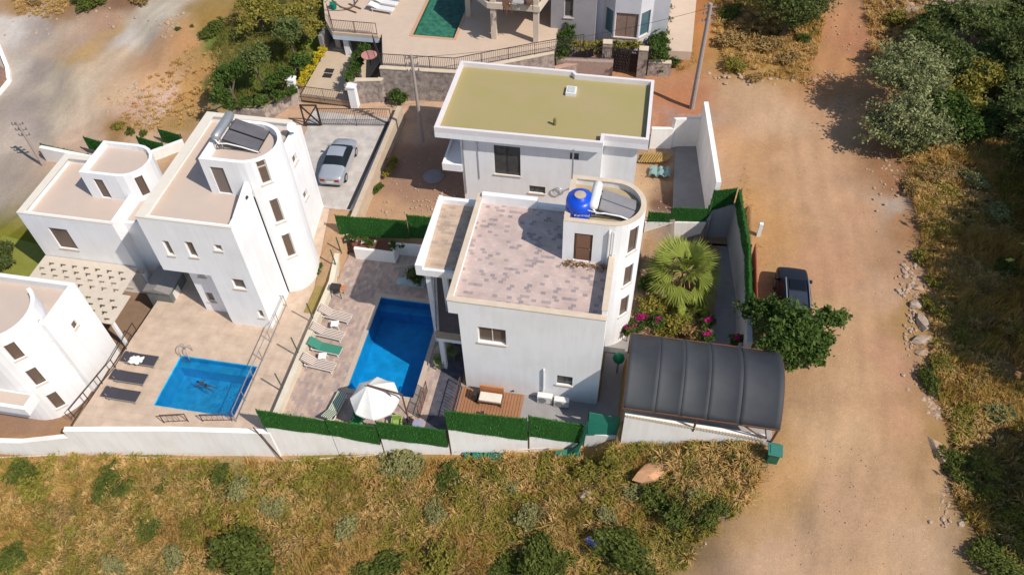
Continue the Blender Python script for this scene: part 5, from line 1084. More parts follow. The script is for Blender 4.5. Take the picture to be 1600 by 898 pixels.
# wooden deck with daybed
t = thing('wooden_deck', 'reddish wooden deck in front of the middle villa', 'deck', (-6.4, 22.8, 0)); b = MB()
for k in range(21): b.box(-8.05+k*.17, -7.9+k*.17, 21.55+k*.03, 23.9, .05, .10)
b.build('boards', mat('red_brown_deck', (.36, .175, .09), (.29, .14, .07), 4, .6), t); MB().box(-8.05, -4.5, 22.0, 23.85, .003, .048).build('joists', METALB, t)
q = P(772, 614, 0); t = thing('daybed', 'daybed with a pale cushion on the wooden deck', 'daybed', (-6.25, 23.25, .1))
MB().box(-6.95, -5.6, 22.85, 23.6, .35, .42).build('seat', METALB, t); MB().box(-6.9, -5.65, 22.88, 23.45, .422, .58).build('cushion', mat('cream_cushion', (.72, .66, .56), None, 6, .9), t, bevel=.04); MB().box(-6.95, -5.6, 23.55, 23.65, .42, .95).build('backrest', mat('orange_wood', (1, 1, 1)), t)
for (x_, y_) in ((-6.9, 22.9), (-5.65, 22.9), (-6.9, 23.55), (-5.65, 23.55)): MB().box(x_-.04, x_+.04, y_-.04, y_+.04, .1, .35).build('leg', METALB, t)
MB().box(-7.25, -7.05, 23.0, 23.5, .1, .75).build('side_rack', METALD, label='small dark rack beside the daybed', cat='rack'); MB().box(-6.6, -6.45, 22.0, 22.25, .1, .5).build('lantern', METALD, label='dark square lantern on the wooden deck', cat='lantern')
railing('dark railing at the left edge of the wooden deck', [(-8.15, 21.2), (-8.15, 23.9)], .0, 1.0, METALB, step=.2)
# stair lattice and planter under the annex
t = thing('garden_stair', 'patterned metal stair rail below the hedge, left of the terrace roof', 'stair rail', (-13, 31.5, 0)); b = MB()
for k in range(9): b.beam((-13.9+k*.2, 31.3+k*.02, .1+.1*k*.6), (-13.75+k*.2, 31.5+k*.02, .9+.1*k*.6), .05, .04); b.beam((-13.75+k*.2, 31.3, .1+.06*k), (-13.9+k*.2, 31.5, .9+.06*k), .05, .04)
b.beam((-13.9, 31.4, .95), (-12.1, 31.5, 1.5), .06, .06); b.beam((-13.9, 31.3, .12), (-12.1, 31.4, .65), .06, .06); b.build('lattice', CONC, t)
b = MB()
for k in range(6): b.box(-13.9+k*.3, -13.6+k*.3, 30.7, 31.25, 0, .1+.14*k)
b.build('steps', mat('pale_blue_steps', (.42, .5, .52), None, 3, .8), t)
q = P(650, 432, 0); MB().lathe((q.x, q.y, 0), [(.22, 0), (.3, .1), (.36, .5), (.33, .5)], 16).build('pot', mat('green_pot', (.01, .2, .12), None, 5, .4), label='large green plant pot beside the terrace column', cat='plant pot')
t = thing('cabinet', 'small white cabinet beside the terrace column', 'cabinet', W2(668, 428)); MB().box(-10.75, -10.35, 29.5, 29.9, 0, 1.0).build('box', PLW, t)
# railings and ladder of the square pool
railing('thin steel railing along the right side of the square pool terrace', [(-21.25, 27.9), (-20.15, 27.9), (-19.95, 19.6)], .0, 1.0, METALG, step=0, post=1.3)
t = thing('pool_ladder', 'curved steel ladder handles at the far corner of the square pool', 'ladder', (-24.8, 23.2, 0)); b = MB()
for x_ in (-24.95, -24.5): b.tube([(x_, 23.75, 0), (x_, 23.75, .55), (x_, 23.6, .75), (x_, 23.35, .75), (x_, 23.2, .55), (x_, 23.2, -.9)], .025, 6)
b.build('handrail', METALG, t); b = MB(); [b.box(-24.93, -24.52, 23.17, 23.23, z_, z_+.03) for z_ in (-.3, -.6, -.85)]; b.build('rung', METALG, t)
railing('brown metal stair rail at the white wall below the square pool, left one', [(-23.9, 18.85), (-22.6, 19.15)], .02, .8, METALB, step=.3); railing('brown metal stair rail at the white wall near the right corner of the square pool', [(-21.8, 19.3), (-20.2, 19.6)], .02, .7, METALB, step=.3)
railing('thin dark railing beside the lower left tower', [(-29.0, 18.3), (-28.4, 21.8), (-28.45, 24.5)], .1, .8, METALD, step=0, post=1.2)
# swimmer
def person_swim(c, rz):
    me = bpy.data.meshes.new('person'); J = [(0, 0, 0, .13), (.25, 0, .03, .14), (.48, 0, .06, .15), (.60, 0, .1, .06), (.74, 0, .14, .10), (.82, 0, .14, .08), (.5, .2, .05, .06), (.75, .42, .02, .045), (1.0, .35, 0, .035), (1.1, .32, 0, .04), (.5, -.2, .05, .06), (.35, -.5, .02, .045), (.1, -.6, 0, .035), (0, -.62, 0, .04), (-.1, .09, -.02, .09), (-.5, .15, -.08, .065), (-.9, .18, -.12, .045), (-1.05, .2, -.14, .04), (-.1, -.09, -.02, .09), (-.48, -.2, -.1, .065), (-.85, -.28, -.2, .045), (-1.0, -.3, -.22, .04)]
    E_ = [(0, 1), (1, 2), (2, 3), (3, 4), (4, 5), (2, 6), (6, 7), (7, 8), (8, 9), (2, 10), (10, 11), (11, 12), (12, 13), (0, 14), (14, 15), (15, 16), (16, 17), (0, 18), (18, 19), (19, 20), (20, 21)]
    me.from_pydata([j[:3] for j in J], E_, []); o = bpy.data.objects.new('person', me); C.objects.link(o); o.location = c; o.rotation_euler = (0, 0, rz); ORG[o.name] = Vector((0, 0, 0))
    md = o.modifiers.new('skin', 'SKIN'); 
    for i, j in enumerate(J): me.skin_vertices[0].data[i].radius = (j[3], j[3]*.85)
    me.skin_vertices[0].data[0].use_root = True
    o.modifiers.new('sub', 'SUBSURF').levels = 2; o.modifiers['sub'].render_levels = 2
    me.materials.append(mat('tanned_skin', (.34, .15, .09), (.28, .12, .07), 8, .5))
    tag(o, 'person swimming in the middle of the square pool, dark hair and dark swimwear', 'person'); o.scale = (.66,)*3
    MB().lathe((.76, 0, .14), [(.03, -.06), (.105, -.02), (.11, .05), (.08, .1), (.02, .125)], 14).build('hair', mat('dark_hair', (.02, .012, .01), None, 9, .5), o)
    MB().lathe((-.02, 0, -.02), [(.12, -.12), (.155, -.06), (.16, .06), (.13, .13)], 14).build('swimwear', FABRD, o)
person_swim((-22.85, 21.7, -.26), 2.9)

# ------------------------------------------------------------------ vehicles and bin
def car(name, label, loc, rz, st, paint, glassr, lights=True, wheel_r=.32, wb=(.85, 3.5), W_=.82, group=None):
    t = thing(name, label, 'car', loc, local=True, rz=rz); body = MB(); gl = MB(); ring = []
    for (x_, zb, w_, zl, zt, wt) in st:
        ring.append([(x_, w_*.90, zb), (x_, w_, zb+.22*(zl-zb)), (x_, w_*1.0, zb+.75*(zl-zb)), (x_, w_*.965, zl), (x_, wt, zt), (x_, wt*.55, zt+.03), (x_, 0, zt+.045)])
    for i in range(len(ring)-1):
        for s in (1, -1):
            for k in range(6):
                p = [ring[i][k], ring[i+1][k], ring[i+1][k+1], ring[i][k+1]]; p = [(a, b_*s, c_) for a, b_, c_ in p]
                if s < 0: p = p[::-1]
                isg = (k == 3 and i in glassr['side']) or (k > 3 and i in glassr['ends'])
                (gl if isg else body).q(p)
    for i, rv in ((0, 1), (-1, 0)):
        r_ = ring[i]; full = r_+[(a, -b_, c_) for a, b_, c_ in r_[::-1][1:]]; body.q(full[::-1] if rv else full)
    def weld(o):
        import bmesh
        bm = bmesh.new(); bm.from_mesh(o.data); bmesh.ops.remove_doubles(bm, verts=bm.verts, dist=.001); bmesh.ops.recalc_face_normals(bm, faces=bm.faces)
        for f_ in bm.faces: f_.smooth = True
        bm.to_mesh(o.data); bm.free(); md = o.modifiers.new('edge', 'BEVEL'); md.width = .03; md.segments = 2; md.limit_method = 'ANGLE'; md.angle_limit = radians(32)
    o = body.build('body', paint, t); weld(o)
    o = gl.build('window', mat('car_glass', (.015, .022, .028), None, 3, .45, spec=.08), t); weld(o)
    for x_ in wb:
        for s in (-1, 1):
            w_ = MB(); w_.tube([(x_, s*(W_-.16), wheel_r), (x_, s*(W_+.045), wheel_r)], wheel_r, 20); o = w_.build('wheel', mat('tyre_rubber', (.02, .02, .02), None, 6, .9), t)
            MB().tube([(x_, s*(W_+.046), wheel_r), (x_, s*(W_+.06), wheel_r)], wheel_r*.62, 16).build('rim', METALG, o)
    L_ = st[-1][0]; zl = st[1][3]
    for s in (-1, 1):
        MB().box(-.02, .10, s*st[1][2]*.62-.15, s*st[1][2]*.62+.15, zl-.22, zl-.05).build('tail_light', mat('red_lens', (.35, .02, .015), None, 5, .2), t)
        MB().box(L_-.14, L_-.01, s*st[-2][2]*.68-.16, s*st[-2][2]*.68+.16, st[-2][3]-.2, st[-2][3]-.06).build('headlight', mat('clear_lens', (.6, .6, .6), None, 5, .15), t)
        xm = st[-4][0]-.1; MB().box(xm-.08, xm+.08, s*(W_+.08)-.11, s*(W_+.08)+.11, st[-4][3]+.0, st[-4][3]+.15).build('wing_mirror', paint, t, bevel=.02)
    MB().box(-.015, .02, -.25, .25, zl-.35, zl-.23).build('number_plate', PLW, t)
    return t
SIL = mat('silver_blue_paint', (.46, .48, .51), (.43, .45, .49), 2, .3, metal=.35, spec=.5, coat=.7)
sed = [(0, .38, .70, .72, .80, .58), (.1, .26, .80, .86, .95, .66), (.35, .22, .83, .90, .99, .68), (.85, .2, .85, .92, 1.0, .70), (1.15, .2, .86, .93, 1.10, .68), (1.75, .2, .87, .94, 1.40, .58), (2.3, .2, .87, .94, 1.44, .58), (2.75, .2, .87, .93, 1.39, .58), (3.4, .2, .86, .91, .99, .70), (3.95, .2, .84, .82, .88, .68), (4.3, .24, .78, .72, .78, .6), (4.42, .34, .66, .6, .66, .5)]
q = P(538, 290, 1.6); car('parked_car', 'silver blue sedan parked nose to the sliding gate on the pale slab', (-20.0, 37.0, 1.61), radians(93), sed, SIL, {'side': (4, 5, 6, 7), 'ends': (4, 7)}, W_=.82, wb=(.85, 3.55))
BLK = mat('black_blue_paint', (.012, .014, .022), (.01, .012, .018), 2, .42, spec=.3, coat=.15)
suv = [(0, .45, .80, .95, 1.02, .70), (.08, .3, .86, 1.05, 1.15, .74), (.14, .3, .88, 1.08, 1.62, .70), (.4, .3, .89, 1.08, 1.74, .70), (1.6, .3, .9, 1.08, 1.78, .71), (2.6, .3, .9, 1.07, 1.73, .69), (3.15, .3, .9, 1.05, 1.15, .76), (3.7, .3, .88, 1.0, 1.08, .76), (4.1, .32, .84, .92, .98, .7), (4.2, .42, .74, .75, .8, .6)]
CQ = P(1248, 446, 3.95); _c = car('parked_suv', 'black off road car half hidden under the bright green tree on the dirt road', (CQ.x-.05, CQ.y-2.0, Tz(CQ.x, CQ.y-1)), radians(90), suv, BLK, {'side': (2, 3, 4, 5), 'ends': (1, 5)}, wheel_r=.38, wb=(.8, 3.3), W_=.84)
for s_ in (-.62, .62): MB().beam((.45, s_, 1.86), (2.5, s_, 1.86), .05, .05).build('roof_rail', METALG, _c)
MB().box(1.75, 2.45, -.42, .42, 1.815, 1.835).build('sunroof', mat('dark_sunroof_glass', (.008, .01, .014), None, 3, .2), _c)
MB().box(.55, 1.6, -.5, .5, 1.825, 1.84).build('roof_panel', mat('slate_roof_panel', (.035, .042, .06), None, 3, .5), _c)
q = P(1212, 698, 2.9); t = thing('waste_bin', 'teal wheeled waste bin at the carport corner on the dirt road', 'bin', (q.x, q.y-.15, Tz(q.x, q.y-.15)), local=True, rz=-.05); TB = mat('teal_plastic', (.05, .20, .155), (.04, .17, .13), 5, .45)
MB().prism([(-.27, -.25), (.27, -.25), (.27, .27), (-.27, .27)], 0, .9).build('body', mat('dark_green_plastic', (.015, .13, .075), None, 5, .5), t, bevel=.03); MB().box(-.35, .35, -.33, .36, .902, .97).box(-.25, .25, -.24, .27, .972, 1.0).build('lid', TB, t, bevel=.02)
MB().tube([(-.33, .33, .1), (-.27, .33, .1)], .1, 12).tube([(.27, .33, .1), (.33, .33, .1)], .1, 12).build('wheel', METALD, t); MB().tube([(-.25, .42, .88), (.25, .42, .88)], .02, 6).build('handle', TB, t)

# ------------------------------------------------------------------ upper terrace objects
for i, (px, py, lb) in enumerate(((596, 18, 'white lounger nearest the pool railing on the upper terrace'), (602, 9, 'white lounger in the middle of three on the upper terrace'), (609, 0, 'white lounger at the top frame edge on the upper terrace'))):
    lounger(lb, W2(px, py, TZ), -.15, PLW, PLW, 'white loungers on the upper terrace', .35)
q = P(546, 16, TZ); t = thing('hammock_stand', 'curved wooden hammock stand on the upper terrace', 'hammock stand', (q.x, q.y, TZ)); b = MB()
b.tube([(q.x-1.1+2.2*i/12, q.y-.9+2.0*i/12, TZ+.12+1.5*((i-6)/6)**2) for i in range(13)], .06, 7); b.beam((q.x-.9, q.y+.3, TZ+.06), (q.x+.7, q.y-.4, TZ+.06), .1, .08).beam((q.x-.3, q.y+.8, TZ+.06), (q.x+.9, q.y+.2, TZ+.06), .1, .08); b.build('frame', WOODB, t)
q = P(577, 88, 4.2); t = thing('garden_table', 'round pink garden table above the rubble wall', 'table', (q.x, q.y, 3.2)); MB().lathe((q.x, q.y, 4.3), [(.05, -.1), (.6, -.02), (.6, .02), (.05, .06)], 24).build('table_top', mat('pink_top', (.55, .24, .2), None, 4, .7), t); MB().tube([(q.x, q.y, 3.4), (q.x, q.y, 4.2)], .05).build('leg', METALD, t)
q = P(522, 14, TZ); MB().lathe((q.x, q.y, TZ), [(.2, 0), (.3, .5), (.28, .5)], 12).build('pot', mat('teal_pot', (.0, .2, .13), None, 4, .5), label='teal pot at the left edge of the upper terrace', cat='plant pot')
q = P(984, 18, 3.9); t = thing('wheelbarrow', 'bright blue cart beside the bay window', 'cart', (q.x, q.y, 3.9)); MB().prism([(q.x-.3, q.y-.5), (q.x+.35, q.y-.45), (q.x+.3, q.y+.5), (q.x-.3, q.y+.45)], 4.3, 4.6).build('tray', mat('cyan_blue_paint', (.0, .17, .5), None, 4, .5), t)
for s in (-.25, .25): MB().beam((q.x+s, q.y-.4, 4.3), (q.x+s, q.y-.5, 3.9), .04, .04).build('leg', METALD, t)
for (px, py, lb) in ((1001, 22, 'small dark pot on the path right of the blue cart'), (996, 53, 'small dark pot on the path below the blue cart')):
    q = P(px, py, 3.9); MB().lathe((q.x, q.y, 3.9), [(.12, 0), (.2, .3), (.17, .3)], 10).build('pot', METALD, label=lb, cat='plant pot')
# balcony furniture of the top villa
q = P(810, 15, 7.35); t = thing('garden_table', 'pale stone table with brown chairs on the pillared balcony', 'table', (q.x, q.y, 7.33)); MB().box(q.x-.4, q.x+.4, q.y-.25, q.y+.25, 7.9, 8.0).build('table_top', CONC, t); MB().box(q.x-.1, q.x+.1, q.y-.1, q.y+.1, 7.33, 7.9).build('leg', CONC, t)
for i, (dx, dy, lb) in enumerate(((-.7, -.5, 'left'), (.8, .3, 'right'))): chair('brown chair on the pillared balcony, %s of the stone table' % lb, (q.x+dx, q.y+dy, 7.33), .7+i, WOODB)

# ------------------------------------------------------------------ vegetation
def leafcloud(blobs, n, size, seed, clump=.34, flat=0.0, per=26, hang=0, up=0):
    """blobs (cx,cy,cz,rx,ry,rz): leaves gathered in clumps over and through each blob"""
    r = np.random.default_rng(seed); vol = np.array([b[3]*b[4]+b[3]*b[5] for b in blobs]); cnt = np.maximum(3, (n*vol/vol.sum()/per).astype(int)); PS = []; CR = []
    for bl, k in zip(blobs, cnt):
        d = r.normal(size=(k, 3)); d /= np.linalg.norm(d, axis=1)[:, None]; d[:, 2] = np.where(d[:, 2] < -.3, -d[:, 2]*.6, d[:, 2]); rad = r.random(k)**.45*(.82+.36*r.random(k))
        cc = np.array(bl[:3])+d*np.array(bl[3:])*rad[:, None]; m = per; rc_ = clump*min(bl[3:])*(.6+.8*r.random(k))
        off = r.normal(size=(k, m, 3))*rc_[:, None, None]*.6; off[:, :, 2] = off[:, :, 2]*.6; PS.append((cc[:, None, :]+off).reshape(-1, 3)); CR.append(np.repeat(r.random(k), m))
    p = np.concatenate(PS); cr = np.concatenate(CR); N_ = len(p)
    u = r.normal(size=(N_, 3)); u /= np.linalg.norm(u, axis=1)[:, None]; v_ = r.normal(size=(N_, 3)); v_[:, 2] += up
    nrm = r.normal(size=(N_, 3)); nrm[:, 2] += .9; nrm /= np.linalg.norm(nrm, axis=1)[:, None]
    u = np.cross(nrm, u); u /= np.linalg.norm(u, axis=1)[:, None]; w_ = np.cross(nrm, u)
    s = size*(.6+.8*r.random(N_))[:, None]
    q_ = np.stack([p-u*s*.9, p-w_*s*.42, p+u*s*.9+np.array([0, 0, -hang])*s, p+w_*s*.42], 1)
    return q_.reshape(-1, 3), np.arange(N_*4).reshape(-1, 4), np.clip(.55*cr+.45*r.random(N_), 0, 1)
LEAFG = attrmat('fresh_green_leaves', [(0, (.035, .07, .013)), (.5, (.075, .13, .022)), (1, (.15, .20, .04))])
LEAFD = attrmat('dark_evergreen_leaves', [(0, (.05, .075, .02)), (.5, (.105, .135, .034)), (1, (.19, .215, .06))])
LEAFO = attrmat('silver_olive_leaves', [(0, (.13, .15, .06)), (.5, (.25, .27, .11)), (1, (.40, .40, .19))], .25)
LEAFY = attrmat('yellow_olive_leaves', [(0, (.12, .11, .018)), (.5, (.25, .22, .035)), (1, (.42, .34, .08))], .25)
LEAFM = attrmat('mid_green_leaves', [(0, (.08, .115, .035)), (.5, (.15, .19, .055)), (1, (.26, .28, .09))])
LEAFK = attrmat('bush_green_leaves', [(0, (.055, .075, .014)), (.5, (.12, .15, .026)), (1, (.22, .245, .055))])
LEAFS = attrmat('grey_sage_leaves', [(0, (.17, .165, .06)), (.5, (.29, .28, .11)), (1, (.44, .40, .19))], .25)
LEAFB = attrmat('dry_brown_leaves', [(0, (.19, .12, .045)), (.5, (.34, .22, .08)), (1, (.50, .34, .13))], .2)
PINK = attrmat('magenta_petals', [(0, (.42, .01, .14)), (1, (.62, .02, .24))], .2)
YELF = attrmat('yellow_petals', [(0, (.45, .36, .02)), (1, (.75, .6, .03))], .3)
BARK = mat('bark', (.20, .15, .11), (.12, .09, .065), 9, .95, .5)
def bpx(px, py, z, r, fz=.8):
    q = P(px, py, z); R_ = r*(q-Vector((0, 0, HC))).length/F; return (q.x, q.y, z, R_, R_, R_*fz)
def tree(label, base, blobs, n, size, leaf, seed, name='tree', cat='tree', group=None, trunk=.16, dens_kw={}):
    z0 = Tz(base[0], base[1]) if len(base) < 3 else base[2]; t = thing(name, label, cat, (base[0], base[1], z0), group=group); b = MB(); r = random.Random(seed)
    cx = sum(q[0] for q in blobs)/len(blobs); cy = sum(q[1] for q in blobs)/len(blobs); cz = sum(q[2] for q in blobs)/len(blobs); B = Vector((base[0], base[1], z0-.1)); m_ = Vector((base[0]*.6+cx*.4, base[1]*.6+cy*.4, z0+(cz-z0)*.55))
    b.tube([B, B.lerp(m_, .5)+Vector((.05, .03, 0)), m_], [trunk, trunk*.8, trunk*.6], 8)
    for q in blobs:
        c_ = Vector(q[:3]); e = c_+Vector((r.uniform(-.3, .3)*q[3], r.uniform(-.3, .3)*q[4], .4*q[5])); b.tube([m_, m_.lerp(c_, .6)+Vector((0, 0, .15)), e], [trunk*.5, trunk*.33, trunk*.1], 6)
        for k in range(4): a = r.uniform(0, 6.28); b.tube([c_, c_+Vector((cos(a)*q[3]*.5, sin(a)*q[4]*.5, .2)), c_+Vector((cos(a)*q[3]*.9, sin(a)*q[4]*.9, .3*q[5]))], [trunk*.22, trunk*.14, trunk*.05], 4)
    b.build('trunk', BARK, t); v_, f_, rn = leafcloud(blobs, n, size, seed, **dens_kw); npmesh('crown', v_, f_, leaf, rn, t)
    return t
g = G(1205, 545)
tree('bright green broadleaf tree between carport and black car', (g.x, g.y), [bpx(1205, 495, 3.6, 28), bpx(1240, 512, 4.2, 36), bpx(1215, 532, 3.8, 28), bpx(1260, 545, 3.6, 30), bpx(1235, 560, 3.2, 22), bpx(1292, 496, 3.5, 20), bpx(1308, 500, 3.3, 16), bpx(1262, 500, 4.0, 16), bpx(1285, 530, 3, 20), bpx(1180, 480, 3, 22), bpx(1275, 562, 2.7, 16)], 9000, .15, LEAFG, 11, trunk=.13)
g = G(1415, 232)
tree('tall silver grey olive tree beside the dirt road, top right', (g.x, g.y), [bpx(1420, 98, 6.1, 38), bpx(1450, 112, 5.9, 31), bpx(1395, 118, 5.7, 31), bpx(1430, 135, 5.7, 40), bpx(1380, 110, 4.7, 20), bpx(1375, 205, 3.9, 29), bpx(1415, 180, 4.9, 38), bpx(1450, 205, 4.3, 33), bpx(1400, 215, 3.7, 29), bpx(1365, 185, 3.7, 17), bpx(1420, 222, 3.1, 26)], 17000, .13, LEAFO, 12, trunk=.2, dens_kw={'clump': .3, 'per': 34})
DT = 'dark evergreen trees at the top right'
BT = (((1460, 45, 4.2, 32), (1480, 25, 4.6, 32), (1440, 70, 3.8, 20)), 'dark evergreen tree left of the top corner, over the pale rocks'), (((1545, 100, 5.2, 40), (1575, 120, 5, 38)), 'dark evergreen tree in the middle of the group'), (((1475, 170, 4.2, 36), (1500, 195, 3.8, 34)), 'dark evergreen just right of the olive trunk'), (((1600, 180, 4.6, 40), (1610, 230, 4.4, 38)), 'dark evergreen at the right frame edge, lowest of the group'), (((1590, 130, 5.4, 36), (1620, 90, 5.6, 36)), 'dark evergreen at the right frame edge below the corner')
for i, (bs, lb) in enumerate(((((1470, 85, 5.4, 40), (1440, 60, 5, 26), (1500, 110, 4.6, 34)), 'dark evergreen tree directly behind the silver olive'), (((1530, 35, 6.2, 46), (1495, 30, 5.5, 30), (1560, 60, 5.4, 34)), 'dark evergreen tree with its top near the upper frame edge'),
    (((1590, 70, 6, 40), (1600, 20, 6, 36)), 'dark evergreen tree cut by the right frame edge near the top'), (((1500, 150, 4, 34), (1530, 120, 4.4, 30)), 'olive tinted evergreen right of the silver olive crown'), (((1560, 185, 4.2, 36), (1540, 215, 3.6, 26), (1585, 150, 4.6, 30)), 'paler evergreen above the shaded slope'), (((1480, 215, 2.6, 24), (1505, 225, 2.6, 20)), 'low dark evergreen at the foot of the silver olive'))+BT):
    bl = [bpx(q[0], q[1], q[2]+(.4, -.7, .1)[i % 3], q[3]*.86) for q in bs]; g = (bl[0][0]-.3, bl[0][1]+.3); tree(lb, g, bl, 7500, .14, (LEAFD, LEAFM, LEAFD, LEAFY, LEAFM, LEAFD, LEAFD, LEAFM, LEAFG, LEAFD, LEAFM)[i], 30+i, group=DT, dens_kw={'clump': .25, 'per': 44})
bl = [bpx(1235, 8, 5, 44), bpx(1270, 0, 5, 34), bpx(1200, -5, 5, 34), bpx(1250, 30, 4, 26)]; tree('dark round tree at the top edge between the two dirt tracks', bl[0][:2], bl, 9000, .15, LEAFD, 41)
# trees of the slope beyond the right edge; their shade lies on the slope
for i, (py, zt_, r_, lb) in enumerate(((250, 6.3, 62, 'closest to the tree group'), (330, 6.6, 64, 'next one down'), (410, 6.6, 64, 'level with the black car'), (490, 6.3, 60, 'just below the black car level'), (745, 4.6, 46, 'level with the waste bin'), (800, 4.4, 42, 'lowest of all'))):
    b0 = bpx(1722, py, zt_, r_); bl = [b0, (b0[0]+.8, b0[1]+1.2, zt_-.8, *b0[3:]), (b0[0]+.5, b0[1]-1.1, zt_-.5, *b0[3:])]
    tree('tall evergreen on the right slope, '+lb, (b0[0]+.3, b0[1]), bl, 6000, .24, LEAFD, 50+i, group='slope trees at the right')
# upper left trees
for i, (bs, lb, lf, n) in enumerate(((((400, 12, 4.6, 26), (425, 25, 4.4, 20), (385, 40, 4.2, 16)), 'loose light green tree at the top left of the olive patch', LEAFY, 2600), (((465, 25, 4.6, 22), (490, 45, 4.4, 20), (480, 5, 4.6, 22)), 'light green tree beside the upper pool deck', LEAFY, 2600), (((352, 118, 4, 16), (345, 148, 3.6, 14), (372, 105, 4.4, 13)), 'dark green conifer at the end of the rubble wall', LEAFG, 3800), (((400, 90, 4.4, 22), (385, 100, 4, 16)), 'small grey green tree behind the conifer', LEAFM, 2200), (((450, 50, 5, 22),), 'dark leafy tree in the middle of the olive patch', LEAFM, 2200), (((360, 165, 3, 9), (385, 160, 3, 10), (410, 157, 3.1, 10), (435, 152, 3.1, 10), (455, 143, 3.2, 9)), 'green hedge running along the top of the rubble wall', LEAFG, 4500), (((445, 118, 3.3, 15), (470, 97, 3.3, 14), (425, 130, 3.2, 11)), 'rounded green shrubbery beside the driveway', LEAFG, 4500))):
    bl = [bpx(*q) for q in bs]; tree(lb, bl[0][:2], bl, n, .13, lf, 60+i, name='tree' if i < 5 else 'shrub', cat='tree' if i < 5 else 'shrub')
bl = [bpx(505-i*7, 78+i*10, 2.9, 7) for i in range(6)]; v_, f_, rn = leafcloud(bl, 3500, .09, 71); npmesh('flower_border', v_, f_, YELF, rn, label='line of yellow flowers along the left driveway edge', cat='flowers')
bl = [bpx(572-i*5, 70+i*10, 3.4, 10) for i in range(6)]; tree('climbing green hedge on the right side of the driveway', bl[3][:2], bl, 5000, .11, LEAFG, 72, name='shrub', cat='shrub')
bl = [bpx(619, 151, 2.3, 13), bpx(628, 153, 2.3, 10)]; tree('round green bush at the foot of the rubble wall', bl[0][:2], bl, 2600, .1, LEAFG, 73, name='shrub', cat='shrub')
bl = [bpx(884, 60, 4.2, 14), bpx(880, 80, 4, 12), bpx(890, 40, 4.6, 10)]; tree('slim green shrub against the grey villa corner', bl[0][:2], bl, 3000, .11, LEAFG, 74, name='shrub', cat='shrub')
bl = [bpx(900+i*16, 72, 3.7, 10) for i in range(7)]; tree('olive green hedge under the bay window', bl[3][:2], bl, 4500, .1, LEAFY, 75, name='hedge', cat='hedge')
bl = [bpx(1030, 15+i*17, 3.9, 15) for i in range(5)]; tree('tall dark hedge along the right boundary of the top villa', bl[3][:2], bl, 7000, .12, LEAFG, 76, name='hedge', cat='hedge')
bl = [bpx(1045, 95, 2.8, 17), bpx(1030, 105, 2.5, 12)]; tree('green shrub at the end of the rubble wall by the dirt track', bl[0][:2], bl, 3000, .11, LEAFG, 77, name='shrub', cat='shrub')
# garden plants of the middle villa
def fan_leaf():
    b = MB(); r = random.Random(1); b.tube([(0, 0, 0), (.4, 0, .12), (.75, 0, .1)], [.045, .035, .025], 5); c = Vector((.75, 0, .1)); n = 30
    for i in range(n):
        a = radians(-64+128*i/(n-1)); L_ = (1.15-.55*abs(i/(n-1)-.5))*r.uniform(.9, 1.05); d = Vector((cos(a), sin(a), 0)); s = Vector((-sin(a), cos(a), 0)); m1 = c+d*L_*.6+Vector((0, 0, -.12*abs(sin(a))+.06*(i % 2))); e = c+d*L_+Vector((0, 0, -.05-.16*r.random()))
        w_ = .034*L_; b.q([c-s*.008, m1-s*w_, m1+s*w_, c+s*.008]); b.q([m1-s*w_, e, m1+s*w_])
    return b
PALMM = attrmat('palm_leaves', [(0, (.16, .20, .03)), (.5, (.26, .31, .05)), (1, (.40, .42, .10))], .3)
g = P(1062, 472, 0); t = thing('palm', 'large fan palm in the garden between round tower and shaded wall', 'palm', (g.x, g.y+.9, 0), local=True)
MB().tube([(0, 0, 0), (.03, 0, .8), (0, .02, 1.9)], [.26, .22, .2], 12).build('trunk', BARK, t)
fr0 = None; r = random.Random(12)
for i in range(21):
    if fr0 is None: ORG['_'] = 0; fr0 = fan_leaf().build('frond', PALMM, t, smooth=False); a_ = fr0.data.attributes.new('rnd', 'FLOAT', 'FACE'); a_.data.foreach_set('value', np.random.default_rng(1).random(len(fr0.data.polygons)).astype(np.float32)); o = fr0
    else: o = fr0.copy(); C.objects.link(o); o.parent = t
    tier = i/21; el = radians((72 if i < 4 else 46 if i < 11 else 8)+r.uniform(-16, 12)); o.location = (0, 0, 1.6+.25*(1-tier)); o.rotation_euler = (r.uniform(-.35, .35), -el*.9, i*2.399+r.uniform(-.25, .25)); s = r.uniform(.9, 1.12)*(1.4 if tier > .3 else 1.2); o.scale = (s, s, s)
b = MB()
for i in range(22): a = i*2.4; b.tube([(0, 0, 1.8), (.6*cos(a), .6*sin(a), 1.9), (1.15*cos(a), 1.15*sin(a), 1.0)], [.04, .035, .02], 4)
b.build('dry_fronds', mat('dry_frond', (.45, .32, .13), (.3, .2, .08), 5, .9), t)
g = P(1092, 500, 0); t2 = copytree(t, (g.x-.6, g.y+.2, -.6), 1.1, 'smaller fan palm in front of the large one, beside the garden path', scale=.55)
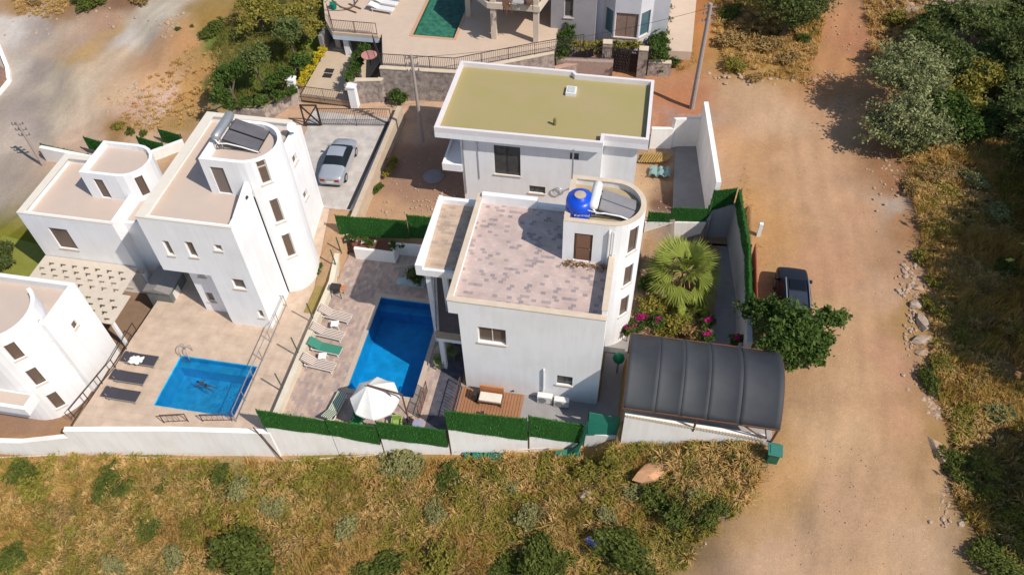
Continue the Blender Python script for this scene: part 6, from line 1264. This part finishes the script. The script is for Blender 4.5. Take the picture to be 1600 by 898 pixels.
for i, (px, py, z_, r_, lb) in enumerate(((1000, 495, 1.4, 12, 'magenta bougainvillea against the round tower'), (1025, 500, 1.5, 10, 'magenta bougainvillea between the tower and the palm'), (1104, 522, 2.2, 9, 'magenta bougainvillea climbing over the carport edge'), (1107, 500, 1.5, 7, 'small red pink flowers beside the garden path'), (1150, 527, 2.2, 7, 'magenta flowers at the far right carport corner'), (982, 512, 1.3, 9, 'magenta flowers low at the tower foot'))):
    bl = [bpx(px, py, z_, r_), bpx(px+6, py-3, z_, r_*.7)]; t = thing('bougainvillea', lb, 'flowers', (bl[0][0], bl[0][1], 0), group='magenta flowers round the garden'); v_, f_, rn = leafcloud([(q[0], q[1], q[2], q[3]*.7, q[4]*.7, q[5]*.7) for q in bl], 300, .07, 80+i); npmesh('petals', v_, f_, PINK, rn, t); v_, f_, rn = leafcloud([(q[0], q[1], q[2]-.35, q[3]*1.3, q[4]*1.3, .5) for q in bl], 900, .1, 90+i); npmesh('leaves', v_, f_, LEAFG, rn, t); MB().tube([(bl[0][0], bl[0][1], 0), (bl[0][0], bl[0][1], z_)], .03, 5).build('stem', BARK, t)
for i, (px, py, r_, lf, lb) in enumerate(((1020, 480, 26, LEAFY, 'olive shrub under the palm beside the tower'), (1050, 510, 24, LEAFY, 'olive shrub between palm and carport'), (1085, 515, 18, LEAFB, 'dry brownish shrub at the carport edge'), (1012, 445, 16, LEAFG, 'green shrub at the tower wall left of the palm'))):
    bl = [bpx(px, py, .5, r_, .6), bpx(px+10, py-6, .4, r_*.7, .6)]; tree(lb, (*bl[0][:2], 0), bl, 2400, .1, lf, 100+i, name='shrub', cat='shrub', trunk=.05)
for i, (px, py, z_, r_, lb) in enumerate(((650, 430, .8, 14, 'leafy plant in the green pot by the column'),)): bl = [bpx(px, py, z_, r_)]; v_, f_, rn = leafcloud(bl, 1500, .12, 120); npmesh('potted_plant', v_, f_, LEAFD, rn, label=lb, cat='plant')
for i, (px, py, z_, lb) in enumerate(((545, 372, 1.2, 'white flowering plant at the left end of the rear flower bed'), (572, 378, 1.2, 'white flowering plant in the middle of the rear flower bed'), (615, 384, 1.2, 'white flowering plant at the right end of the rear flower bed'))):
    bl = [bpx(px, py, z_, 8), bpx(px+10, py+2, z_, 6)]; t = thing('flowering_plant', lb, 'plant', (bl[0][0], bl[0][1], .9)); v_, f_, rn = leafcloud(bl, 500, .07, 130+i); npmesh('leaves', v_, f_, LEAFG, rn, t); v_, f_, rn = leafcloud(bl, 130, .06, 140+i); npmesh('petals', v_, f_, attrmat('white_petals', [(0, (.6, .6, .55)), (1, (.8, .8, .75))]), rn, t)
for i, (px, py, r_, lf, lb) in enumerate(((612, 250, 10, LEAFY, 'yellow green weeds at the sandy wall, upper clump'), (590, 296, 8, LEAFG, 'green weeds at the sandy wall, lower clump'), (604, 268, 8, LEAFY, 'thin weeds along the sandy wall between the two clumps'), (495, 425, 7, LEAFG, 'small green plant in the planting strip by the thin posts'), (520, 345, 7, LEAFY, 'yellow plants at the upper end of the planting strip'))):
    g = G(px, py) if i < 3 else P(px, py, .2); z0 = 1.0 if i < 3 else .1; bl = [(g.x, g.y, z0+.3, r_*.035, r_*.05, .35), (g.x+.1, g.y+.3, z0+.3, r_*.03, r_*.04, .3)]; t = thing('weeds', lb, 'plant', (g.x, g.y, z0)); v_, f_, rn = leafcloud(bl, 900, .07, 150+i); npmesh('leaves', v_, f_, lf, rn, t)
for i, (px, py, lb) in enumerate(((6, 390, 'dark round bush on the lawn at the left frame edge, upper'), (4, 412, 'dark round bush on the lawn at the left frame edge, lower'))):
    bl = [bpx(px, py, -1.0, 12)]; tree(lb, (*bl[0][:2], -1.5), bl, 1800, .1, LEAFD, 170+i, name='shrub', cat='shrub', trunk=.05)

# shrubs of the meadow and the slope, each one a thing
SH = [(60,760,30,'Y'),(170,745,26,'G'),(195,760,20,'G'),(255,757,14,'G'),(40,735,26,'G'),(100,800,22,'B'),(345,740,20,'G'),(375,760,24,'O'),(235,820,22,'G'),(330,800,26,'Y'),(300,820,20,'Y'),(380,820,28,'Y'),(395,865,50,'D'),(180,880,22,'O'),(270,870,24,'O'),(20,870,24,'G'),(480,745,24,'Y'),(520,730,26,'Y'),(430,790,24,'O'),(545,820,26,'O'),(450,850,24,'B'),(600,880,34,'G'),(560,890,24,'G'),(620,715,34,'O'),(650,725,24,'O'),(700,740,28,'G'),(720,770,24,'Y'),(680,800,24,'O'),(760,790,22,'B'),(690,870,34,'Y'),(640,760,22,'B'),(770,735,24,'Y'),(800,760,22,'O'),(845,860,42,'D'),(800,875,30,'G'),(880,870,24,'G'),(985,860,48,'D'),(1030,780,34,'D'),(1060,800,32,'G'),(1000,760,26,'O'),(925,730,28,'Y'),(960,715,24,'Y'),(900,745,22,'Y'),(1115,800,26,'D'),(1090,770,20,'O'),(1085,700,14,'G'),(1140,700,16,'G'),(850,720,22,'Y'),(830,800,26,'O'),(950,800,20,'O'),(770,690,10,'Y'),
 (1450,590,22,'G'),(1470,570,22,'Y'),(1490,715,22,'D'),(1500,745,22,'G'),(1530,720,26,'Y'),(1540,770,24,'Y'),(1540,850,26,'D'),(1570,880,30,'D'),(1580,800,26,'Y'),(1590,840,24,'Y'),(1500,640,22,'Y'),(1530,590,22,'B'),(1560,640,24,'O'),(1590,600,22,'G'),(1500,520,20,'Y'),(1540,500,20,'B'),(1440,400,16,'Y'),(1460,440,18,'Y'),(1450,470,16,'Y'),(1420,290,18,'B'),(1455,270,20,'B'),(1480,300,20,'Y'),(1520,280,22,'O'),(1560,330,24,'O'),(1580,420,22,'D'),(1550,450,22,'B'),(1480,360,18,'Y'),(1500,410,18,'B'),
 (1140,60,26,'B'),(1170,40,24,'B'),(1200,70,26,'B'),(1150,100,20,'Y'),(1230,90,20,'B'),(1140,20,20,'D'),(1180,120,14,'B'),(1400,30,22,'Y'),(1390,70,18,'B'),(1375,110,14,'B'),(1255,60,14,'D'),
 (185,195,12,'Y'),(205,205,10,'G'),(225,208,8,'D'),(145,5,20,'D'),(130,-5,18,'D'),(278,45,6,'D'),(300,40,5,'D'),(340,40,20,'G'),(325,55,14,'G'),(55,5,12,'B'),(220,0,14,'B')]
KIND = {'Y': (LEAFY, 'yellowish olive'), 'G': (LEAFK, 'fresh green'), 'O': (LEAFS, 'grey green'), 'B': (LEAFB, 'dry brown'), 'D': (LEAFK, 'dense dark green')}
ZN = lambda px, py: ('meadow below the walls' if px < 1190 and py > 640 else 'slope right of the road' if px > 1350 else 'top bank between the tracks' if px > 1000 else 'top left hillside')
LAB = {(395,865): 'largest dense green shrub at the bottom of the meadow, left half', (845,860): 'dense green shrub left of the blue rubbish bag', (985,860): 'dense green shrub right of the blue rubbish bag', (1030,780): 'dark shrub below the big flat rock', (1115,800): 'dark shrub at the meadow edge next to the dirt road', (620,715): 'grey green bush touching the white wall below the parasol', (60,760): 'yellowish bush at the left end of the meadow', (345,740): 'green bush close below the square pool wall', (600,880): 'fresh green bush at the bottom frame edge, middle', (1450,590): 'green bush at the road edge under the cut stone blocks', (1490,715): 'dark bush beside the long pale slab', (1540,850): 'dark bush at the road edge near the bottom right', (255,757): 'small bright green tuft bush near the concrete marker'}
protos = {}
ORD = ['first', 'second', 'third', 'fourth', 'fifth', 'sixth', 'seventh', 'eighth', 'ninth', 'tenth', 'eleventh', 'twelfth', 'thirteenth', 'fourteenth', 'fifteenth', 'sixteenth', 'seventeenth', 'eighteenth']
RANK = {}
for q_ in SH:
    if (q_[0], q_[1]) in LAB: continue
    RANK.setdefault((q_[3], ZN(q_[0], q_[1])), []).append((q_[0], q_[1]))
for k_, v_ in RANK.items(): v_.sort(key=(lambda p: p[1]) if 'slope right' in k_[1] else (lambda p: p[0]))
def shlab(px, py, k):
    z_ = ZN(px, py); l_ = RANK[(k, z_)]; nm = KIND[k][1]
    if len(l_) == 1: return 'the only %s shrub on the %s' % (nm, z_)
    return '%s %s shrub from the %s on the %s' % (ORD[l_.index((px, py))], nm, 'top' if 'slope right' in z_ else 'left', z_)
for i, (px, py, r_, k) in enumerate(SH):
    g = G(px, py+r_*.3); R_ = r_*(g-Vector((0, 0, HC))).length/F; z0 = g.z-.05; lf, nm = KIND[k]
    key = (k, i % 3)
    if key not in protos:
        rr = random.Random(i+3); bl = [(rr.uniform(-.4, .4), rr.uniform(-.4, .4), .28+rr.uniform(0, .2), .62, .62, .38) for _ in range(4)]+[(0, 0, .35, .75, .75, .45)]
        v_, f_, rn = leafcloud(bl, {'D': 3400, 'G': 2600, 'Y': 2300, 'O': 2300, 'B': 2000}[k], .085, 200+i, up=1)
        h_ = thing('shrub', 'x', 'shrub', (0, 0, 0), local=True); npmesh('foliage', v_, f_, lf, rn, h_)
        b = MB()
        for q_ in range(7): a = q_*.9; b.tube([(0, 0, 0), (.25*cos(a), .25*sin(a), .25), (.6*cos(a), .6*sin(a), .5)], [.02, .015, .006], 4)
        b.build('stem', BARK, h_); protos[key] = h_; o = h_
    else: o = copytree(protos[key])
    o.location = (g.x, g.y, z0); o.rotation_euler = (0, 0, i*1.3); o.scale = (R_*(1.0+.3*sin(i*2.3)), R_*(1.0-.3*sin(i*2.3)), R_*.85)
    if (px, py) in LAB: o['label'] = LAB[(px, py)]
    else: o['label'] = shlab(px, py, k); o['group'] = '%s shrubs, %s' % (nm, ZN(px, py))

# grass: nobody could count it
def grass(name, polys, dens, hmin, hmax, m, seed, label_=None, patch=True, wd=.022, avoid=()):
    r = np.random.default_rng(seed); Vs = []
    for poly in polys:
        pl = [xy(*p) for p in poly]; a = np.array(pl); x0, y0 = a.min(0); x1, y1 = a.max(0); N = int((x1-x0)*(y1-y0)*dens)
        x = r.uniform(x0, x1, N); y = r.uniform(y0, y1, N); k = inpoly(x, y, pl)
        if patch: pn = noise2(x, y, 1.9, seed+50)+.5+.6*noise2(x, y, .55, seed+51); k &= (pn+r.normal(0, .10, N)) > .45
        for z_ in (Y1, Y2, LC, WL, CPZ): k &= ~inpoly(x, y, z_)
        x = x[k]; y = y[k]; N = len(x); z = T(x, y)+noise2(x, y, 3.1, 1)*.22+noise2(x, y, .9, 2)*.07+np.clip((x-18)/3, 0, 1)*noise2(x, y, 2.2, 5)*.7-.03
        pn = noise2(x, y, 2.2, seed+60)+.5; h = (hmin+(hmax-hmin)*r.random(N)**1.5)*(.5+pn); an = r.uniform(0, 2*pi, N)
        tuft = noise2(x, y, .7, seed+70)*9; lx = np.cos(an)*h*.45+np.cos(tuft)*h*.35; ly = np.sin(an)*h*.45+np.sin(tuft)*h*.35; w_ = wd*(.7+.8*r.random(N)); ox = -np.sin(an)*w_; oy = np.cos(an)*w_
        Vs.append(np.stack([np.stack([x-ox, y-oy, z], 1), np.stack([x+ox, y+oy, z], 1), np.stack([x+lx, y+ly, z+h], 1)], 1))
    V = np.concatenate(Vs); N = len(V)
    o = npmesh(name, V.reshape(-1, 3), np.arange(N*3).reshape(-1, 3), m, r.random(N), kind='stuff', label=label_); return o
GR = attrmat('dry_grass', [(0, (.30, .165, .055)), (.3, (.50, .295, .09)), (.52, (.66, .41, .14)), (.7, (.50, .34, .085)), (.87, (.32, .27, .05)), (1, (.22, .22, .035))], .3, .85, .38, .7)
GR2 = attrmat('golden_grass', [(0, (.26, .145, .045)), (.35, (.48, .29, .075)), (.7, (.66, .43, .12)), (1, (.36, .28, .05))], .3, .85, .6, .5)
MEAD = [(-60, 722), (110, 716), (440, 722), (690, 720), (900, 712), (960, 702), (1080, 692), (1190, 696), (1198, 735), (1165, 790), (1100, 845), (1050, 905), (1045, 960), (-160, 990)]
RIGHT = [(1395, 235), (1425, 300), (1440, 360), (1440, 420), (1465, 470), (1455, 560), (1470, 640), (1490, 700), (1490, 780), (1540, 850), (1560, 920), (1720, 960), (1700, 200)]
grass('dry_grass', [MEAD], 760, .15, .5, GR, 1, 'tall dry and olive grass of the meadow')
def tufts(name, polys, n, m, seed, label, hr=(.3, .75), nb=34):
    r = np.random.default_rng(seed); Vs = []; R_ = []
    for poly in polys:
        pl = [xy(*p) for p in poly]; a = np.array(pl); x0, y0 = a.min(0); x1, y1 = a.max(0); X = r.uniform(x0, x1, n*3); Y = r.uniform(y0, y1, n*3); k = inpoly(X, Y, pl)&((noise2(X, Y, 2.0, seed)+r.normal(0, .2, n*3)) > -.05)
        for z_ in (Y1, Y2, LC, WL, CPZ): k &= ~inpoly(X, Y, z_)
        X = X[k][:n]; Y = Y[k][:n]; N = len(X); Z_ = T(X, Y)+.02; L_ = r.uniform(*hr, N); an = r.uniform(0, 2*pi, (N, nb)); sp_ = r.uniform(.15, 1.0, (N, nb)); l_ = L_[:, None]*r.uniform(.6, 1.1, (N, nb)); w_ = .018+.012*r.random((N, nb))
        lx, ly = np.cos(an), np.sin(an); B = np.stack([X[:, None]+lx*.05, Y[:, None]+ly*.05, Z_[:, None]+0*lx], -1); M_ = B+np.stack([lx*l_*sp_*.45, ly*l_*sp_*.45, l_*.62*(1.1-sp_*.4)], -1); E_ = B+np.stack([lx*l_*sp_*1.05, ly*l_*sp_*1.05, l_*(.85-.5*sp_)], -1); S_ = np.stack([-ly*w_, lx*w_, 0*lx], -1)
        q1 = np.stack([B-S_*.6, B+S_*.6, M_+S_], 2).reshape(-1, 3, 3); q2 = np.stack([B-S_*.6, M_+S_, M_-S_], 2).reshape(-1, 3, 3); q3 = np.stack([M_-S_, M_+S_, E_], 2).reshape(-1, 3, 3); Vs += [q1, q2, q3]; rr_ = np.repeat(r.random(N), nb)*.7+.3*r.random(N*nb); R_ += [rr_, rr_, rr_]
    V = np.concatenate(Vs); npmesh(name, V.reshape(-1, 3), np.arange(len(V)*3).reshape(-1, 3), m, np.concatenate(R_), kind='stuff', label=label)
TG = attrmat('straw_tuft', [(0, (.40, .24, .08)), (.4, (.60, .39, .14)), (.75, (.70, .48, .20)), (1, (.46, .34, .10))], .35, .85, .7, .35)
TO = attrmat('olive_tuft', [(0, (.20, .18, .028)), (.5, (.32, .28, .045)), (1, (.48, .38, .09))], .35, .85, .7, .35)
tufts('grass_tufts', [MEAD], 1500, TG, 501, 'pale straw fountain tufts on the meadow'); tufts('grass_tufts', [MEAD], 1100, TO, 502, 'olive green fountain tufts on the meadow')
tufts('grass_tufts', [RIGHT], 1100, TG, 503, 'pale straw tufts on the right slope'); tufts('grass_tufts', [RIGHT], 500, TO, 504, 'olive tufts on the right slope')
tufts('grass_tufts', [[(1110, 0), (1130, 115), (1260, 130), (1285, 60), (1290, -20), (1110, -20)], [(1350, 0), (1365, 120), (1400, 150), (1440, 80), (1450, -20), (1355, -20)]], 260, TG, 505, 'straw tufts on the banks at the top')
tufts('grass_tufts', [[(20, 0), (110, 0), (120, 30), (30, 25)], [(230, 120), (330, 60), (345, 120), (300, 190), (215, 215), (180, 200)]], 160, TG, 506, 'sparse straw tufts on the top left hillside', (.15, .35))
def scrub(name, poly, n, leaf, seed, label, size=.075):
    r = np.random.default_rng(seed); pl = [xy(*p) for p in poly]; a = np.array(pl); x0, y0 = a.min(0); x1, y1 = a.max(0); X = r.uniform(x0, x1, n*3); Y = r.uniform(y0, y1, n*3); k = inpoly(X, Y, pl)&((noise2(X, Y, 2.4, seed)+r.normal(0, .12, n*3)) > -.02)
    for z_ in (Y1, Y2, LC, WL, CPZ): k &= ~inpoly(X, Y, z_)
    X = X[k][:n]; Y = Y[k][:n]; n = len(X); m = 46; rad = r.uniform(.12, .55, n); off = r.normal(size=(n, m, 3))*rad[:, None, None]*np.array([.6, .6, .35]); c = np.stack([X, Y, T(X, Y)+.12+rad*.25], 1)
    p = (c[:, None, :]+off).reshape(-1, 3); N = len(p); lean = np.repeat(r.normal(size=(n, 1, 3)), m, 1).reshape(-1, 3)*.5; d = r.normal(size=(N, 3))+lean; d[:, 2] = abs(d[:, 2])*.8; d /= np.linalg.norm(d, axis=1)[:, None]; e = r.normal(size=(N, 3)); e /= np.linalg.norm(e, axis=1)[:, None]
    s = (size*(.6+.9*r.random(N)))[:, None]; V = np.stack([p-e*s*.28, p+d*s*1.6, p+e*s*.28+d*s*.3], 1)
    npmesh(name, V.reshape(-1, 3), np.arange(N*3).reshape(-1, 3), leaf, np.clip(np.repeat(r.random(n), m)*.6+.4*r.random(N), 0, 1), kind='stuff', label=label)
scrub('scrub', MEAD, 1100, LEAFY, 401, 'low yellow green scrub all over the meadow'); scrub('scrub', MEAD, 750, LEAFB, 402, 'low dry brown scrub all over the meadow'); scrub('scrub', MEAD, 600, LEAFS, 403, 'low sage scrub all over the meadow'); scrub('scrub', MEAD, 700, LEAFM, 404, 'low green scrub all over the meadow')
scrub('scrub', RIGHT, 500, LEAFY, 405, 'low yellow green scrub on the right slope'); scrub('scrub', RIGHT, 700, LEAFB, 406, 'low dry brown scrub on the right slope'); scrub('scrub', RIGHT, 350, LEAFM, 407, 'low green scrub on the right slope')
grass('dry_grass', [RIGHT], 420, .18, .6, GR2, 2, 'golden dry grass on the slope right of the road')
grass('dry_grass', [[(1110, 0), (1130, 115), (1260, 130), (1285, 60), (1290, -20), (1110, -20)], [(1350, 0), (1365, 120), (1400, 150), (1480, 80), (1500, -20), (1355, -20)], [(1045, 70), (1060, 115), (1090, 100), (1060, -10), (1040, -10)]], 160, .15, .5, GR2, 3, 'dry grass on the banks at the top')
grass('green_grass', [[(335, 70), (370, 0), (500, 0), (505, 75), (465, 130), (360, 175), (330, 140)]], 220, .15, .5, attrmat('olive_grass', [(0, (.12, .11, .02)), (.5, (.17, .17, .035)), (1, (.28, .24, .07))], .3, .85, .6, .5), 4, 'green and olive ground cover on the plot left of the driveway')
grass('dry_grass', [[(170, 160), (215, 215), (330, 190), (345, 70), (310, 60), (250, 130)]], 40, .1, .35, GR2, 5, 'thin dry grass tufts on the hillside')
grass('dry_grass', [[(1165, 250), (1200, 420), (1215, 445), (1180, 450), (1150, 300)], [(1195, 700), (1215, 720), (1210, 780), (1180, 780)]], 60, .06, .22, GR2, 6, 'sparse yellow grass at the wall foot along the road')
# loose stones and rubble on the ground
def rock_mesh(seed, flat=.6):
    import bmesh
    r = random.Random(seed); bm = bmesh.new()
    for i in range(22):
        d = Vector((r.gauss(0, 1), r.gauss(0, 1), r.gauss(0, 1))).normalized(); d.z *= flat; bm.verts.new(d*r.uniform(.75, 1.0)+Vector((0, 0, flat*.55)))
    res = bmesh.ops.convex_hull(bm, input=bm.verts); bmesh.ops.delete(bm, geom=[e for e in res['geom_interior'] if isinstance(e, bmesh.types.BMVert)], context='VERTS')
    me = bpy.data.meshes.new('rock'); bm.to_mesh(me); bm.free(); return me
RK = mat('pinkish_limestone', (.50, .34, .225), (.34, .225, .15), 3.5, .9, .4); RK2 = mat('grey_limestone', (.50, .38, .275), (.33, .25, .185), 4, .9, .4)
rms = [rock_mesh(i) for i in range(6)]
for m_ in rms: m_.materials.append(RK if rms.index(m_) % 2 else RK2)
def rock(px, py, rp, label, sx=1, sy_=1, rz=0, k=0, group=None, name='rock'):
    g = G(px, py); R_ = rp*(g-Vector((0, 0, HC))).length/F; o = bpy.data.objects.new(name, rms[k % 6]); C.objects.link(o); o.location = (g.x, g.y, g.z-.08); o.scale = (R_*sx, R_*sy_, R_*.7); o.rotation_euler = (0, 0, rz); ORG[o.name] = Vector(); return tag(o, label, 'rock', group)
_b = rock(1018, 742, 30, 'large flat orange boulder in the meadow below the carport', 1.15, .65, .5, 2); _b.data = _b.data.copy(); _b.data.materials.clear(); _b.data.materials.append(mat('orange_sandstone', (.62, .34, .18), (.46, .25, .13), 2.5, .9, .3)); _b.location.z += .15; rock(918, 778, 16, 'rounded boulder in the meadow left of the big orange one', 1.1, .85, -.4, 3).location.z += .12
rock(1431, 476, 13, 'pale boulder at the road edge above the cut blocks', 1, .8, 0, 0); rock(1440, 504, 15, 'tall cut stone block at the road edge', .8, 1.2, .1, 4); rock(1440, 532, 14, 'cut stone block at the road edge below the tall one', 1.2, .8, .3, 2); rock(1441, 551, 11, 'lowest of the stone blocks at the road edge', 1.2, .8, .1, 5); rock(1466, 705, 17, 'long pale stone slab at the road edge lower right', .7, 1.7, .5, 3)
rock(1434, 450, 10, 'small pale boulder at the top of the roadside blocks', 1, .7, 0, 5)
rock(1455, 616, 8, 'pinkish stone on the roadside rubble heap', 1, 1, 1, 1); rock(1482, 765, 7, 'pale stone at the road edge near the lower right bushes', 1, 1, 2, 3); rock(1503, 818, 7, 'single white stone beside the lower right shrubs', 1, 1, 2, 4)
rock(232, 722, 9, 'grey concrete marker stone below the square pool wall', .8, 1, 0, 2)
rr = random.Random(77); b = MB(); import bmesh
V = []; Fc = []; ms_ = []
base = [(np.array([v.co for v in m_.vertices]), [tuple(p.vertices) for p in m_.polygons]) for m_ in rms]
def scatter(cx, cy, sx, sy_, n, r0, r1):
    for i in range(n):
        px, py = rr.gauss(cx, sx), rr.gauss(cy, sy_); g = G(px, py); R_ = rr.uniform(r0, r1)**1.0; vb, fb = base[rr.randrange(6)]; a = rr.uniform(0, 6.28); c_, s_ = cos(a), sin(a)
        if any(inpoly(np.array([g.x]), np.array([g.y]), z_)[0] for z_ in (Y1, Y2, LC, WL, CPZ)): continue
        v2 = vb*np.array([R_*rr.uniform(.7, 1.3), R_, R_*.7]); v2 = np.stack([v2[:, 0]*c_-v2[:, 1]*s_+g.x, v2[:, 0]*s_+v2[:, 1]*c_+g.y, v2[:, 2]+g.z-.02], 1); n0 = len(b.v); b.v += [tuple(p) for p in v2]; b.f += [tuple(n0+j for j in f_) for f_ in fb]; k = rr.randrange(2); b.m += [k]*len(fb)
scatter(1462, 628, 10, 14, 70, .05, .18); scatter(1425, 500, 8, 40, 90, .04, .14); scatter(1420, 440, 9, 14, 50, .05, .2); scatter(1385, 260, 12, 30, 60, .04, .15); scatter(220, 165, 18, 14, 150, .06, .28); scatter(215, 185, 14, 8, 60, .05, .16); scatter(1440, 10, 25, 12, 70, .1, .45); scatter(1200, 120, 70, 6, 80, .05, .2); scatter(265, 40, 14, 8, 30, .06, .25); scatter(1300, 700, 90, 120, 160, .015, .05); scatter(1310, 350, 60, 100, 120, .015, .05); scatter(1300, 600, 80, 170, 260, .01, .035); scatter(1250, 250, 60, 60, 90, .01, .035); scatter(1320, 90, 22, 50, 90, .03, .1); scatter(1300, 150, 30, 12, 70, .02, .09)
scatter(1480, 770, 8, 30, 40, .04, .13); scatter(210, 735, 20, 20, 30, .04, .14); scatter(630, 770, 25, 10, 20, .05, .15); scatter(1070, 850, 35, 20, 60, .03, .12); scatter(1060, 720, 30, 14, 30, .04, .12); scatter(110, 40, 50, 10, 50, .05, .2); scatter(900, 705, 90, 4, 30, .03, .1); scatter(1215, 620, 8, 30, 30, .02, .06)
b.build('rubble', [RK, RK2], label='loose rubble and pebbles along the road and hillsides', kind='stuff')
b = MB()
def lot_rock(x_, y_, z_, R_):
    vb, fb = base[rr.randrange(6)]; v2 = vb*R_*np.array([rr.uniform(.7, 1.3), 1, .7])+np.array([x_, y_, z_]); n0 = len(b.v); b.v += [tuple(p) for p in v2]; b.f += [tuple(n0+j for j in f_) for f_ in fb]; b.m += [0]*len(fb)
for i in range(60): lot_rock(rr.uniform(-17.0, -12), rr.uniform(34.2, 37), .97, rr.uniform(.03, .12)*rr.random()+.02)
for i in range(90): lot_rock(rr.uniform(-16.8, -12), rr.uniform(34.3, 45), .97, rr.uniform(.02, .09))
for i in range(60): lot_rock(rr.gauss(-12.2, .8), rr.gauss(37.5, .8), .98, rr.uniform(.03, .12))
for i in range(50): lot_rock(rr.uniform(.4, 2.6), rr.uniform(38, 46), .98, rr.uniform(.02, .08))
b.build('building_rubble', [RK2], label='scattered building rubble on the bare lot', kind='stuff')
# bits and pieces in the meadow and lots
q = G(932, 850); b = MB(); V = []; n_ = 10
for i in range(n_):
    for j in range(n_*2): a = pi*j/n_; e = -pi/2+pi*i/(n_-1); k = 1+.35*sin(3*a+i)+.2*sin(5*a-2*i); V.append((q.x+.42*cos(e)*cos(a)*k, q.y+.28*cos(e)*sin(a)*k, q.z+.3+.22*sin(e)*k))
b.v = V; b.f = [(i*2*n_+j, i*2*n_+(j+1) % (2*n_), (i+1)*2*n_+(j+1) % (2*n_), (i+1)*2*n_+j) for i in range(n_-1) for j in range(2*n_)]; b.m = [0]*len(b.f); b.build('rubbish_bag', mat('lavender_plastic', (.33, .34, .72), (.25, .26, .6), 6, .4), label='lavender blue rubbish bag among the shrubs of the meadow', cat='bag')
for (p0, p1, lb) in (((1, 716), (105, 712), 'thin pale pipe lying along the wall foot at far left'), ((160, 714), (300, 719), 'thin pale pipe lying below the square pool wall'), ((445, 722), (590, 712), 'thin pale batten in the grass below the long screen'), ((775, 708), (900, 697), 'long pale batten leaning on the ground below the last screens')):
    a = G(*p0); c = G(*p1); MB().beam(a+Vector((0, 0, .12)), c+Vector((0, 0, .15)), .06, .05).build('pipe', SILL, label=lb, cat='pipe')
a = G(728, 712); c = G(780, 711); b = MB()
for i in range(20): f_ = i/19; p = a.lerp(c, f_); b.tube([(p.x, p.y+.1, p.z+.1), (p.x+rr.uniform(-.2, .2), p.y, p.z+.35), (p.x+rr.uniform(-.2, .2), p.y-.3, p.z+.1)], .05, 4)
b.build('rolled_net', TEAL, label='rolled teal net lying at the wall foot below the wooden deck', cat='net'); a = G(868, 712); c = G(905, 708); MB().beam(a+Vector((0, 0, .15)), c+Vector((0, 0, .2)), .4, .15).build('folded_net', TEAL, label='folded teal net on the ground under the torn screen', cat='net')
MB().beam((-17.9, 19.1, -2.4), (-18.5, 19.0, .8), .05, .05).beam((-17.6, 18.9, -2.4), (-18.2, 18.95, .3), .04, .04).build('leaning_stick', METALB, label='two thin brown sticks leaning on the white wall at the path end', cat='stick')
q = P(1019, 250, 1.05); b = MB()
for i in range(9): b.beam((q.x-.9+i*.17, q.y-.5, 1.15+.02*i), (q.x-.5+i*.17, q.y+.6, 1.2+.02*i), .09, .05)
b.beam((q.x-1, q.y-.3, 1.1), (q.x+.8, q.y-.2, 1.12), .1, .06).beam((q.x-.8, q.y+.4, 1.1), (q.x+.9, q.y+.4, 1.12), .1, .06)
for i in range(5): b.beam((q.x+.3+i*.15, q.y-.5+.05*i, 1.3), (q.x+.9+i*.1, q.y+.5, 1.25), .08, .05)
b.build('pallet', mat('yellow_wood', (.45, .30, .09), (.3, .19, .06), 6, .8), label='stack of yellowish wooden pallets beside the olive roofed villa', cat='pallet')
q = P(1030, 272, 1.05); b = MB(); V = []
for i in range(9):
    for j in range(7): V.append((q.x-.7+.18*i, q.y-.5+.17*j, 1.1+.35*abs(sin(i*1.1)*cos(j*.9))+.1*rr.random()*1.0))
b.v = V; b.f = [(i*7+j, (i+1)*7+j, (i+1)*7+j+1, i*7+j+1) for i in range(8) for j in range(6)]; b.m = [0]*48; o = b.build('tarpaulin', mat('pale_teal_tarp', (.24, .36, .34), (.16, .26, .25), 6, .6), label='crumpled pale teal tarpaulin beside the pallets', cat='tarpaulin'); o.modifiers.new('t', 'SOLIDIFY').thickness = .02
q = P(677, 275, 1.02); MB().lathe((q.x, q.y, .98), [(.75, 0), (.6, .12), (.3, .2), (.05, .22)], 16).build('sand_heap', mat('grey_sand', (.3, .28, .28), (.2, .19, .19), 5, .95, .4), label='low grey sand heap on the bare lot', cat='sand heap')
# asphalt shoulder kerb at the far left
pts = [xy(-20, 60), xy(0, 75), xy(14, 110), xy(16, 128), xy(0, 148), xy(-20, 165)]
poly_wall('kerb', pts, -2, [Tz(*p)+.35 for p in pts], .3, WHITE2, 'white kerb wall of the round island at the left frame edge', 'kerb')
MB().prism(pts, -2, [Tz(*p)+.12 for p in pts]).build('island_rubble', mat('red_brown_rubble', (.34, .2, .14), (.2, .12, .09), 3, .95, .7), kind='structure')
# wires near the poles
wire((gm_.x, gm_.y, gm_.z+hm-.2), (gr_.x, gr_.y, gr_.z+hr-.3), .6, 'overhead wire between the two right hand utility poles')
for o in [o for o in bpy.data.objects if o.name.startswith('frond')]: pass
